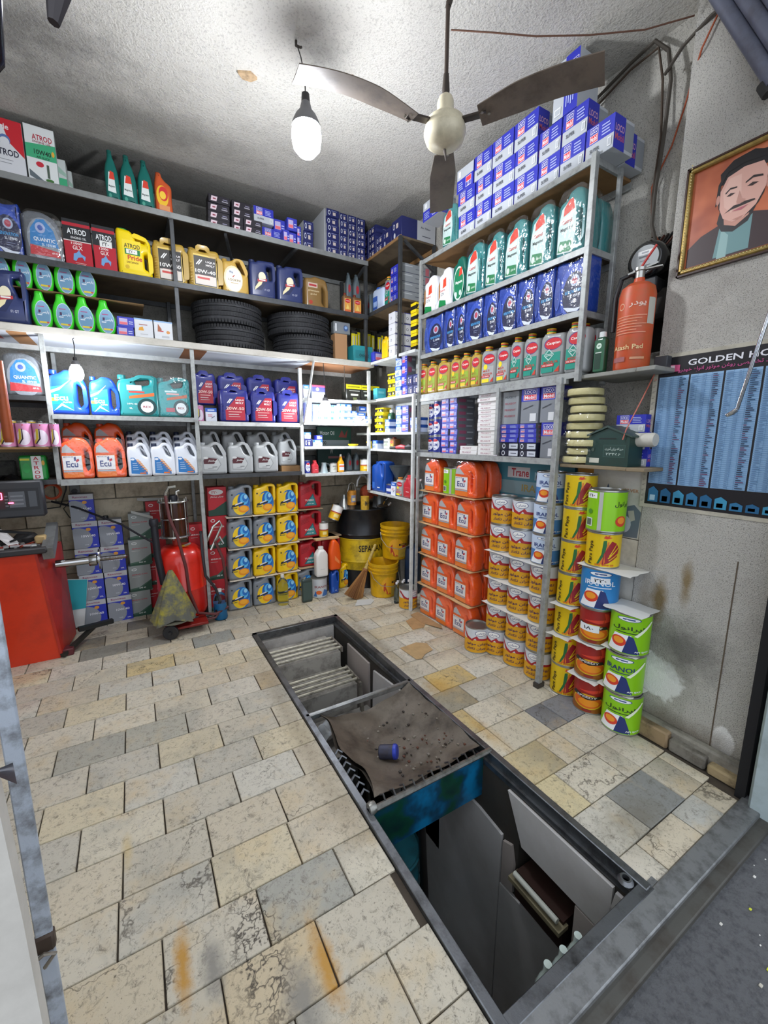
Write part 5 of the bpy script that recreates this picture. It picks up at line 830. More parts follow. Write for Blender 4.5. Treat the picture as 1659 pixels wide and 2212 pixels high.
for i, (px, dz, dx) in enumerate(((499, 0, 0), (497, .176, -.01), (654, 0, .01), (650, .176, -.015))):
    x = at_x(px, 3.86, z+.1)+dx; put('tyre', ['black car tyre at the bottom of the left pair', 'black car tyre on top of the left pair', 'black car tyre at the bottom of the right pair', 'black car tyre on top of the right pair'][i], x, 3.865+random.uniform(-.004, .004), z+dz, random.random()*6, (.97, .97, 1), 'tyres on the table shelf')
rows('kraft_box', [(724, 751)], 3.66, z, B, 'tall brown cardboard box right of the tyres', '', .23); put('silver_case', 'silver metal case lying over the brown cardboard box', at_x(738, 3.68, 2.5), 3.7, z+.231, 0, (1, 1, .9))
rows('teal_box', [(763, 806)], 3.61, z, B, 'teal carton in front of the wiper packs', '', .14); rows('loco_cube', [(808, 836)], 3.55, z, B, 'blue filter box beside the teal carton', '', .09)
wp = 0
for i, px in enumerate((760, 768, 777, 786, 797, 808, 816, 824)):
    wp += 1; put('wiper_pack', f"black and yellow wiper pack, {ORD[i]} from left by the corner", at_x(px, 3.8, 2.4), 3.78+.03*(i % 3), z, random.uniform(-.2, .2), (1, 1, random.uniform(1.0, 1.15)), 'wiper blade packs')
rows('yellow_swirl', [(836, 856)], 3.3, 2.2, B, 'small yellow oil jug behind the white boxes', '', .2, depth=.1)
for k in range(4):
    for j, (a, b_) in enumerate(((853, 870), (872, 898))): rows('white_round_box', [(a, b_)], 3.16, 2.2+k*.089, B, f"white hexagonal filter box, {ORD[k]} up, {['left','right'][j]} stack on corner board", '', .086, 'white filter boxes in the corner', depth=.10)
for k in range(5): rows('yellow_black_box', [(899, 912)], 2.96, 2.2+k*.078, B, f"yellow and black box, {ORD[k]} up by the rack corner", '', .075, 'yellow boxes in the corner', depth=.08)
# lower left rack
z = 1.652
rows('ecu_blue', [(108, 195)], 3.62, z, B, 'bright blue oil jug below the glowing bulb', '', .30); rows('ecu_blue', [(197, 262)], 3.62, z, B, 'bright blue oil jug in clear film, right of the bulb', '', .27)
r_ = put('teal_jug', 'teal oil jug with round black label, unwrapped', (at_x(264, 3.63, z)+at_x(340, 3.63, z))/2, 3.69, z, 0, (1.30, 1, 1.12)); rows('teal_wrapped', [(342, 415)], 3.63, z, B, 'teal oil jug wrapped in clear film by the post', '', .30)
z = 1.212; W5 = 'on the lower left rack shelf'
rows('ecu_jug', [(137, 205), (208, 274)], 3.88, z+.13, B, 'dull orange jug standing behind', W5, .27); rows('ecu_wrapped', [(135, 207), (208, 276)], 3.62, z, B, 'orange film wrapped jug', 'at the front '+W5, .29)
for r0, (y, dz, dx) in enumerate(((3.62, 0, 0), (3.76, .045, -2), (3.9, .09, -3))): rows('white_jug', [(278+dx, 331+dx), (329+dx, 382+dx), (380+dx, 433+dx)], y, z+dz, B, 'white oil jug, '+['front', 'middle', 'rear'][r0]+' row', 'on the rack', .26, 'white jugs on the rack')
for i, (y, dz) in enumerate(((3.83, .044), (3.97, .089))): tag(ob('riser', MB().box(-.24, .24, -.06, .06, 0, dz, M('5b4630', .8)), None, (.16, y-.0, z)), ['low wooden step under the middle white jugs', 'higher wooden step under the rear white jugs'][i], 'riser')
tag(ob('riser', MB().box(-.21, .21, -.08, .08, 0, .129, M('4a3a2a', .8)), None, (-.20, 3.96, z)), 'wooden step under the rear orange jugs', 'riser')
rows('quantic', [(12, 102)], 3.62, 1.768, B, 'silver grey wrapped jug with round price tag', '', .27)
rows('yellow_tin', [(20, 41), (62, 84)], 3.66, 1.44, B, 'gold tin behind the pink ones', '', .17, 'tins behind'); rows('maroon_tin', [(41, 61), (85, 104)], 3.75, 1.44, B, 'maroon tin behind the pink ones', '', .17, 'tins behind')
# pink cans stand lower, in front
t = thing('wall_shelf', 'thin board carrying the row of pink tins', 'shelf', me=MB().box(-1.2, -.47, 3.50, 3.6, 1.425, 1.437, ply_l))
rows('pink_can', [(-3, 35), (35, 72), (71, 110), (109, 131)], 3.50, 1.437, B, 'pink tin with white circle', 'on the left board', .155, 'pink tins', depth=.1)
rows('atrod_green_jug', [(45, 106)], 3.62, 1.215, B, 'green tin with upright lettering above the balancer', '', .165)
# middle rack
z = 1.628
for i, (a, b_) in enumerate(((421, 470), (473, 533), (535, 592), (595, 648))): rows('lm_navy', [(a, b_)], 3.80, z+.14, B, f"navy and red oil jug, {ORD[i]} from left of the rear row", '', .265, 'navy jugs on the rack')
rows('lm_navy', [(477, 541), (543, 598), (600, 651)], 3.62, z, B, 'navy and red oil jug', 'of the front row', .275, 'navy jugs on the rack')
tag(ob('riser', MB().box(-.40, .40, -.07, .07, 0, .139, M('3a3026', .8)), None, (.90, 3.88, z)), 'wooden step under the rear navy jugs', 'riser')
rows('pink_can', [(424, 443)], 3.66, z, B, 'pink and white tin in front of the rear navy jugs', '', .13); rows('carton_w' if 'carton_w' in KIND else 'tall_white_blue', [(445, 470)], 3.68, z, B, 'small pale box beside the single pink tin', '', .11)
z = 1.208
rows('silver_jug', [(440, 480), (483, 533), (536, 587), (590, 634)], 3.86, z+.09, B, 'silver jug with maroon label', 'of the rear row', .27, 'silver jugs')
rows('silver_jug', [(432, 494), (495, 550), (551, 604)], 3.62, z, B, 'silver jug with maroon label', 'of the front row', .27, 'silver jugs'); rows('silver_jug', [(604, 643)], 3.70, z+.05, B, 'silver jug raised on a wooden block at the row end', '', .25)
tag(ob('riser', MB().box(-.085, .085, -.055, .055, 0, .049, ply_l), None, (at_x(624, 3.76, z), 3.755, z)), 'wooden block under the last silver jug', 'riser'); tag(ob('riser', MB().box(-.38, .38, -.07, .07, 0, .089, M('3a3026', .8)), None, (.87, 3.93, z)), 'dark step under the rear silver jugs', 'riser')
# right small-goods rack
z = 1.848
rows('tall_white_blue', [(656, 668)], 3.65, z, B, 'narrow white box behind the white brace', '', .12); rows('red_white_box', [(674, 704)], 3.62, z, B, 'red blue and white box on the top level', '', .12)
rows('battery_box', [(748, 781), (781, 804), (804, 820)], 3.62, z, B, 'black box with yellow band', 'on the top level', .165, 'black and yellow boxes'); stack('cyan_box', 815, 835, 2, 3.50, z, B, .06, 'light teal box', 'beside the black boxes', 'teal boxes', depth=.07)
for n_ in (1,): tag(ob('wall_shelf', MB().box(1.80, 2.0, 3.49, 3.6, z-.012, z, wht), None), 'small white board filling the gap at the corner', 'shelf')
z = 1.643; W6 = 'on the bulb level'
for i, (a, b_, n) in enumerate(((661, 674, 3), (734, 748, 3), (748, 760, 3), (759, 771, 2))): stack('white_blue_box', a, b_, n, 3.63, z, B, .058, 'small white and blue box', ['left of the bulb', 'in stack right of the bulb', 'in second stack right of the bulb', 'in third stack right of the bulb'][i], 'small boxes by the bulb', depth=.07)
rows('tall_white_blue', [(771, 790)], 3.61, z, B, 'upright white box with blue top '+W6, '', .10); rows('tall_white_blue', [(776, 792)], 3.70, z, B, 'taller pale box behind the upright white box', '', .165); [stack('white_blue_box', 677+14*q, 690+14*q, 3, 3.72, z, B, .056, 'small white box behind the glare', f'{ORD[q]} stack behind the bulb', 'small boxes by the bulb', depth=.07) for q in range(4)]; rows('white_blue_box', [(789, 803)], 3.61, z, B, 'white box at the right end '+W6, '', .07)
z = 1.428
rows('navy_box', [(658, 675)], 3.63, z, B, 'blue box with white ring print, lower left', '', .07); rows('white_blue_box', [(676, 697)], 3.63, z, B, 'white and blue box on the third level', '', .06, depth=.08); rows('white_blue_box', [(658, 672)], 3.63, z+.071, B, 'white blue box stacked over the ring print box', '', .055, depth=.08); rows('loco_cube', [(684, 697)], 3.66, z+.061, B, 'blue box atop the white and blue box', '', .04, depth=.08)
t = thing('dish', 'round yellow lid lying on the third level', 'lid', (at_x(763, 3.66, z), 3.66, z)); ob('lid', MB().lathe([(.001, 0), (.04, 0), (.045, .012), (.05, .015), (.05, .022), (.001, .02)], 20, M('dcc61c', .4)), t)
b = MB().box(1.60, 1.97, 3.98, 4.02, 1.22, 1.62, M('22403c', .6), .002)
mp = lambda a, b_, o: (1.60+a, 3.98-o, 1.22+b_); b.art([('r', 0, .6, 1, .98, '1f4d40'), ('t', 'Motor Oil', .28, .84, .42, .10, 'c9d2cc'), ('r', 0, .53, .94, .66, '8f989a'), ('t', '8000', .14, .595, .22, .09, '1a2a2a'), ('p', [(.62, .74), (.72, .92), (.80, .78), (.9, .94), (.86, .72)], '8a3a36'), ('r', .3, .2, .8, .26, '8a5a5a'), ('t', 'W', .4, .38, .1, .12, 'a9b2ae')], .37, .4, mp)
tag(ob('motor_oil_carton', b), 'dark green motor oil carton standing behind the shelves', 'carton')
z = 1.183
for key, a, b_, h_, d_ in (('gum_can', 660, 673, .12, 'blue and white can at the left of the bottom level'), ('red_bottle', 675, 690, .12, 'small red bottle beside the blue can'), ('white_can', 716, 731, .09, 'paint stained white can on the bottom level'), ('yellow_bottle', 732, 745, .175, 'orange yellow bottle with white cap'), ('grey_bottle', 750, 763, .18, 'grey bottle, left one on the bottom level'), ('grey_bottle', 766, 779, .18, 'grey bottle, right one on the bottom level'), ('yellow_white_can', 783, 800, .12, 'yellow and white can at the right end')): rows(key, [(a, b_)], 3.63 if key != 'grey_bottle' else 3.75, z, B, d_, '', h_)
t = thing('funnel', 'grey metal funnel upside down on the bottom level', 'funnel', (at_x(701, 3.66, z), 3.67, z)); ob('cone', MB().lathe([(.038, 0), (.036, .005), (.022, .075), (.024, .095), (.001, .096)], 18, M('a9b9bc', .4, .4)), t); ob('handle', MB().tube([(.02, 0, .085), (.05, 0, .08), (.065, 0, .05), (.06, 0, .01)], .006, M('5a6064', .5)), t)
# corner lower rack
RR = 'r'
for j, (a, b_, n, zz, hh, key, nm, kk) in enumerate(((853, 866, 4, 1.862, .085, 'white_blue_box', 'white and blue filter box', 'left'), (866, 878, 4, 1.862, .085, 'loco_cube', 'blue filter box', 'right'), (879, 890, 2, 1.862, .08, 'navy_box', 'navy ring print box', 'left'), (890, 902, 2, 1.862, .08, 'navy_box', 'navy ring print box', 'right'), (836, 844, 3, 1.862, .07, 'yellow_black_box', 'yellow and black box', 'left'), (844, 852, 3, 1.862, .07, 'yellow_black_box', 'yellow and black box', 'right'),
    (808, 826, 4, 1.556, .058, 'yellow_black_box', 'yellow and black box', 'lone'), (830, 840, 2, 1.556, .06, 'white_blue_box', 'white and blue box', 'small'), (853, 865, 3, 1.556, .075, 'white_blue_box', 'white and blue box', 'tall'), (866, 880, 3, 1.556, .075, 'loco_cube', 'blue and grey box', 'tall'), (884, 903, 2, 1.556, .06, 'white_blue_box', 'white and blue box', 'near'))):
    stack(key, a, b_, n, 2.03, zz, RR, hh, nm, f"in the {kk} stack, {'upper' if zz > 1.8 else 'lower'} corner level", 'small boxes in the corner rack', depth=.09)
put('additive_bottle', 'tall dark spray can between the corner boxes', 2.10, at_y(846, 2.1, 1.6), 1.556, -math.pi/2, (.8, .8, 1.0))
z = 1.405
for key, a, b_, h_, d_ in (('yellow_black_box', 790, 800, .07, 'yellow box at the far end of the tool level'), ('white_blue_box', 803, 815, .08, 'white box with black ring on the tool level'), ('white_can', 823, 840, .10, 'dirty paint can on the tool level'), ('amber_bottle', 841, 851, .11, 'amber jar with red lid on the tool level')): rows(key, [(a, b_)], 2.03, z, RR, d_, '', h_, depth=.08)
t = thing('hand_tool', 'red and black pistol grip tool lying on the corner shelf', 'tool', (2.07, at_y(872, 2.07, z+.02), z), -1.3)
ob('grip', MB().tube([(-.09, 0, .02), (-.03, 0, .028), (.02, 0, .022)], [.012, .02, .016], M('c23a44', .4), 8), t); ob('head', MB().tube([(.02, 0, .022), (.07, 0, .03), (.1, 0, .028)], [.014, .026, .02], M('1f2022', .5), 8), t); ob('handle', MB().tube([(-.16, 0, .015), (-.09, 0, .02)], .014, M('26272a', .5), 8), t)
z = .992
rows('blue_jug', [(801, 829)], 2.02, z, RR, 'tall blue jug at the far end of the corner shelf', '', .30, depth=.12)
for key, a, b_, h_, d_, dp in (('small_blue_can', 830, 843, .09, 'small blue and white can before the blue jug', .06), ('tall_white_blue', 844, 854, .12, 'narrow green packet on the corner shelf', .05), ('caspian_multi', 854, 869, .17, 'grey bottle with red oval label on the corner shelf', .07), ('red_bottle', 868, 889, .20, 'large red bottle on the corner shelf', .08)): rows(key, [(a, b_)], 2.01, z, RR, d_, '', h_, depth=dp)
for i in range(4): put('clear_bottle', f"small clear bottle, {ORD[i]} from left on the corner shelf", 2.05+.05*(i % 2), 3.04-.045*i, z, 0, (.8, .8, .85), 'clear bottles on the corner shelf')
t = thing('funnel', 'big dark plastic funnel leaning on the blue jug', 'funnel', (2.14, 3.3, z+.02)); ob('cone', MB().lathe([(.10, .24), (.097, .24), (.03, .12), (.012, .10), (.010, 0), (.016, 0), (.018, .10), (.036, .12), (.10, .235)], 20, M('50585c', .4)), t)
# ================================================================ GOODS, RIGHT WALL
zt = 2.847; sp1 = [(989, 1025), (1025, 1061), (1061, 1108), (1108, 1160), (1160, 1207), (1207, 1260), (1262, 1325)]
sp2 = [(988, 1025), (1026, 1063), (1063, 1109), (1110, 1161), (1162, 1211), (1212, 1268)]
GB = 'blue and grey filter boxes on the right rack'
rows('loco_box', sp1, 2.045, zt, RR, 'blue grey box', 'in the bottom layer', .142, GB, depth=.155); rows('loco_box', sp2, 2.045, zt+.143, RR, 'blue grey box', 'in the middle layer', .142, GB, depth=.155)
rows('loco_flip', [(986, 1022)], 2.045, zt+.286, RR, 'blue grey box turned upside down in the top layer', '', .142, GB, depth=.155); rows('loco_box', [(1023, 1061), (1062, 1108), (1109, 1162)], 2.045, zt+.286, RR, 'blue grey box', 'in the top layer', .142, GB, depth=.155)
y_ = at_y(1188, 2.1, 3.2); r_ = put('loco_box', 'blue grey box standing on end beside the top layer', 2.125, y_+.07, zt+.286+.13, -math.pi/2, (1, 1, 1), GB); r_.rotation_euler = (0, math.radians(90), -math.pi/2); r_.location = (2.125, y_-.06, zt+.286+.131)
put('loco_box', 'box at the rack corner showing its grey side', 2.285, 1.50, zt, -math.pi/2, (.8, .95, 1), GB); put('loco_box', 'second box behind the middle layer near the wall', 2.285, 1.80, zt+.001, -math.pi/2, (1, .95, 1.9), GB)
rows('castrol', [(953, 986)], 2.045, zt, RR, 'teal wrapped jug alone at the rack top, far end', '', .27, depth=.12); put('loco_flip', 'blue grey box lying on the lone teal jug', 2.13, 2.78, zt+.278, -math.pi/2, (.8, .9, .9), GB)
z = 2.452
rows('castrol_white', [(914, 943), (945, 974)], 2.05, z, RR, 'white oil jug', 'on the teal jug shelf', .27, 'white jugs on the right rack', depth=.11); rows('castrol_green', [(975, 1005)], 2.05, z, RR, 'dark green oil jug beside the white ones', '', .29, depth=.11)
rows('castrol', [(1004, 1044), (1045, 1085), (1086, 1136), (1139, 1194), (1197, 1262)], 2.05, z, RR, 'teal film wrapped jug', 'on the upper shelf', .32, 'teal jugs on the right rack', depth=.12)
put('castrol', 'teal wrapped jug behind the nearest teal jug', 2.235, 1.57, z, -math.pi/2, (1, .8, 1.05))
z = 2.155
rows('renovation', [(915, 954), (957, 980), (981, 1002), (1003, 1039), (1041, 1070), (1071, 1111), (1112, 1150), (1151, 1192), (1193, 1262)], 2.05, z, RR, 'blue film wrapped jug', 'on the middle shelf', .278, 'blue jugs on the right rack', depth=.13)
z = 1.85; GC = 'bottles on the lowest tall rack shelf'
rows('caspian_gold', [(902, 919), (921, 940), (942, 968), (970, 990), (991, 1013), (1014, 1034)], 2.045, z, RR, 'gold oil bottle', 'on the right rack', .245, GC, depth=.08); rows('caspian_multi', [(1035, 1067), (1068, 1097)], 2.045, z, RR, 'grey and yellow bottle', 'on the right rack', .25, GC, depth=.08)
rows('caspian_cng', [(1098, 1124), (1125, 1159), (1161, 1211), (1213, 1262)], 2.045, z, RR, 'grey and green bottle', 'on the right rack', .262, GC, depth=.08); put('caspian_cng', 'grey oil bottle behind the nearest rack post', 2.2, 1.50, z, -math.pi/2, (1, 1, 1.1))
put('additive_bottle', 'small dark green additive bottle beside the extinguisher', 2.08, at_y(1293, 2.06, 1.9), 1.832, -math.pi/2, (.68, .7, .95))
z = 1.392
for i in range(3): put('gum_can', f"blue and white filter can, {['bottom','middle','top'][i]} one of the stack", 2.10, at_y(941, 2.06, 1.5), z+i*.135, -math.pi/2, (1, 1, .88), 'round blue cans')
for i in range(3): put('gum_can', f"blue white filter can at the back, {['bottom','middle','top'][i]} one", 2.13, at_y(922, 2.06, 1.5), z+i*.13, -math.pi/2, (.9, .9, .85), 'round blue cans')
for i, (a, b_) in enumerate(((951, 968), (969, 986))): stack('loco_cube', a, b_, 9, 2.05, z, RR, .0455, 'small blue filter box', f"of the {['left','right'][i]} tall column", 'small blue filter boxes', depth=.17)
stack('peugeot_box', 1030, 1073, 15, 2.05, z, RR, .0272, 'flat white filter box', 'in the white stack', 'flat white filter boxes', depth=.14); stack('peugeot_box', 991, 1028, 2, 2.05, z, RR, .03, 'flat white filter box', 'beside the white stack', 'flat white filter boxes', depth=.14)
rows('grey_box', [(1083, 1118)], 2.06, z+.202, RR, 'grey carton with repeated lettering over the blue boxes', '', .20, depth=.13)
stack('bp_box', 1078, 1118, 2, 2.05, z, RR, .044, 'black and white flat box', 'under the blue boxes', 'black and white flat boxes', depth=.14); stack('loco_slim', 1078, 1118, 4, 2.05, z+.089, RR, .028, 'blue flat filter box', 'under the grey carton', 'blue flat boxes', depth=.14)
stack('bp_box', 1119, 1157, 2, 2.05, z, RR, .044, 'black and white flat box', 'second column, lower', 'black and white flat boxes', depth=.14); stack('loco_slim', 1119, 1157, 4, 2.05, z+.089, RR, .028, 'blue flat filter box', 'second column', 'blue flat boxes', depth=.14)
rows('loco_tall', [(1122, 1160)], 2.06, z+.202, RR, 'upright blue and grey box beside the grey carton', '', .21, depth=.13); stack('loco_tall', 1162, 1197, 2, 2.06, z, RR, .205, 'upright blue and grey box', 'right of the flat boxes', 'upright blue and grey boxes', depth=.13)
# floor stacks on the right
card = M('c9a878', .8, dirt=.3, scale=10, dcol='8a6a44'); paper = M('d9d9d4', .8)
def sheet(label, x0, x1, y0, y1, z, m, th=.004):
    n = 6; pts = []
    for (ax, ay, bx, by) in ((x0, y0, x1, y0), (x1, y0, x1, y1), (x1, y1, x0, y1), (x0, y1, x0, y0)):
        for k in range(n): t_ = k/n; pts.append((ax+(bx-ax)*t_+random.uniform(-.006, .006), ay+(by-ay)*t_+random.uniform(-.006, .006)))
    return tag(ob('cardboard_sheet', MB().prism(pts, z, z+th, m, 'xy')), label, 'sheet', 'cardboard sheets between the stacks')
for k in range(5):
    z = .27*k; cols_ = [(2.83, 2.615), (2.61, 2.395), (2.39, 2.175)] if k < 4 else [(2.80, 2.60), None, (2.42, 2.19)]
    for i, c_ in enumerate(cols_):
        if not c_: continue
        a, b_ = c_; put('ecu_wrapped', f"orange jug, {['leftmost','middle','rightmost'][i]} column, {['bottom','second','third','fourth','top'][k]} layer of right floor stack", 2.055+.057+.004*(k % 2), (a+b_)/2, z, -math.pi/2+random.uniform(-.03, .03), ((a-b_)*.97/.20, 1, .264/.265), 'orange jugs on the floor')
    put('ecu_wrapped', f"orange jug behind the rightmost column, {['bottom','second','third','fourth','top'][k]} layer", 2.055+.057+.125, 2.27, z, -math.pi/2, (.98, 1, 1), 'orange jugs on the floor')
    if k: sheet(f"kraft cardboard sheet under the {['','second','third','fourth','top'][k]} layer of orange jugs", 2.035, 2.30, 2.18, 2.86, z-.0045, card)
t = put('iranol_green_seam', 'green can between the top orange jugs', 2.14, 2.51, 1.08, -.9, (.95, .95, .95))
def cans(keys, x, y, lab, group, gap=.0, z=0., rot=0):
    for k, key in enumerate(keys):
        put(key, lab.replace('#', ['bottom', 'second lowest', 'third', 'fourth', 'fifth', 'sixth', 'seventh'][k]), x+random.uniform(-.004, .004), y+random.uniform(-.004, .004), z, -math.atan2(x, y)-.08+random.uniform(-.08, .08), (1, 1, 1), group); z += KIND[key][3]+gap
GG = 'yellow cans on the floor'
put('behran_open', 'opened yellow and white can in front of the orange jugs', 2.03, 2.085, 0, -.75, (1, 1, 1))
cans(['behran']*6, 2.135, 1.985, 'yellow can with white band, # in the left column', GG, .001); cans(['behran']*6, 2.135, 1.808, 'yellow can with white band, # in the middle column', GG, .001)
cans(['behran']*4+['iranol_blue']*3, 2.135, 1.632, 'oil can, # in the column left of the rack post', GG, .001)
cans(['pars']*7, 2.14, 1.435, 'yellow can with red wing print, # in its column', 'wing print cans', .001, rot=.08)
cans(['speedy', 'speedy', 'speedy_tag', 'iranol_round', 'pars', 'iranol_green_seam'], 2.115, 1.262, 'can # from floor in the speckled red and orange column', 'mixed can column', .004, rot=.15)
cans(['iranol_green_fa', 'iranol_green', 'iranol_green_fa'], 2.115, 1.06+.02, 'bright green can, # of three by the wall corner', 'green cans', .004, rot=.2)
for i, (x0, x1, y0, y1, z_) in enumerate(((2.04, 2.2, 1.0, 1.18, .216), (2.04, 2.2, 1.0, 1.18, .435), (2.02, 2.21, .985, 1.185, .655), (2.02, 2.2, 1.18, 1.35, .2), (2.02, 2.2, 1.18, 1.35, .404), (2.02, 2.22, 1.06, 1.35, .839), (2.02, 2.2, 1.36, 1.5, .374), (2.02, 2.2, 1.36, 1.5, .562), (2.03, 2.22, 1.56, 2.05, .375), (2.03, 2.22, 1.56, 2.05, .562), (2.03, 2.22, 1.56, 2.05, .75))):
    sheet(['white paper under the second green can', 'white paper under the top green can', 'white paper lid over the top green can', 'white paper under the second speckled can', 'white paper under the tagged can', 'wide white paper sticking out over the blue can', 'paper under the third wing print can', 'paper under the fourth wing print can', 'white sheet above the second yellow can layer', 'white sheet above the third yellow can layer', 'white sheet above the fourth yellow can layer'][i], x0, x1, y0, y1, z_, paper, .0012)
# ================================================================ FLOOR STACKS, BACK
GT = 'blue oil tins on the floor'
for k, (sp_, dx) in enumerate((([(180, 235), (236, 289)], 0), ([(176, 229), (230, 280)], 0), ([(167, 221), (222, 274)], 0), ([(160, 216), (217, 268)], 0), ([(153, 207)], 0))):
    for i, s_ in enumerate(sp_): rows('blue_tin_cap' if (k == 3 and i == 1) else 'blue_tin', [s_], 3.93, k*.2145, B, f"blue grey oil tin, {['left','right'][i]} column, {['bottom','second','third','fourth','top'][k]} layer", '', .212, GT, depth=.11)
stack('green_tin', 281, 330, 4, 3.95, 0, B, .222, 'grey and dark green oil tin', 'beside the blue tins', 'grey green tins', depth=.11)
stack('red_tin', 318, 362, 4, 4.0, 0, B, .243, 'red oil tin', 'left of the red tank', 'red tins', depth=.09)
stack('red_tin', 410, 450, 3, 3.76, 0, B, .262, 'red oil tin', 'right of the red tank', 'red tins', depth=.11); stack('red_tin', 453, 494, 3, 3.74, 0, B, .282, 'red oil tin', 'beside the grey swirl jugs', 'red tins', depth=.11); rows('red_tin_fa', [(450, 492)], 3.74, .848, B, 'red tin with oval tag on top of its stack', '', .245, depth=.11)
cols = [((494, 548), ['grey_swirl']*4), ((549, 598), ['grey_swirl', 'yellow_swirl', 'grey_swirl', 'yellow_swirl']), ((600, 646), ['yellow_swirl']*4)]
for i, (s_, ks) in enumerate(cols):
    for k, key in enumerate(ks): rows(key, [s_], 3.66, k*.279, B, f"{'grey' if key[0]=='g' else 'yellow'} jug with blue swirl, column {['left','middle','right'][i]}, {['bottom','second','third','top'][k]} layer", '', .272, 'swirl label jugs', depth=.13)
    for k in (1, 2, 3): sheet(f"pale board under the {['','second','third','top'][k]} swirl jug, {['left','middle','right'][i]} column", at_x(s_[0], 3.66, .5), at_x(s_[1], 3.66, .5), 3.64, 3.8, k*.279-.005, M('c9bfae', .8))
rows('grey_swirl', [(641, 684)], 3.70, 0, B, 'grey jug turned away behind the dark can', '', .265); 
for k, z_ in enumerate((.279, .56, .845)): rows('red_jug', [(647, 695)], 3.72, z_, B, f"red jug with teal triangle, {['lowest','middle','top'][k]} one of its column", '', .262, 'red jugs', depth=.13)
rows('red_jug', [(694, 735)], 3.74, .279, B, 'red jug with price tag behind the orange bottle', '', .27)
for z_ in (.272, .553, .838): sheet(f"board under the {'lowest' if z_ < .3 else 'middle' if z_ < .6 else 'top'} red jug", at_x(645, 3.7, .5), at_x(738 if z_ < .6 else 700, 3.7, .5), 3.69, 3.88, z_, M('b39a78', .8), .006)
tag(ob('shelf_block', MB().box(1.22, 1.60, 3.88, 4.08, 0, .27, M('3f3a33', .9)), None), 'dark block under the red jug stack', 'block')
rows('white_iran', [(679, 713)], 3.55, 0, B, 'white can with orange dot under the white bottle', '', .195); rows('white_bottle', [(685, 711)], 3.58, .196, B, 'white plastic bottle on top of the white can', '', .295, depth=.09)
rows('dark_can', [(654, 677)], 3.52, 0, B, 'narrow dark grey metal can on the floor', '', .225); rows('orange_tall', [(714, 739)], 3.60, .235, B, 'bright orange bottle on a dark bottle crate', '', .30, depth=.08)
rows('blue_jug', [(716, 733)], 3.60, 0, B, 'purple blue bottle under the orange bottle', '', .232, depth=.07); rows('yellow_swirl', [(734, 756)], 3.70, 0, B, 'yellow and blue pouch beside the drum', '', .25, depth=.08)
rows('water_bottle', [(604, 628)], 3.55, 0, B, 'clear crumpled water bottle before the yellow jug', '', .28); 
t = put('water_bottle', 'clear bottle with blue liquid beside the hoses', at_x(478, 3.52, .1), 3.56, 0, 0, (1.25, 1.25, .9)); ob('liquid', MB().lathe([(.001, .004), (.036, .004), (.041, .02), (.040, .16), (.001, .16)], 18, M('1f7fb8', .2)), t)
rows('yellow_white_can', [(694, 713)], 3.66, .56, B, 'yellow and white can upright on the board', '', .145); r_ = put('yellow_white_can', 'yellow and white can tipped against the drum', at_x(719, 3.7, .8), 3.70, .72, 0, (1, 1, 1.0), None, (0, math.radians(24), 0))
tag(ob('shelf_board', MB().box(1.42, 1.66, 3.63, 3.86, .545, .559, card), None), 'kraft board ledge under the small yellow cans', 'board')
# ================================================================ LARGER THINGS
# oil drum
t = thing('oil_drum', 'black and yellow steel oil drum in the back corner', 'drum', (2.02, 3.84, 0))
R = .275
ob('drum_body', MB().lathe([(.001, .01), (R-.02, .01), (R, 0), (R+.004, .01), (R, .02), (R, .10), (R, .19)], 48, M('1c1e22', .35, .2, dirt=.4, scale=10, dcol='3c3a36')), t)
ob('drum_body', MB().lathe([(R, .19), (R, .26), (R+.008, .275), (R, .29), (R, .50), (R+.004, .505), (R, .51)], 48, M('d3b21a', .4, .1, dirt=.75, scale=9, dcol='5d4c1e'), caps=False), t, label='worn yellow middle band')
ob('drum_body', MB().lathe([(R, .51), (R, .535), (R+.008, .55), (R, .565), (R, .79), (R+.006, .80), (R+.004, .812), (R-.012, .812), (R-.018, .795), (.001, .795)], 48, M('1c1e22', .3, .2, dirt=.4, scale=10, dcol='3c3a36')), t)
mp = wrap(.5, R+.002); b = MB().art([('t', 'SEPAHAN', .62, .5, .52, .42, '241f14')], .5, .16, lambda a, b_, o: mp(a, b_+.335, o), cut=.04); o_ = ob('lettering', b, t); o_.rotation_euler[2] = -.35
# things on the drum
zt = .812
t = thing('hand_pump', 'rusty orange rotary hand pump standing on the drum', 'pump', (1.99, 3.70, zt))
ru = M('a5482c', .6, .4, dirt=.7, scale=25, dcol='3c2018')
ob('pump_body', MB().lathe([(.001, -.035), (.05, -.035), (.07, -.03), (.075, -.02), (.075, .02), (.07, .03), (.03, .035), (.015, .06), (.001, .06)], 24, ru, (.02, 0, .155), 'y'), t)
b = MB()
for k in range(7): a = k*.9; b.box(.02+.06*math.cos(a)-.008, .02+.06*math.cos(a)+.008, -.042, .03, .155+.06*math.sin(a)-.008, .155+.06*math.sin(a)+.008, ru, .002)
ob('bolt', b, t); ob('pipe', MB().tube([(.02, 0, .10), (.02, 0, .05), (.02, 0, .0)], .018, M('9a7430', .6, .3, dirt=.6), 10), t)
ob('spout', MB().tube([(.03, 0, .22), (.03, 0, .28), (-.01, 0, .325), (-.06, 0, .325), (-.09, 0, .28), (-.10, 0, .22)], .014, M('a9a9a4', .35, .5, dirt=.4), 10), t); ob('crank', MB().tube([(.02, -.03, .155), (.08, -.065, .13), (.10, -.08, .12)], .008, ru, 8), t)
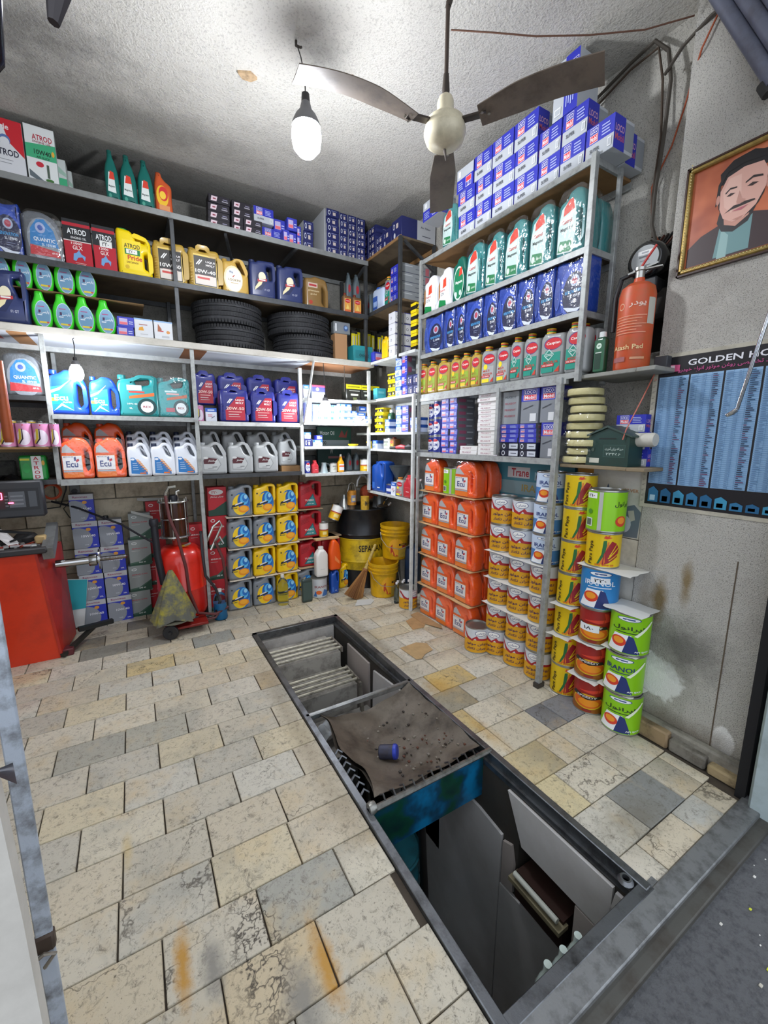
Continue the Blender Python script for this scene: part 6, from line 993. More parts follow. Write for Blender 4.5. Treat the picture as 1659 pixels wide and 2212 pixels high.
t = thing('jug', 'rusty yellow tin can with wire handle beside the pump', 'can', (1.825, 3.68, zt+.045)); ob('can_body', MB().lathe([(.001, 0), (.045, 0), (.045, .14), (.001, .14)], 18, M('c98a2c', .5, .2, dirt=.8, scale=30, dcol='5a3320')), t); ob('handle', MB().tube([(-.045, 0, .13), (-.03, 0, .2), (.0, 0, .22), (.03, 0, .2), (.045, 0, .13)], .004, tin_m), t); ob('print', MB().art([('r', .2, .2, .8, .7, '6f86a8'), ('r', .3, .3, .7, .5, 'd9c48a')], .08, .14, wrap(.08, .0455), cut=.02), t)
t = thing('jug', 'small yellow can with dark figures on the drum rim', 'can', (1.93, 3.60, zt)); ob('can_body', MB().lathe([(.001, 0), (.042, 0), (.042, .13), (.001, .13)], 18, M('c9a030', .5, .2, dirt=.5, scale=30)), t); ob('print', MB().art([('t', 'M4', .5, .5, .5, .4, '3a3020')], .08, .13, wrap(.08, .0425), cut=.02), t)
t = thing('funnel', 'shiny galvanised funnel upside down on the drum', 'funnel', (1.775, 3.75, zt)); ob('cone', MB().lathe([(.075, 0), (.075, .012), (.06, .03), (.03, .09), (.02, .105), (.014, .14), (.001, .14)], 24, M('a9b0b0', .25, .8)), t)
t = thing('support_can', 'brown jar under the rusty can on the drum', 'can', (1.825, 3.68, zt), me=MB().lathe([(.001, 0), (.03, 0), (.03, .044), (.001, .044)], 14, M('6b5a48', .6, .3)))
t = thing('grease_pot', 'galvanised measuring pot on the drum, right side', 'pot', (2.14, 3.68, zt)); ob('pot_body', MB().lathe([(.001, 0), (.075, 0), (.07, .02), (.06, .15), (.065, .16), (.06, .165), (.055, .15), (.06, .02), (.001, .015)], 24, M('6f7476', .3, .7, dirt=.4)), t); ob('spout', MB().tube([(.06, 0, .05), (.12, -.02, .12), (.14, -.02, .17)], .01, M('6f7476', .3, .7)), t)
t = thing('valve', 'loose brass and steel valve parts on the drum rim', 'valve', (2.12, 3.59, zt)); b = MB(); b.tube([(-.06, 0, .02), (0, -.01, .03), (.07, 0, .02)], .014, M('5a5650', .4, .6), 8); b.tube([(.0, -.01, .03), (.02, -.02, .07)], .008, M('9a7a3a', .4, .7), 6); b.tube([(.07, 0, .02), (.1, -.01, .05)], .02, M('8a8680', .4, .6), 8); ob('fitting', b, t)
# buckets
def bucket(lab, x, y, z, rz, tilt=0, s=1):
    t = thing('bucket', lab, 'bucket', (x, y, z), rz, 'yellow buckets'); t.rotation_euler[0] = tilt
    yb = M('d9a80c', .38, dirt=.55, scale=8, dcol='6b5416'); h = .335
    ob('bucket_body', MB().lathe([(.001, .0), (.115, .0), (.122, .008), (.128, .2), (.133, .235), (.145, .238), (.145, .248), (.137, .25), (.138, .27), (.147, .272), (.147, .282), (.139, .284), (.140, .305), (.148, .308), (.148, h), (.140, h), (.136, .30), (.118, .02), (.001, .015)], 36, yb), t)
    ob('handle', MB().tube([(-.15, 0, .26), (-.15, -.05, .20), (-.11, -.12, .14), (0, -.165, .12), (.11, -.12, .14), (.15, -.05, .20), (.15, 0, .26)], .0035, M('b9b9b2', .3, .7), 6), t)
    mp = wrap(.2, .130); ob('label', MB().art([('e', .4, .55, .4, .42, 'e2a41c'), ('p', [(.1, .3), (.3, .1), (.5, .12), (.3, .25), (.2, .5), (.22, .7), (.12, .6)], 'b8431c'), ('r', .52, .62, .98, .72, '4a2a1c'), ('r', .5, .05, .98, .5, 'b89a3a'), ('r', .70, .5, .86, .62, '9c2a20'), ('t', 'SPEEDY', .75, .67, .3, .06, 'd9b040')], .2, .2, lambda a, b_, o: mp(a, b_+.02, o), cut=.03), t)
bucket('yellow lubricant bucket standing on the floor by the broom', at_x(829, 3.35, .15), 3.36, 0, .1); bucket('yellow lubricant bucket with wire handle stacked on the other', at_x(858, 3.38, .5), 3.42, .337, -.3)
t = thing('plastic_drum', 'dark blue plastic canister behind the buckets', 'canister', (2.285, 3.27, 0)); ob('drum_body', MB().lathe([(.001, 0), (.075, 0), (.08, .01), (.08, .42), (.07, .45), (.04, .46), (.04, .49), (.001, .49)], 28, M('1f3450', .35, dirt=.3)), t)
# broom
t = thing('broom', 'traditional straw broom leaning against the drum and buckets', 'broom')
x0, y0 = at_x(762, 3.40, .04), 3.38; top = Vector((at_x(811, 3.5, .47), 3.50, .47)); low = Vector((x0, y0, .0)); neck = low.lerp(top, .52)
b = MB(); random.seed(3); strm = [M('9a6b3e', .8), M('b98a52', .8), M('7c5230', .8)]
ax = (neck-low).normalized(); sd = ax.cross(Vector((0, 1, 0))).normalized(); dp = ax.cross(sd).normalized()
for i in range(420):
    u = random.uniform(-1, 1); v = random.uniform(-1, 1)*(1-u*u)**.5
    e = low+sd*u*.115+dp*v*.035; e.z = max(.003, e.z+random.uniform(-.0, .012)); mid = neck.lerp(e, .5)+sd*u*.012
    b.tube([neck+sd*u*.022+dp*v*.018, mid, e], [.0025, .0022, .0012], random.choice(strm), 3)
tag(ob('bristles', b, t), kind='stuff')
b = MB(); seg = 8
for k in range(seg):
    p = neck.lerp(top, (k+.5)/seg); q0 = neck.lerp(top, k/seg); q1 = neck.lerp(top, (k+1)/seg); b.tube([q0, p, q1], [.017-.001*k, .022-.001*k, .017-.001*k], M('b9a05a', .7, dirt=.3), 10)
ob('handle', b, t); ob('binding', MB().tube([neck-ax*.01, neck+ax*.01], .028, M('8a5a34', .8), 10), t)
b = MB(); b.tube([neck-ax*.05-sd*.04, neck-ax*.05-dp*.034, neck-ax*.05+sd*.04], .003, M('c9b07a', .8), 4); ob('stitching', b, t)
# papers and kraft pieces on the floor, open can
def flat(lab, pts, m, z=.0035, th=.002, nm='cardboard_piece'): return tag(ob(nm, MB().prism(pts, z, z+th, m, 'xy')), lab, 'cardboard' if nm[0] == 'c' else 'paper')
flat('white paper sheet lying on the floor before the broom', [(1.62, 3.22), (1.70, 3.33), (1.84, 3.30), (1.83, 3.24), (1.76, 3.18)], M('c9cac6', .8), nm='paper_sheet')
flat('torn tan cardboard piece nearest the pit frame', [(1.56, 2.17), (1.55, 2.36), (1.70, 2.37), (1.76, 2.32), (1.74, 2.22), (1.66, 2.20), (1.60, 2.16)], M('b89a6c', .8, dirt=.3)); flat('tan cardboard piece by the orange jugs', [(1.80, 2.56), (1.84, 2.72), (1.95, 2.76), (1.99, 2.63), (1.90, 2.55)], M('b08a5c', .8, dirt=.4)); flat('tan cardboard piece against the orange stack', [(1.93, 2.62), (1.94, 2.8), (2.03, 2.82), (2.04, 2.5), (2.01, 2.45)], M('a8845a', .8, dirt=.4), z=.006)
put('behran_open', 'open yellow and white can beside the clear bottles', at_x(888, 2.93, .0), 2.98, 0, -.2, (1, 1, 1.0))
for i in range(5): put('clear_bottle', f"empty clear bottle on the floor, {ORD[i]} from left of the huddle", at_x(854+6.5*i, 3.12, .05), 3.10+.03*(i % 2), 0, 0, (.85, .85, 1.0), 'empty bottles on the floor')
# mobile oil drainer: red tank
t = thing('oil_drainer', 'red wheeled oil drainer tank with glass cylinder and hoses', 'drainer', (.225, 3.68, 0))
red = M('cf2314', .3, .0, dirt=.35, scale=6, coat=.4, dcol='6d130c')
ob('tank', MB().lathe([(.001, .05), (.13, .055), (.17, .08), (.184, .12), (.184, .30), (.187, .305), (.184, .31), (.184, .53), (.172, .59), (.12, .64), (.04, .655), (.001, .655)], 40, red, (.04, 0, 0)), t)
cx = .02
ob('glass_cylinder', MB().lathe([(.001, .735), (.092, .735), (.092, 1.0), (.001, 1.0)], 28, M('3b1d12', .08, coat=1)), t).location = (cx, 0, 0)
for z_ in (.72, 1.0): ob('end_plate', MB().lathe([(.001, 0), (.112, 0), (.115, .006), (.112, .014), (.001, .014)], 28, M('b9b9b4', .25, .9)), t, (cx, 0, z_))
b = MB(); b.lathe([(.100, .865), (.103, .87), (.100, .875), (.097, .87), (.100, .865)], 28, M('b9b9b4', .25, .9), caps=False); ob('ring', b, t, (cx, 0, 0))
for k in range(6): a = k*math.pi/3+.3; ob('tie_rod', MB().tube([(.103*math.cos(a), .103*math.sin(a), .71), (.103*math.cos(a), .103*math.sin(a), 1.03)], .004, M('b9b9b4', .25, .9), 6), t, (cx, 0, 0))
ob('neck', MB().lathe([(.03, .65), (.03, .725), (.001, .725)], 16, M('b03020', .4, .2)), t, (cx, 0, 0)); ob('valve', MB().tube([(cx+.03, 0, 1.015), (cx+.03, 0, 1.08), (cx+.05, 0, 1.09)], .012, M('c9c9c2', .25, .9), 8), t); ob('knob', MB().lathe([(.001, 0), (.03, 0), (.035, .02), (.03, .04), (.001, .045)], 16, M('1d2028', .4)), t, (cx+.0, -.02, 1.015))
ob('hook_pipe', MB().tube([(cx-.05, -.06, 1.01), (cx-.055, -.08, 1.08), (cx-.03, -.09, 1.125), (cx+.02, -.09, 1.13)], .011, M('c9c9c2', .25, .9), 8), t)
hs = M('5a2a2a', .45); bh = M('26252a', .45)
ob('hose', MB().tube([(cx-.055, -.08, 1.06), (cx-.045, -.13, .90), (cx+.0, -.16, .75), (cx+.04, -.19, .5), (cx+.05, -.2, .3), (.12, -.2, .12), (.25, -.18, .07), (.36, -.14, .10)], .0115, hs, 8), t)
ob('hose', MB().tube([(.20, -.05, .75), (.19, -.14, .6), (.20, -.15, .4), (.27, -.15, .28), (.30, -.14, .16), (.26, -.15, .07), (.14, -.17, .06), (.05, -.19, .09)], .0115, bh, 8), t)
ob('hose', MB().tube([(.30, -.08, .66), (.345, -.12, .52), (.36, -.13, .3), (.34, -.13, .12), (.25, -.17, .04), (.12, -.19, .045)], .0115, hs, 8), t)
ob('push_handle', MB().tube([(.22, -.02, .60), (.30, -.04, .78), (.35, -.03, .82), (.37, -.02, .78), (.27, -.03, .58)], .010, M('c9c9c4', .25, .9), 8), t); ob('hose_nozzle', MB().tube([(.30, -.08, .66), (.335, -.10, .70), (.36, -.11, .64)], .009, M('a9a9a4', .3, .9), 8), t)
ob('filter_pipe', MB().tube([(-.13, -.10, .86), (-.125, -.12, .6), (-.10, -.14, .38)], .026, M('23242a', .5, .3), 12), t); ob('collar', MB().lathe([(.001, 0), (.03, 0), (.034, .02), (.03, .05), (.001, .05)], 14, M('35363c', .4, .5)), t, (-.13, -.10, .84))
ob('brass_valve', MB().tube([(.05, -.10, .655), (.10, -.11, .665)], .011, M('c9a832', .3, .8), 8), t); ob('lever', MB().tube([(.07, -.11, .66), (.11, -.13, .68)], .008, M('c9c9c4', .3, .8), 6), t)
b = MB()      # yellow and grey bag hanging at the front, gathered at the top
def bag(u, v):
    a = 2*math.pi*u; r = (.012+.130*v**.9)*(1+.13*math.sin(5*a)+.07*math.sin(11*a+3)*v); zz = .52-.40*v+.02*math.sin(3*a)*v
    return (r*math.cos(a)*1.05, r*math.sin(a)*.55, zz)
b.grid(36, 14, bag, M('5d5e56', .6, dirt=1., scale=9, bump=.7, dcol='b5aa1e')); b.lathe([(.115, .125), (.08, .11), (.001, .105)], 20, M('5c5a4c', .7)); bg_ = ob('bag', b, t, (-.055, -.26, 0)); bg_['label'] = 'dirty yellow and grey bag'
for x_, y_ in ((-.09, -.33), (-.14, .10), (.19, -.02)): ob('wheel', MB().lathe([(.001, -.018), (.012, -.02), (.014, -.012), (.05, -.014), (.056, -.008), (.056, .008), (.05, .014), (.001, .016)], 24, M('1f2024', .6, dirt=.3)), t, (x_, y_, .056), math.pi/2*.75)
for o_ in list(t.children):
    if o_.name.startswith('wheel'): o_.data.transform(Matrix.Rotation(math.pi/2, 4, 'Y')) if o_.data.users == 1 else None
ob('axle', MB().box(-.12, .18, -.31, .12, .055, .075, M('7a1710', .4), .004), t)
# hose from the balancer wall to the drainer
tag(ob('air_hose', MB().tube([(-.56, 4.0, 1.02), (-.40, 3.92, .97), (-.25, 3.83, .90), (-.12, 3.76, .84), (.02, 3.66, .74), (.09, 3.58, .70)], .008, M('23242a', .5), 8)), 'black hose slanting across the blue tins to the red tank', 'hose')
# wheel balancer
t = thing('wheel_balancer', 'red wheel balancing machine with dark cluttered tool tray', 'machine', (0, 0, 0))
rb = M('d13512', .38, dirt=.35, scale=5, dcol='6b1a10', coat=.2)
b = MB(); v = [(-1.35, 3.44, 0), (-.545, 3.44, 0), (-.53, 3.83, 0), (-1.35, 3.83, 0), (-1.35, 3.40, .76), (-.60, 3.40, .76), (-.515, 3.75, .76), (-1.35, 3.75, .76)]
b.add(v, [(3, 2, 1, 0), (4, 5, 6, 7), (0, 1, 5, 4), (1, 2, 6, 5), (2, 3, 7, 6), (3, 0, 4, 7)], rb); ob('cabinet', b, t)
ob('side_panel', MB().add([(-.60, 3.40, .755), (-.515, 3.75, .755), (-.50, 3.78, .02), (-.545, 3.43, .02), (-.585, 3.40, .755), (-.50, 3.75, .755), (-.485, 3.78, .02), (-.53, 3.43, .02)], [(0, 1, 2, 3), (7, 6, 5, 4), (0, 4, 5, 1), (1, 5, 6, 2), (2, 6, 7, 3), (3, 7, 4, 0)], M('b02a1c', .4, dirt=.5, scale=5, dcol='5a2018')), t)
ob('tool_tray', MB().box(-1.36, -.53, 3.37, 3.78, .76, .80, M('2b2b2e', .6, dirt=.4), .008), t); ob('plinth', MB().box(-1.3, -.55, 3.46, 3.8, -.0, .012, M('1f1d1b', .8)), t)
b = MB(); b.prism([(3.38, .79), (3.42, .71), (3.62, .79), (3.72, .89), (3.69, .91), (3.5, .83)], -.56, -.50, M('8a8c8c', .4, .5, dirt=.5), 'yz'); ob('guard_bracket', b, t)
ob('shaft', MB().lathe([(.001, 0), (.028, 0), (.028, .20), (.001, .20)], 20, M('b9b9b9', .15, 1), (-.52, 3.56, .635), 'x'), t)
ob('flange', MB().lathe([(.001, 0), (.042, 0), (.045, .006), (.045, .045), (.03, .05), (.03, .055), (.075, .058), (.075, .068), (.001, .07)], 28, M('a9a9a9', .2, 1), (-.33, 3.56, .635), 'x'), t)
ob('threaded_rod', MB().lathe([(.001, 0)]+[(.016+.0018*(k % 2), .004*k) for k in range(40)]+[(.012, .165), (.001, .17)], 14, M('c9c9c9', .2, 1), (-.265, 3.56, .635), 'x'), t)
dm = M('2f3136', .45, dirt=.3)
ob('display_case', MB().box(-1.3, -.525, 3.50, 3.56, .985, 1.225, dm, .012), t, label='dark display console'); ob('stand', MB().tube([(-.8, 3.60, .79), (-.8, 3.58, 1.0)], .018, dm), t)
mp = lambda a, b_, o: (-1.0+a, 3.4985-o, 1.02+b_)
b = MB().art([('r', .0, .08, 1, .92, '202226'), ('r', .42, .16, .62, .8, '36181e'), ('r', .66, .2, .84, .8, '5a5e64'), ('r', .88, .2, .97, .8, '4c5056')]+[('r', .615, .25+.12*i, .65, .3+.12*i, '6a6d72') for i in range(4)]+[('r', .68, .3+.15*i, .82, .36+.15*i, '7a7e84') for i in range(3)], .45, .17, mp)
ob('keypad', b, t); zero = M('ff4a6a', .4, emit=6.)
b = MB(); X0, Z0 = -.757, 1.11
for p, q in (((0, 0), (.022, 0)), ((0, .04), (.022, .04)), ((0, 0), (0, .04)), ((.022, 0), (.022, .04))): b.bar((X0+p[0], 3.494, Z0+p[1]), (X0+q[0]+.0001, 3.494, Z0+q[1]+.0001), .005, .005, zero)
b.box(X0+.05, X0+.075, 3.493, 3.496, Z0-.03, Z0-.022, zero); b.box(X0-.02, X0, 3.493, 3.496, Z0-.028, Z0-.02, zero); ob('led_digit', b, t, label='glowing red digit zero')
ob('caliper_arm', MB().bar((-.86, 3.48, .93), (-.60, 3.45, .885), .022, .012, M('26272a', .4, .5)), t); ob('caliper_arm', MB().bar((-.60, 3.45, .885), (-.72, 3.47, .84), .02, .012, M('26272a', .4, .5)), t)
# clutter on the tray
def clut(nm, lab, cat, x, y, mb): return thing(nm, lab, cat, (x, y, .80), 0, None, mb)
b = MB(); random.seed(11); b.grid(10, 8, lambda u, v: (-.10+.2*u+.01*math.sin(9*v), -.06+.12*v, .07+.05*math.sin(5*u+3*v)*math.cos(4*v)-.1*(u-.5)**2), M('d9d6d4', .8)); clut('rag', 'crumpled white cloth on the balancer tray', 'rag', -.79, 3.50, b)
clut('tin', 'round black pan with orange lid on the tray', 'pan', -.665, 3.60, MB().lathe([(.001, 0), (.06, 0), (.066, .04), (.05, .06), (.02, .066), (.001, .07)], 22, M('2c2a2a', .5)))
clut('wooden_block', 'small chipped wooden block on the tray', 'block', -.575, 3.52, MB().box(-.03, .03, -.03, .03, 0, .055, M('b59a6a', .8, dirt=.4), .008))
for i, (x, y, c, a) in enumerate(((-.72, 3.44, '7a2a20', .4), (-.66, 3.42, 'b9b9b9', -.3), (-.80, 3.41, 'a9a9a4', .2), (-.63, 3.46, '8a3a2a', 1.0), (-.74, 3.52, '4a4a4c', 2.2))):
    b = MB(); b.tube([(-.06, 0, .012), (0, .005, .014), (.05, .012, .012)], [.008, .007, .009], M(c, .4, .4), 7); b.tube([(.05, .012, .012), (.075, .02, .012)], .013, M('9a9a96', .3, .8), 7); r_ = clut('wrench', f"small hand tool on the balancer tray, {['dark red grip','bright steel','dull steel leftmost','brown grip','blackened far'][i]}", 'tool', x, y, b); r_.rotation_euler[2] = a
b = MB(); random.seed(5)
for i in range(46):
    x, y = random.uniform(-.92, -.57), random.uniform(3.39, 3.62); s_ = random.uniform(.006, .018); b.box(x-s_, x+s_, y-s_*.4, y+s_*.4, .80, .80+s_*.5, random.choice(['9a9a96', '5a5a5c', '6b3a2c', 'b5b2aa', '3a3a3c']))
tag(ob('scrap', b), 'scattered wheel weights and scraps on the balancer tray', 'scrap', kind='stuff')
# stand beside balancer, sticker panel, orange coil, socket, charger
t = thing('panel', 'turquoise and white cardboard panel behind the balancer', 'panel', me=MB().prism([(-.52, .42), (-.385, .40), (-.445, .02), (-.50, .02)], 3.90, 3.915, M('d9dcdc', .7))); ob('print', MB().prism([(-.518, .418), (-.388, .40), (-.42, .17), (-.508, .17)], 3.897, 3.9, M('2aa3b0', .6)), t)
t = thing('jack_stand', 'dark steel lever arm lying beside the balancer foot', 'lever', me=MB().bar((-.53, 3.42, .02), (-.36, 3.68, .09), .03, .025, M('3c3d3a', .45, .6, dirt=.5))); ob('crosspiece', MB().bar((-.45, 3.62, .11), (-.24, 3.70, .10), .04, .03, M('2a2b2a', .5, .5)), t); ob('foot', MB().box(-.56, -.47, 3.44, 3.52, 0, .05, M('5a1f24', .5), .005), t)
t = thing('cable_coil', 'orange cable coiled beside the display console', 'cable', (-.545, 3.95, 1.10), 0)
b = MB()
for k in range(3): b.tube([((.05+.004*k)*math.cos(a*math.pi/10), .006*k, (.05+.004*k)*math.sin(a*math.pi/10)) for a in range(21)], .006, M('c9502a', .5), 6)
ob('coil', b, t); 
t = thing('wall_socket', 'grimy wall socket with plug behind the balancer', 'socket', (-.42, 4.11, 1.08)); ob('plate', MB().box(-.035, .035, 0, .02, -.05, .05, M('8a8c88', .5, dirt=.6), .006), t); ob('plug', MB().lathe([(.001, 0), (.02, 0), (.018, .03), (.001, .03)], 12, M('3a3a3a', .5), (0, -.03, 0), 'y'), t)
t = thing('charger', 'black charger with a green light on the wall', 'charger', (-.42, 4.08, .80)); ob('charger_body', MB().box(-.05, .05, 0, .04, -.03, .03, M('16171a', .5), .006), t); ob('led', MB().lathe([(.001, 0), (.006, 0), (.001, -.004)], 8, M('30ff50', .4, emit=12.), (.02, -.001, -.005), 'y'), t)
tag(ob('cable', MB().tube([(-.90, 4.0, 1.0), (-.7, 4.03, .955), (-.52, 4.06, .965), (-.47, 4.08, 1.1), (-.46, 4.1, 1.2)], .005, M('1d1d1f', .5), 6)), 'thin black cable drooping behind the display console', 'cable')
tag(ob('cable', MB().tube([(-.44, 4.08, 1.02), (-.50, 4.06, .95), (-.47, 4.06, .88), (-.42, 4.07, .83)], .004, M('3a3a30', .5), 6)), 'short looped cable between wall socket and charger', 'cable')
tag(ob('folder', MB().add([(.0, 4.05, .98), (.28, 4.05, .93), (.28, 4.06, .985), (.0, 4.06, 1.0), (-.05, 3.9, .9), (.1, 3.9, .84), (.1, 3.91, .86), (-.05, 3.91, .92)], [(4, 5, 6, 7), (0, 1, 2, 3)], M('b9bab4', .7))), 'thin white strip leaning above the grey green tins', 'strip')
# orange rod at far left
t = thing('orange_rod', 'orange hydraulic rod standing at the far left edge', 'rod', (at_x(7, 3.2, 1.7), 3.2, 1.47)); ob('rod', MB().lathe([(.001, 0), (.02, 0), (.026, .03), (.024, .45), (.001, .45)], 16, M('9c4a22', .4, .2, dirt=.4)), t); ob('clamp', MB().lathe([(.001, .40), (.012, .40), (.012, .58), (.001, .58)], 10, M('b9b9b9', .3, .8)), t)
tag(ob('wall_shelf', MB().box(-1.2, -.66, 3.1, 3.3, 1.455, 1.47, ply_l)), 'short wooden ledge under the orange rod', 'shelf')
tag(ob('black_rag', MB().grid(10, 8, lambda u, v: (-.88+.26*u, 3.66+.1*v, 1.22+.07*math.sin(4*u+1)*math.sin(3*v+.5)+.03*math.cos(11*u)), M('1c1b1c', .8))), 'black cloth lying beside the green tin', 'rag')
# ---------------------------------------------------------------- right wall things
t = thing('fire_extinguisher', 'faded orange red fire extinguisher standing on the wall shelf', 'extinguisher', (2.135, 1.222, 1.833), -math.atan2(2.135, 1.222)-.12)
ob('cylinder', MB().lathe([(.001, 0), (.072, 0), (.078, .01), (.078, .34), (.07, .375), (.045, .395), (.025, .40), (.022, .42), (.001, .42)], 36, M('c4502a', .45, dirt=.45, scale=16, dcol='8a6a3a')), t)
mp = wrap(.2, .0785); ob('label', MB().art([('e', .2, .80, .08, .045, 'dba88a'), ('e', .2, .80, .06, .032, 'c4502a'), ('t', 'پودر', .56, .80, .36, .07, 'e6c8b8')]+[('r', .1, .66-.035*i, .78-.1*(i % 3), .672-.035*i, 'd98a6a') for i in range(7)]+[('t', 'Atash Pad', .42, .28, .66, .06, 'dfc08a'), ('r', .1, .1, .4, .16, '9a5a5a'), ('r', .5, .12, .8, .15, 'c9906a')], .2, .36, mp, cut=.02), t)
ob('sticker', MB().art([('r', .80, .56, 1.02, .88, 'b9b6aa')], .2, .36, mp, cut=.02), t); ob('valve', MB().lathe([(.001, .41), (.02, .41), (.02, .45), (.028, .452), (.028, .465), (.001, .465)], 14, M('b9b9b4', .3, .8)), t); ob('lever', MB().bar((-.05, 0, .445), (.07, 0, .475), .022, .008, M('b9b9b4', .3, .9)), t); ob('lever', MB().bar((-.03, 0, .455), (.09, -.01, .455), .02, .006, M('c9c9c4', .3, .9)), t)
ob('red_strap', MB().tube([(.0, -.01, .46), (.03, -.03, .50), (.06, -.04, .54)], .006, M('b8332c', .5), 6), t); ob('hose', MB().tube([(-.02, .0, .45), (-.08, .03, .44), (-.10, .04, .36), (-.10, .04, .2)], .011, M('1c1c1e', .5), 8), t)
t = thing('electric_meter', 'round black electricity meter on the wall above the extinguisher', 'meter', (2.24, 1.262, 2.37), -math.pi/2+.1)
ob('housing', MB().lathe([(.001, .14), (.075, .14), (.09, .12), (.09, .03), (.082, .0), (.07, -.01)], 36, M('1b1c1e', .2, .3, coat=1), axis='y', caps=True), t); ob('dial', MB().lathe([(.062, -.0104), (.001, -.0104)], 32, M('a3a6a6', .5), axis='y', caps=False), t); ob('dial_print', MB().art([('r', .25, .66, .75, .8, 'e6e6e4'), ('r', .3, .56, .7, .62, '4a4c50'), ('r', .34, .44, .66, .47, '7a7c80'), ('r', .3, .26, .7, .29, '6a6c70'), ('r', .38, .7, .62, .76, '9a9ca0')], .13, .13, lambda a, b_, o: (a-.065, -.0108-o, b_-.065)), t)
ob('terminal_box', MB().box(-.06, .06, .0, .12, -.15, -.085, M('222326', .4), .008), t)
tag(ob('junction_scrap', MB().box(2.30, 2.42, 1.17, 1.36, 2.1, 2.24, M('2c2824', .8, dirt=.7), .02)), 'dark old fuse box below the electricity meter', 'box'); 
b = MB()
for i in range(9): y = 1.17+.02*i; b.tube([(2.36, y, 2.5), (2.33, y+.01, 2.46), (2.30, 1.262+.01*(i-4), 2.40)], .006, M(['2a2420', '4a2a20', '1c1c1c'][i % 3], .6), 5)
b.box(2.36, 2.40, 1.15, 1.19, 1.95, 2.5, M('3a332c', .9, dirt=.5)); tag(ob('wiring', b), 'tangle of wires entering the wall niche over the meter', 'wires')
tag(ob('brick', MB().box(2.31, 2.378, 1.15, 1.34, 1.84, 1.93, M('77756c', .9, dirt=.6, bump=.4), .006)), 'grey cement block behind the extinguisher', 'block')
tag(ob('small_box', MB().box(2.18, 2.222, 1.08, 1.14, 1.833, 1.89, M('3f4146', .6), .003)), 'small dark grey box at the end of the extinguisher shelf', 'box')
# mailbox
t = thing('mailbox', 'dark green house shaped donation mailbox on the wooden board', 'mailbox', (2.125, 1.262, 1.369), -math.pi/2-.05)
gm = M('24413a', .4, .2, dirt=.25)
ob('box_body', MB().prism([(-.115, 0), (.115, 0), (.115, .145), (0, .19), (-.115, .145)], -.055, .055, gm), t); ob('roof', MB().prism([(-.13, .142), (0, .192), (.13, .142), (.13, .150), (0, .202), (-.13, .150)], -.065, .065, M('3c4f49', .5, .3, dirt=.3)), t)
ob('plate', MB().art([('r', .42, .28, .92, .66, '3f5f56'), ('r', .43, .29, .91, .65, '24413a'), ('t', 'صدقه برای آخرت', .67, .53, .42, .12, 'b9c9c0'), ('t', '۲۳۴۵۶', .66, .38, .34, .09, 'b9c9c0'), ('r', .1, .08, .34, .24, 'c9cabb'), ('e', .17, .50, .04, .06, '4a5a50'), ('r', .3, .84, .7, .87, '101e1a')], .23, .16, lambda a, b_, o: (a-.115, -.0552-o, b_)), t)
tag(ob('camera_tube', MB().lathe([(.02, 0), (.03, .0), (.034, .01), (.034, .10), (.02, .11)], 18, M('c9c6ba', .5, dirt=.2), axis='y'), None), 'cream tube lamp sticking out beside the mailbox', 'lamp'); bpy.data.objects['camera_tube'].location = (2.14, 1.07, 1.50)
stack('loco_box', 1328, 1392, 3, 2.17, 1.369, 'r', .085, 'blue filter box', 'behind the mailbox', 'blue boxes behind the mailbox', depth=.14)
# bagged air filters
for k in range(9):
    x, y = 2.13+.012*math.sin(k*2.1), 1.435+.014*math.cos(k*1.7); z_ = 1.369+k*.0445
    t = thing('air_filter', f"bagged round air filter, {ORD[k]} from bottom of the pile", 'filter', (x, y, z_), random.uniform(-.3, .3), 'bagged air filters')
    b = MB(); b.lathe([(.05, .008), (.088, .008), (.09, .012), (.09, .036), (.088, .040), (.05, .040), (.05, .008)], 30, M('d2c890', .6), caps=False); ob('filter_ring', b, t)
    fb = MB(); fb.lathe([(.001, .002), (.098, .001), (.112, .02), (.096, .043), (.001, .042)], 40, film()); fb.v = [(a*(1+.07*math.sin(5*math.atan2(b_, a)+k)+.05*math.sin(13*math.atan2(b_, a)+2*k)), b_*(1+.07*math.sin(5*math.atan2(b_, a)+k)+.05*math.sin(13*math.atan2(b_, a)+2*k)), c) for a, b_, c in fb.v]; ob('plastic_bag', fb, t)
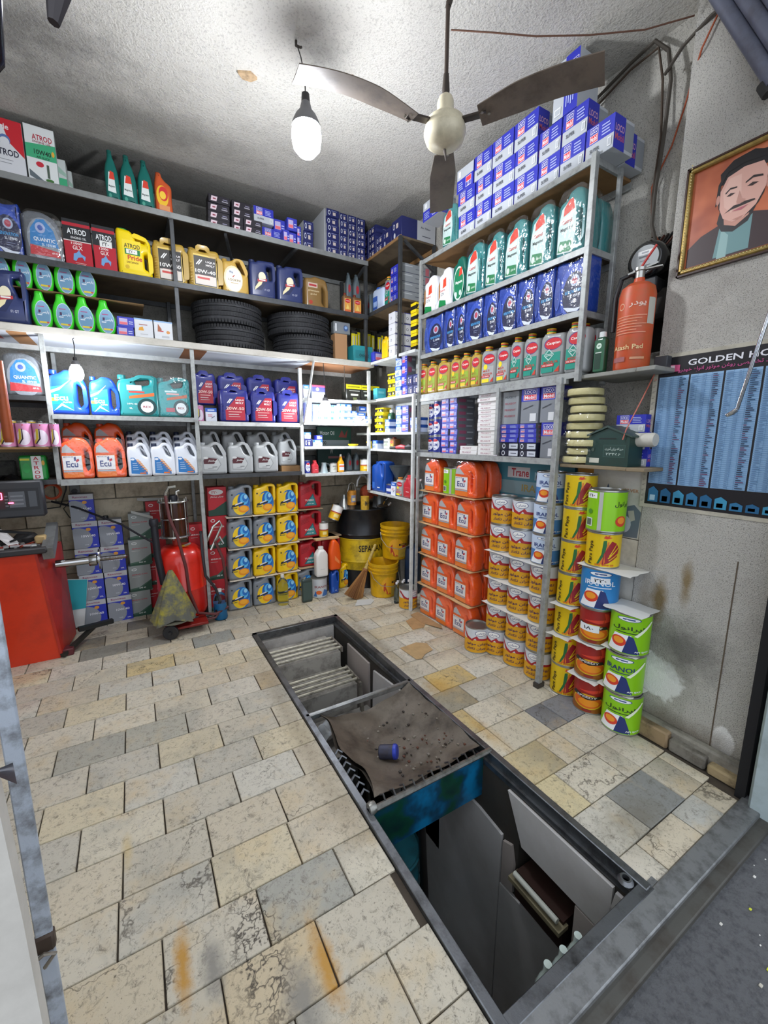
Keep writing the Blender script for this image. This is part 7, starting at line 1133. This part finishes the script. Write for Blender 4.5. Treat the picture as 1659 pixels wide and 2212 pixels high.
# cartons stuck behind the cans
b = MB().box(2.31, 2.33, 1.60, 2.30, 1.0, 1.345, M('4f93a6', .6)); mp = lambda a, b_, o: (2.31-o, 2.30-a, 1.0+b_)
b.art([('r', 0, .35, 1, .62, '8fb4bc'), ('r', .24, .68, .52, .9, 'd9dde0'), ('t', 'Trane', .40, .79, .22, .16, 'b8303c'), ('t', 'Motor', .72, .74, .28, .16, 'a9cdd6'), ('t', 'IRANA', .60, .49, .34, .14, 'b3a05a'), ('e', .2, .2, .06, .12, 'c03a48')], .7, .345, mp); tag(ob('oil_carton', b), 'blue motor oil carton behind the yellow cans', 'carton')
b = MB().box(2.232, 2.252, 1.146, 1.525, .985, 1.345, M('c9c5bc', .6, dirt=.2)); mp = lambda a, b_, o: (2.232-o, 1.525-a, .985+b_)
b.art([('r', 0, .45, .26, 1, 'c98a32'), ('p', [(0, .45), (.26, .6), (.36, .45), (.2, .4)], 'd9a24a'), ('t', 'LOOKINI', .50, .58, .18, .05, '4a5460'), ('p', [(.47, .64), (.5, .78), (.54, .66)], '4a5a78'), ('t', 'SILVER', .84, .70, .2, .05, 'b88a6a'), ('p', [(.64, .0), (.98, .02), (1.0, .40), (.9, .50), (.74, .44), (.66, .30)], '66707c'), ('p', [(.82, .40), (.90, .42), (.93, .28), (.86, .24)], 'b3aea4'), ('e', .78, .2, .1, .13, 'b9bec4'), ('p', [(.3, .3), (.6, .12), (.6, .05), (.3, .22)], 'c98a32')], .379, .36, mp); tag(ob('oil_carton', b), 'printed cardboard carton with grey jug picture by the pier', 'carton')
tag(ob('white_board', MB().box(2.232, 2.25, 1.146, 1.50, .0, .98, M('cbc6ba', .7, dirt=.4))), 'tall pale panel behind the green cans', 'panel')
# portrait
t = thing('portrait', 'gold framed portrait of a man with moustache on the right wall', 'picture')
fx = 2.224; Y0, Y1, Z0, Z1 = 1.092, .70, 2.238, 2.665; pw, ph = Y0-Y1, Z1-Z0
gd = M('a38a4e', .35, .6, dirt=.5, scale=60, dcol='3a2a18')
b = MB(); th = .020
for y0, y1, z0, z1 in ((Y1, Y0, Z0, Z0+th), (Y1, Y0, Z1-th, Z1), (Y0-th, Y0, Z0, Z1), (Y1, Y1+th, Z0, Z1)): b.box(fx-.022, fx, y0, y1, z0, z1, gd, .006)
ob('picture_frame', b, t); b = MB()
for y0, y1, z0, z1 in ((Y1-.006, Y0+.006, Z0-.007, Z0), (Y1-.006, Y0+.006, Z1, Z1+.007), (Y0, Y0+.007, Z0-.007, Z1+.007)): b.box(fx-.018, fx, y0, y1, z0, z1, M('3a1f16', .4))
for k in range(34): b.lathe([(.001, -.002), (.0035, 0), (.001, .002)], 6, M('d9c88a', .3, .7), (fx-.023, Y0-.013-k*.0115, Z0+.013), 'x')
for k in range(38): b.lathe([(.001, -.002), (.0035, 0), (.001, .002)], 6, M('d9c88a', .3, .7), (fx-.023, Y0-.013, Z0+.013+k*.0115), 'x')
ob('frame_beads', b, t)
def orange(nt, n, inp):
    L = nt.links.new; tc = n.new('ShaderNodeTexCoord'); q = n.new('ShaderNodeTexNoise'); q.inputs['Scale'].default_value = 7; L(tc.outputs['Object'], q.inputs['Vector'])
    r = n.new('ShaderNodeValToRGB'); e = r.color_ramp.elements; e[0].position = .35; e[0].color = (*lin('9a4a30'), 1); e[1].position = .7; e[1].color = (*lin('cf7650'), 1); L(q.outputs[0], r.inputs[0]); L(r.outputs[0], inp['Base Color']); inp['Roughness'].default_value = .35
b = MB().box(fx-.006, fx, Y1+.02, Y0-.02, Z0+.02, Z1-.02, node_mat('picture_backdrop', orange))
E_ = [('p', [(0, 0), (0, .20), (.14, .30), (.34, .36), (.66, .38), (.92, .30), (1, .24), (1, 0)], '3a2a2c'), ('p', [(.30, .02), (.34, .36), (.52, .26), (.66, .36), (.66, .02)], '6a8f90'), ('p', [(.34, .0), (.36, .30), (.44, .22), (.44, .0)], '8fb0ae'), ('p', [(.30, .38), (.36, .28), (.48, .24), (.62, .30), (.68, .42), (.64, .5), (.32, .5)], '2b2628'),
      ('p', [(.36, .46), (.38, .34), (.50, .29), (.62, .36), (.66, .5)], 'c48f7e'), ('e', .52, .62, .235, .27, '1e1a1c'), ('p', [(.26, .56), (.27, .78), (.36, .92), (.52, .97), (.72, .95), (.80, .84), (.80, .66), (.76, .62), (.74, .8), (.3, .76), (.29, .58)], '1b181b'),
      ('p', [(.30, .70), (.31, .52), (.36, .41), (.46, .345), (.57, .355), (.68, .44), (.75, .58), (.755, .74), (.70, .84), (.52, .86), (.36, .82)], 'd6a596'), ('p', [(.33, .68), (.36, .52), (.44, .44), (.52, .60), (.50, .80), (.38, .80)], 'e0b5a6'), ('e', .775, .62, .025, .06, 'c08a7a'), ('e', .285, .62, .02, .05, 'c08a7a'),
      ('p', [(.355, .665), (.40, .70), (.47, .69), (.47, .675), (.40, .683), (.36, .65)], '2a2222'), ('p', [(.55, .70), (.62, .735), (.71, .71), (.715, .69), (.62, .712), (.55, .685)], '2a2222'), ('p', [(.37, .625), (.41, .645), (.46, .63), (.41, .615)], '3a2a28'), ('p', [(.57, .65), (.62, .67), (.68, .65), (.62, .635)], '3a2a28'),
      ('p', [(.50, .64), (.48, .53), (.50, .505), (.56, .51), (.57, .53), (.53, .55)], 'c08f80'), ('p', [(.37, .455), (.46, .505), (.52, .50), (.57, .51), (.66, .50), (.67, .485), (.58, .478), (.52, .475), (.44, .472)], '2e2422'), ('p', [(.45, .45), (.52, .462), (.61, .465), (.54, .435)], 'b0606a'), ('p', [(.46, .365), (.57, .375), (.55, .36), (.5, .352)], 'b98474'),
      ('p', [(.30, .76), (.36, .87), (.52, .90), (.70, .88), (.78, .80), (.76, .92), (.6, .99), (.4, .97), (.28, .88)], '19161a')]
b.art(E_, pw-.05, ph-.05, lambda a, b_, o: (fx-.006-o*.6, Y0-.025-a, Z0+.025+b_)); ob('photograph', b, t)
# poster
t = thing('wall_poster', 'large black and blue oil chart poster on the right wall', 'poster')
pb = MB().box(fx-.003, fx, .575, 1.155, 1.165, 1.90, M('b9b4a4', .7, dirt=.4, scale=14)); ob('poster_board', pb, t)
W_, H_ = .54, .70; mp = lambda a, b_, o: (fx-.003-o, 1.132-a, 1.183+b_)
A = [('r', 0, 0, 1, 1, '15131a'), ('r', 0, .145, 1, .865, '15131a')]
for k in range(4):
    x0 = .015+.247*k; A.append(('r', x0, .15, x0+.232, .875, '8fb4d6'))
A += [('t', 'GOLDEN HORSE', .58, .952, .70, .038, 'e6e6ec'), ('t', 'کیت کربد تخصصی روغن موتور انواع خودرو', .54, .905, .76, .034, 'c0508a'), ('p', [(.03, .90), (.17, .905), (.17, .945), (.03, .955)], 'c04a78'), ('p', [(.07, .906), (.13, .908), (.13, .945), (.07, .948)], 'e6c8d2')]
for k in range(9): x0 = .03+.105*k; hh = .11-.006*k if k < 6 else .055; A += [('p', [(x0, .02), (x0+.085, .02), (x0+.085, .02+hh*.7), (x0+.04, .02+hh), (x0, .02+hh*.8)], ['2a6f9a', '1f5f8a', '3a8fb4'][k % 3]), ('r', x0+.015, .03, x0+.06, .03+hh*.35, 'a9c9dc')]
b = MB().art(A, W_, H_, mp); c2, c3, c4 = '6f9cc4', '3f4f70', 'a9c6e0'
q = MB()
for k in range(4):
    x0 = .015+.247*k
    for r_ in range(58):
        z_ = .155+.0123*r_; q.art([('r', x0, z_, x0+.232, z_+.0022, '5a86b0')], W_, H_, lambda a, b_, o: mp(a, b_, o+.0045))
        if r_ % 1 == 0:
            q.art([('r', x0+.012, z_+.005, x0+.012+random.uniform(.02, .045), z_+.008, '4a6c94'), ('r', x0+.09, z_+.005, x0+.09+random.uniform(.015, .03), z_+.008, '5a7ca4'), ('r', x0+.165, z_+.004, x0+.165+random.uniform(.015, .055), z_+.0095, random.choice(['23304a', '3a3a5a', '6a3a5a', '2a4a6a']))], W_, H_, lambda a, b_, o: mp(a, b_, o+.0048))
    for xx in (.055, .115, .155): q.art([('r', x0+xx, .15, x0+xx+.002, .875, '5a86b0')], W_, H_, lambda a, b_, o: mp(a, b_, o+.0045))
ob('poster_print', b, t); ob('table_print', q, t)
q = MB()
for r_ in range(26): q.art([('r', .1, .02+.038*r_, .6, .026+.038*r_, '8a8478'), ('r', .3, .03+.038*r_, .9, .034+.038*r_, 'b5504a' if r_ > 21 else '9a948a')], .02, .70, lambda a, b_, o: (fx-.003-o, 1.154-a, 1.18+b_))
ob('margin_print', q, t)
# chrome rod leaning in front of the poster
t = thing('chrome_rod', 'shiny chrome pull rod with hook in front of the poster', 'rod')
a_ = Vector((2.0, at_y(1662, 2.0, 1.95), 1.95)); b_ = Vector((2.06, at_y(1592, 2.06, 1.62), 1.62)); ob('rod', MB().tube([a_+(a_-b_)*.6, b_], .007, M('d6dade', .12, 1), 10), t); ob('hook', MB().tube([b_, b_+Vector((0, .012, -.012)), b_+Vector((0, .03, -.022)), b_+Vector((0, .035, -.018))], [.009, .010, .007, .004], M('d6dade', .12, 1), 10), t)
# ---------------------------------------------------------------- cables on the right wall, twine
rv = {2.3: 0}
def run(lab, pts, r, m, cat='cable'): tag(ob('cable', MB().tube(pts, r, m, 6)), lab, cat)
k1, k2, k3 = M('4a443c', .7, dirt=.4), M('4a3c30', .7), M('a8502c', .6)
run('thick black cable bundle along the wall and ceiling edge', [(2.36, 1.90, 3.30), (2.35, 1.72, 3.33), (2.345, 1.5, 3.385), (2.34, 1.38, 3.40), (2.32, 1.30, 3.30), (2.31, 1.27, 3.16), (2.32, 1.28, 2.95), (2.33, 1.30, 2.72), (2.33, 1.30, 2.56), (2.33, 1.27, 2.47)], .009, k1)
run('second dark cable running down to the meter', [(2.36, 1.88, 3.27), (2.355, 1.70, 3.30), (2.35, 1.5, 3.36), (2.34, 1.36, 3.36), (2.33, 1.32, 3.2), (2.33, 1.30, 2.95), (2.335, 1.315, 2.7), (2.33, 1.29, 2.5)], .006, k2)
run('reddish cable twisting down the wall beside the dark ones', [(2.21, .98, 3.40), (2.21, 1.02, 3.28), (2.21, 1.10, 3.13), (2.30, 1.19, 3.0), (2.36, 1.26, 2.9), (2.35, 1.33, 2.75), (2.35, 1.31, 2.55), (2.34, 1.25, 2.45)], .004, k3)
run('dark cable going right from the ceiling corner to the shutter', [(2.31, 1.30, 3.2), (2.25, 1.20, 3.22), (2.21, 1.08, 3.23), (2.20, .96, 3.235), (2.20, .80, 3.20)], .008, k1)
run('thin straight pinkish wire hanging past the mailbox', [(2.21, 1.14, 1.83), (2.12, 1.14, 1.70), (2.06, 1.17, 1.55), (2.055, 1.18, 1.5)], .003, M('c06a58', .5))
run('sagging brown twine strung from the fan rod to the wall', [(1.36, 1.72, 3.27), (1.5, 1.60, 3.235), (1.65, 1.50, 3.215), (1.85, 1.38, 3.22), (2.05, 1.26, 3.24), (2.20, 1.14, 3.27)], .0035, M('6a4a3a', .8), 'twine'); run('thin black flex hanging at the lower shelf left of the bulb', [(at_x(744, 3.63, 2.0), 3.63, 2.165), (at_x(744, 3.63, 2.0), 3.63, 1.93)], .0025, k1)
# ---------------------------------------------------------------- ceiling fan
F0 = Vector((1.335, 1.715, 0)); zf = 2.90
t = thing('ceiling_fan', 'old ceiling fan with cream hub and three grimy brown blades', 'fan', (F0.x, F0.y, 0)); t.rotation_euler[2] = 0
cream = M('cfc6ab', .4, .1, dirt=.35, scale=14, dcol='6a5a40')
ob('motor_housing', MB().lathe([(.001, 2.795), (.012, 2.797), (.055, 2.805), (.083, 2.825), (.094, 2.855), (.094, 2.868), (.09, 2.872), (.09, 2.88), (.085, 2.905), (.05, 2.925), (.038, 2.945), (.036, 2.985), (.03, 3.0), (.018, 3.01), (.001, 3.01)], 44, cream), t)
ob('rod', MB().lathe([(.001, 2.99), (.009, 2.99), (.009, 3.36), (.001, 3.36)], 12, M('4a3f38', .6, .4, dirt=.5)), t)
ob('collar', MB().lathe([(.014, 3.0), (.017, 3.03), (.012, 3.09), (.009, 3.09)], 12, M('3f3832', .6, .4)), t); ob('hanger', MB().tube([(0, 0, 3.34), (.02, .01, 3.38), (.012, .02, 3.42), (-.02, .0, 3.42)], .012, M('3a332d', .7, .3), 8), t); ob('finial', MB().tube([(0, 0, 2.80), (.004, -.003, 2.775), (.006, -.006, 2.75)], [.008, .005, .002], M('4a4038', .6), 8), t)
bl = M('6b5f53', .55, .1, dirt=.8, scale=7, bump=.2, dcol='3c332c'); tips = [Vector((.667, 1.80, 2.90)), Vector((1.662, 1.165, 2.90)), Vector((1.712, 2.215, 2.87))]
for i, tp in enumerate(tips):
    d = Vector((tp.x-F0.x, tp.y-F0.y, 0)); Ln = d.length; d.normalize(); s_ = Vector((-d.y, d.x, 0)); b = MB(); N = 14; dr = [0, 0, -.03][i]; ben = [.035, .02, 0][i]
    def P_(u, v, th): r = .16+(Ln-.16)*u; w_ = (.045+.022*min(1, u*3))*(1-.0*u); zz = 2.878+(dr)*u+ben*math.sin(math.pi*u*.9)-.012*v+th; q = d*r+s_*w_*v; return (q.x, q.y, zz)
    vs = []; fs = []
    for j in range(N+1):
        for (v_, th) in ((-1, 0), (0, -.004), (1, 0), (1, .004), (0, .003), (-1, .004)): vs.append(P_(j/N, v_, th))
    for j in range(N):
        for k in range(6): fs.append((j*6+k, j*6+(k+1) % 6, (j+1)*6+(k+1) % 6, (j+1)*6+k))
    fs += [tuple(range(5, -1, -1)), tuple(N*6+k for k in range(6))]; b.add(vs, fs, bl); o_ = ob('blade', b, t)
    ob('blade_arm', MB().bar(tuple(d*.07+Vector((0, 0, 2.89))), tuple(d*.19+Vector((0, 0, 2.882))), .035, .008, M('3a322c', .5, .4)), o_); b = MB()
    for r_, q_ in ((.175, .02), (.175, -.02), (.2, 0)): c_ = d*r_+s_*q_; b.lathe([(.001, 0), (.007, 0), (.006, .004), (.001, .005)], 8, 'b9b4a8' if 0 else M('8a8478', .4, .7), (c_.x, c_.y, 2.874))
    ob('screw', b, o_)
# ---------------------------------------------------------------- the three bulbs
def lamp(lab, x, y, z, r, h, strength, cord, shade=False):
    t = thing('hanging_bulb', lab, 'lamp', (x, y, z)); g = M('f4f8ff', .3, emit=strength)
    ob('glass', MB().lathe([(.001, -h*.5), (r*.55, -h*.46), (r*.9, -h*.3), (r, -h*.08)]+([(r*.99, h*.08), (r*.9, h*.2)] if shade else [(r*.97, h*.15), (r*.75, h*.38), (r*.5, h*.5)]), 28, g), t); ob('heat_sink', MB().lathe(([(r*.9, h*.19), (r*.98, h*.2), (r*.96, h*.26), (r*.72, h*.46), (r*.42, h*.6)] if shade else [(r*.5, h*.49), (r*.62, h*.52), (r*.45, h*.74)])+[(r*.3, h*.78), (.001, h*.78)], 20, M('6a6a6c', .5)), t)
    ob('socket', MB().lathe([(r*.3, h*.76), (r*.26, h*.98), (.001, h*1.0)], 14, M('1e1c1c', .5)), t); ob('cord', MB().tube([(a-x, b_-y, c-z) for a, b_, c in cord], .003, M('1e1c1c', .5), 6), t)
bx, by, bz = .861, 2.196, 2.955
lamp('large glowing bulb hanging from the ceiling near the fan', bx, by, bz, .071, .18, LAMP_MAIN, [(bx, by, bz+.17), (.861, 2.198, 3.20), (.860, 2.24, 3.31), (.858, 2.29, 3.40)], True)
bx, by, bz = at_x(165, 3.48, 1.92), 3.48, 1.915; lamp('small glowing bulb hanging under the table shelf at left', bx, by, bz, .04, .10, LAMP_LEFT, [(bx, by, bz+.09), (bx+.005, by, bz+.17), (bx-.003, by+.05, bz+.22), (bx, by+.1, 2.15)])
bx, by, bz = at_x(703, 3.46, 1.76), 3.46, 1.755; lamp('glowing bulb among the small boxes in the white rack', bx, by, bz, .05, .12, LAMP_RIGHT, [(bx, by, bz+.11), (bx, by, 1.95), (bx+.03, by+.1, 2.15)])
# ---------------------------------------------------------------- doorway: left post, panel, right column, shutter
pm_ = M('b2bcc8', .45, .1, dirt=1., scale=22, bump=.2, dcol='4a453d'); yj = .70
xj = -.1755
t = thing('door_post', 'scuffed light blue steel post at the left of the doorway', 'post'); ob('post', MB().box(xj-.0105, xj+.0105, yj-.004, yj+.004, 0, 2.6, pm_, .002), t)
b = MB(); b.tube([(xj-.012, yj-.01, .71), (xj-.017, yj-.015, .735), (xj, yj-.016, .745), (xj+.012, yj-.013, .735), (xj-.002, yj-.015, .72)], .0028, M('8a8478', .4, .5, dirt=.5), 6); b.box(xj-.012, xj+.012, yj-.008, yj+.008, .735, .765, M('4a3d34', .6, .3, dirt=.5), .003); ob('latch', b, t)
t = thing('door_panel', 'off-white painted door leaf at the left edge of the doorway', 'door leaf', (-.0035, 0, 0)); yp = .45; ob('leaf', MB().prism([(-.60, 0), (-.1215, 0), (-.1215, .93), (-.1225, 1.05), (-.126, 1.20), (-.60, 1.20)], yp, yp+.02, M('c3bfb6', .5, dirt=.3, scale=5)), t); ob('edge_strip', MB().bar((-.1205, yp+.01, 0), (-.1205, yp+.01, .80), .008, .022, M('b0aca0', .5, dirt=.4)), t)
b = MB().grid(8, 6, lambda u, v: (at_x(28, .45, 1.24)-.1*(1-u)-.008*v, yp-.01+.03*v, 1.20+.075*math.sin(3*u+.2)*(1-v*.6)+.01*math.sin(13*u)), M('14141c', .4)); tag(ob('black_bag', b), 'black plastic bag hooked over the door leaf', 'bag')
t = thing('door_column', 'pale blue painted steel column at the right of the doorway', 'column'); ob('column', MB().box(2.068, 2.40, .33, .515, -.03, 3.2, M('a9b8ba', .45, dirt=.35, scale=10, bump=.15, dcol='5f665f'), .01), t)
struct('gap_shade', MB().box(2.105, 2.40, .535, .57, -.01, 3.2, M('0f0e10', .8)))  # near-black box paints the shade of the gap between pier and column
t = thing('roller_shutter', 'dark corrugated shutter hanging at the top right of the doorway', 'shutter')
p0, p1 = Vector((2.16, 1.072, 3.257)), Vector((2.16, .832, 2.795)); b = MB(); n_ = 9; dr_ = (p1-p0).normalized(); nr = Vector((0, dr_.z, -dr_.y))
if nr.y > 0: nr = -nr
for k in range(n_):
    q = p0+nr*(.027+.05*k)+Vector((-.01*k, 0, 0)); ob('slat', MB().tube([q-dr_*.1, q+dr_*((p1-p0).length-.004*k)], .028, M('6a6e7e', .5, .3, dirt=.4, scale=12), 10), t)
ob('end_bracket', MB().tube([p1-dr_*.03, p1+dr_*.02], .02, M('2a2a28', .7), 8), t)
t = thing('handle_bar', 'dark curved metal bar hanging at the top left edge', 'bar'); ob('bar', MB().tube([(-.075, .5, 2.2), (-.068, .5, 1.87), (-.072, .5, 1.80), (-.085, .5, 1.775)], [.013, .012, .010, .006], M('2a2830', .15, .8), 12), t)
t = thing('ceiling_hook', 'short dark bar hanging from the ceiling at top left', 'hook'); c_ = Vector((-.025, .55, 0)); ob('hook', MB().tube([(-.012, .46, 2.3), (-.018, .46, 1.84), (-.024, .46, 1.815)], [.010, .009, .004], M('3a3638', .5, .3), 8), t)
tag(ob('hanger_stub', MB().tube([(.42, 1.85, ZC), (.42, 1.86, ZC-.06), (.42, 1.90, ZC-.10)], [.015, .012, .006], M('4a4038', .8), 7)), 'short rusty stub hanging from the ceiling at upper left', 'stub')
tag(ob('ceiling_hook', MB().tube([(.86, 2.30, ZC), (.855, 2.29, ZC-.03), (.87, 2.27, ZC-.045), (.88, 2.285, ZC-.03)], .006, M('3a332d', .7), 6)), 'small hook holding the cord of the large bulb', 'hook')
import collections
print('BAD labels', _BAD[:20], len(_BAD)); c_ = collections.Counter(o.get('label') for o in bpy.data.objects if o.get('category')); print('DUP', [(k, v) for k, v in c_.items() if v > 1][:40]); print('objects', len(bpy.data.objects), 'tris', sum(len(o.data.loop_triangles) for o in bpy.data.objects if o.type == 'MESH' and (o.data.calc_loop_triangles() or 1)))
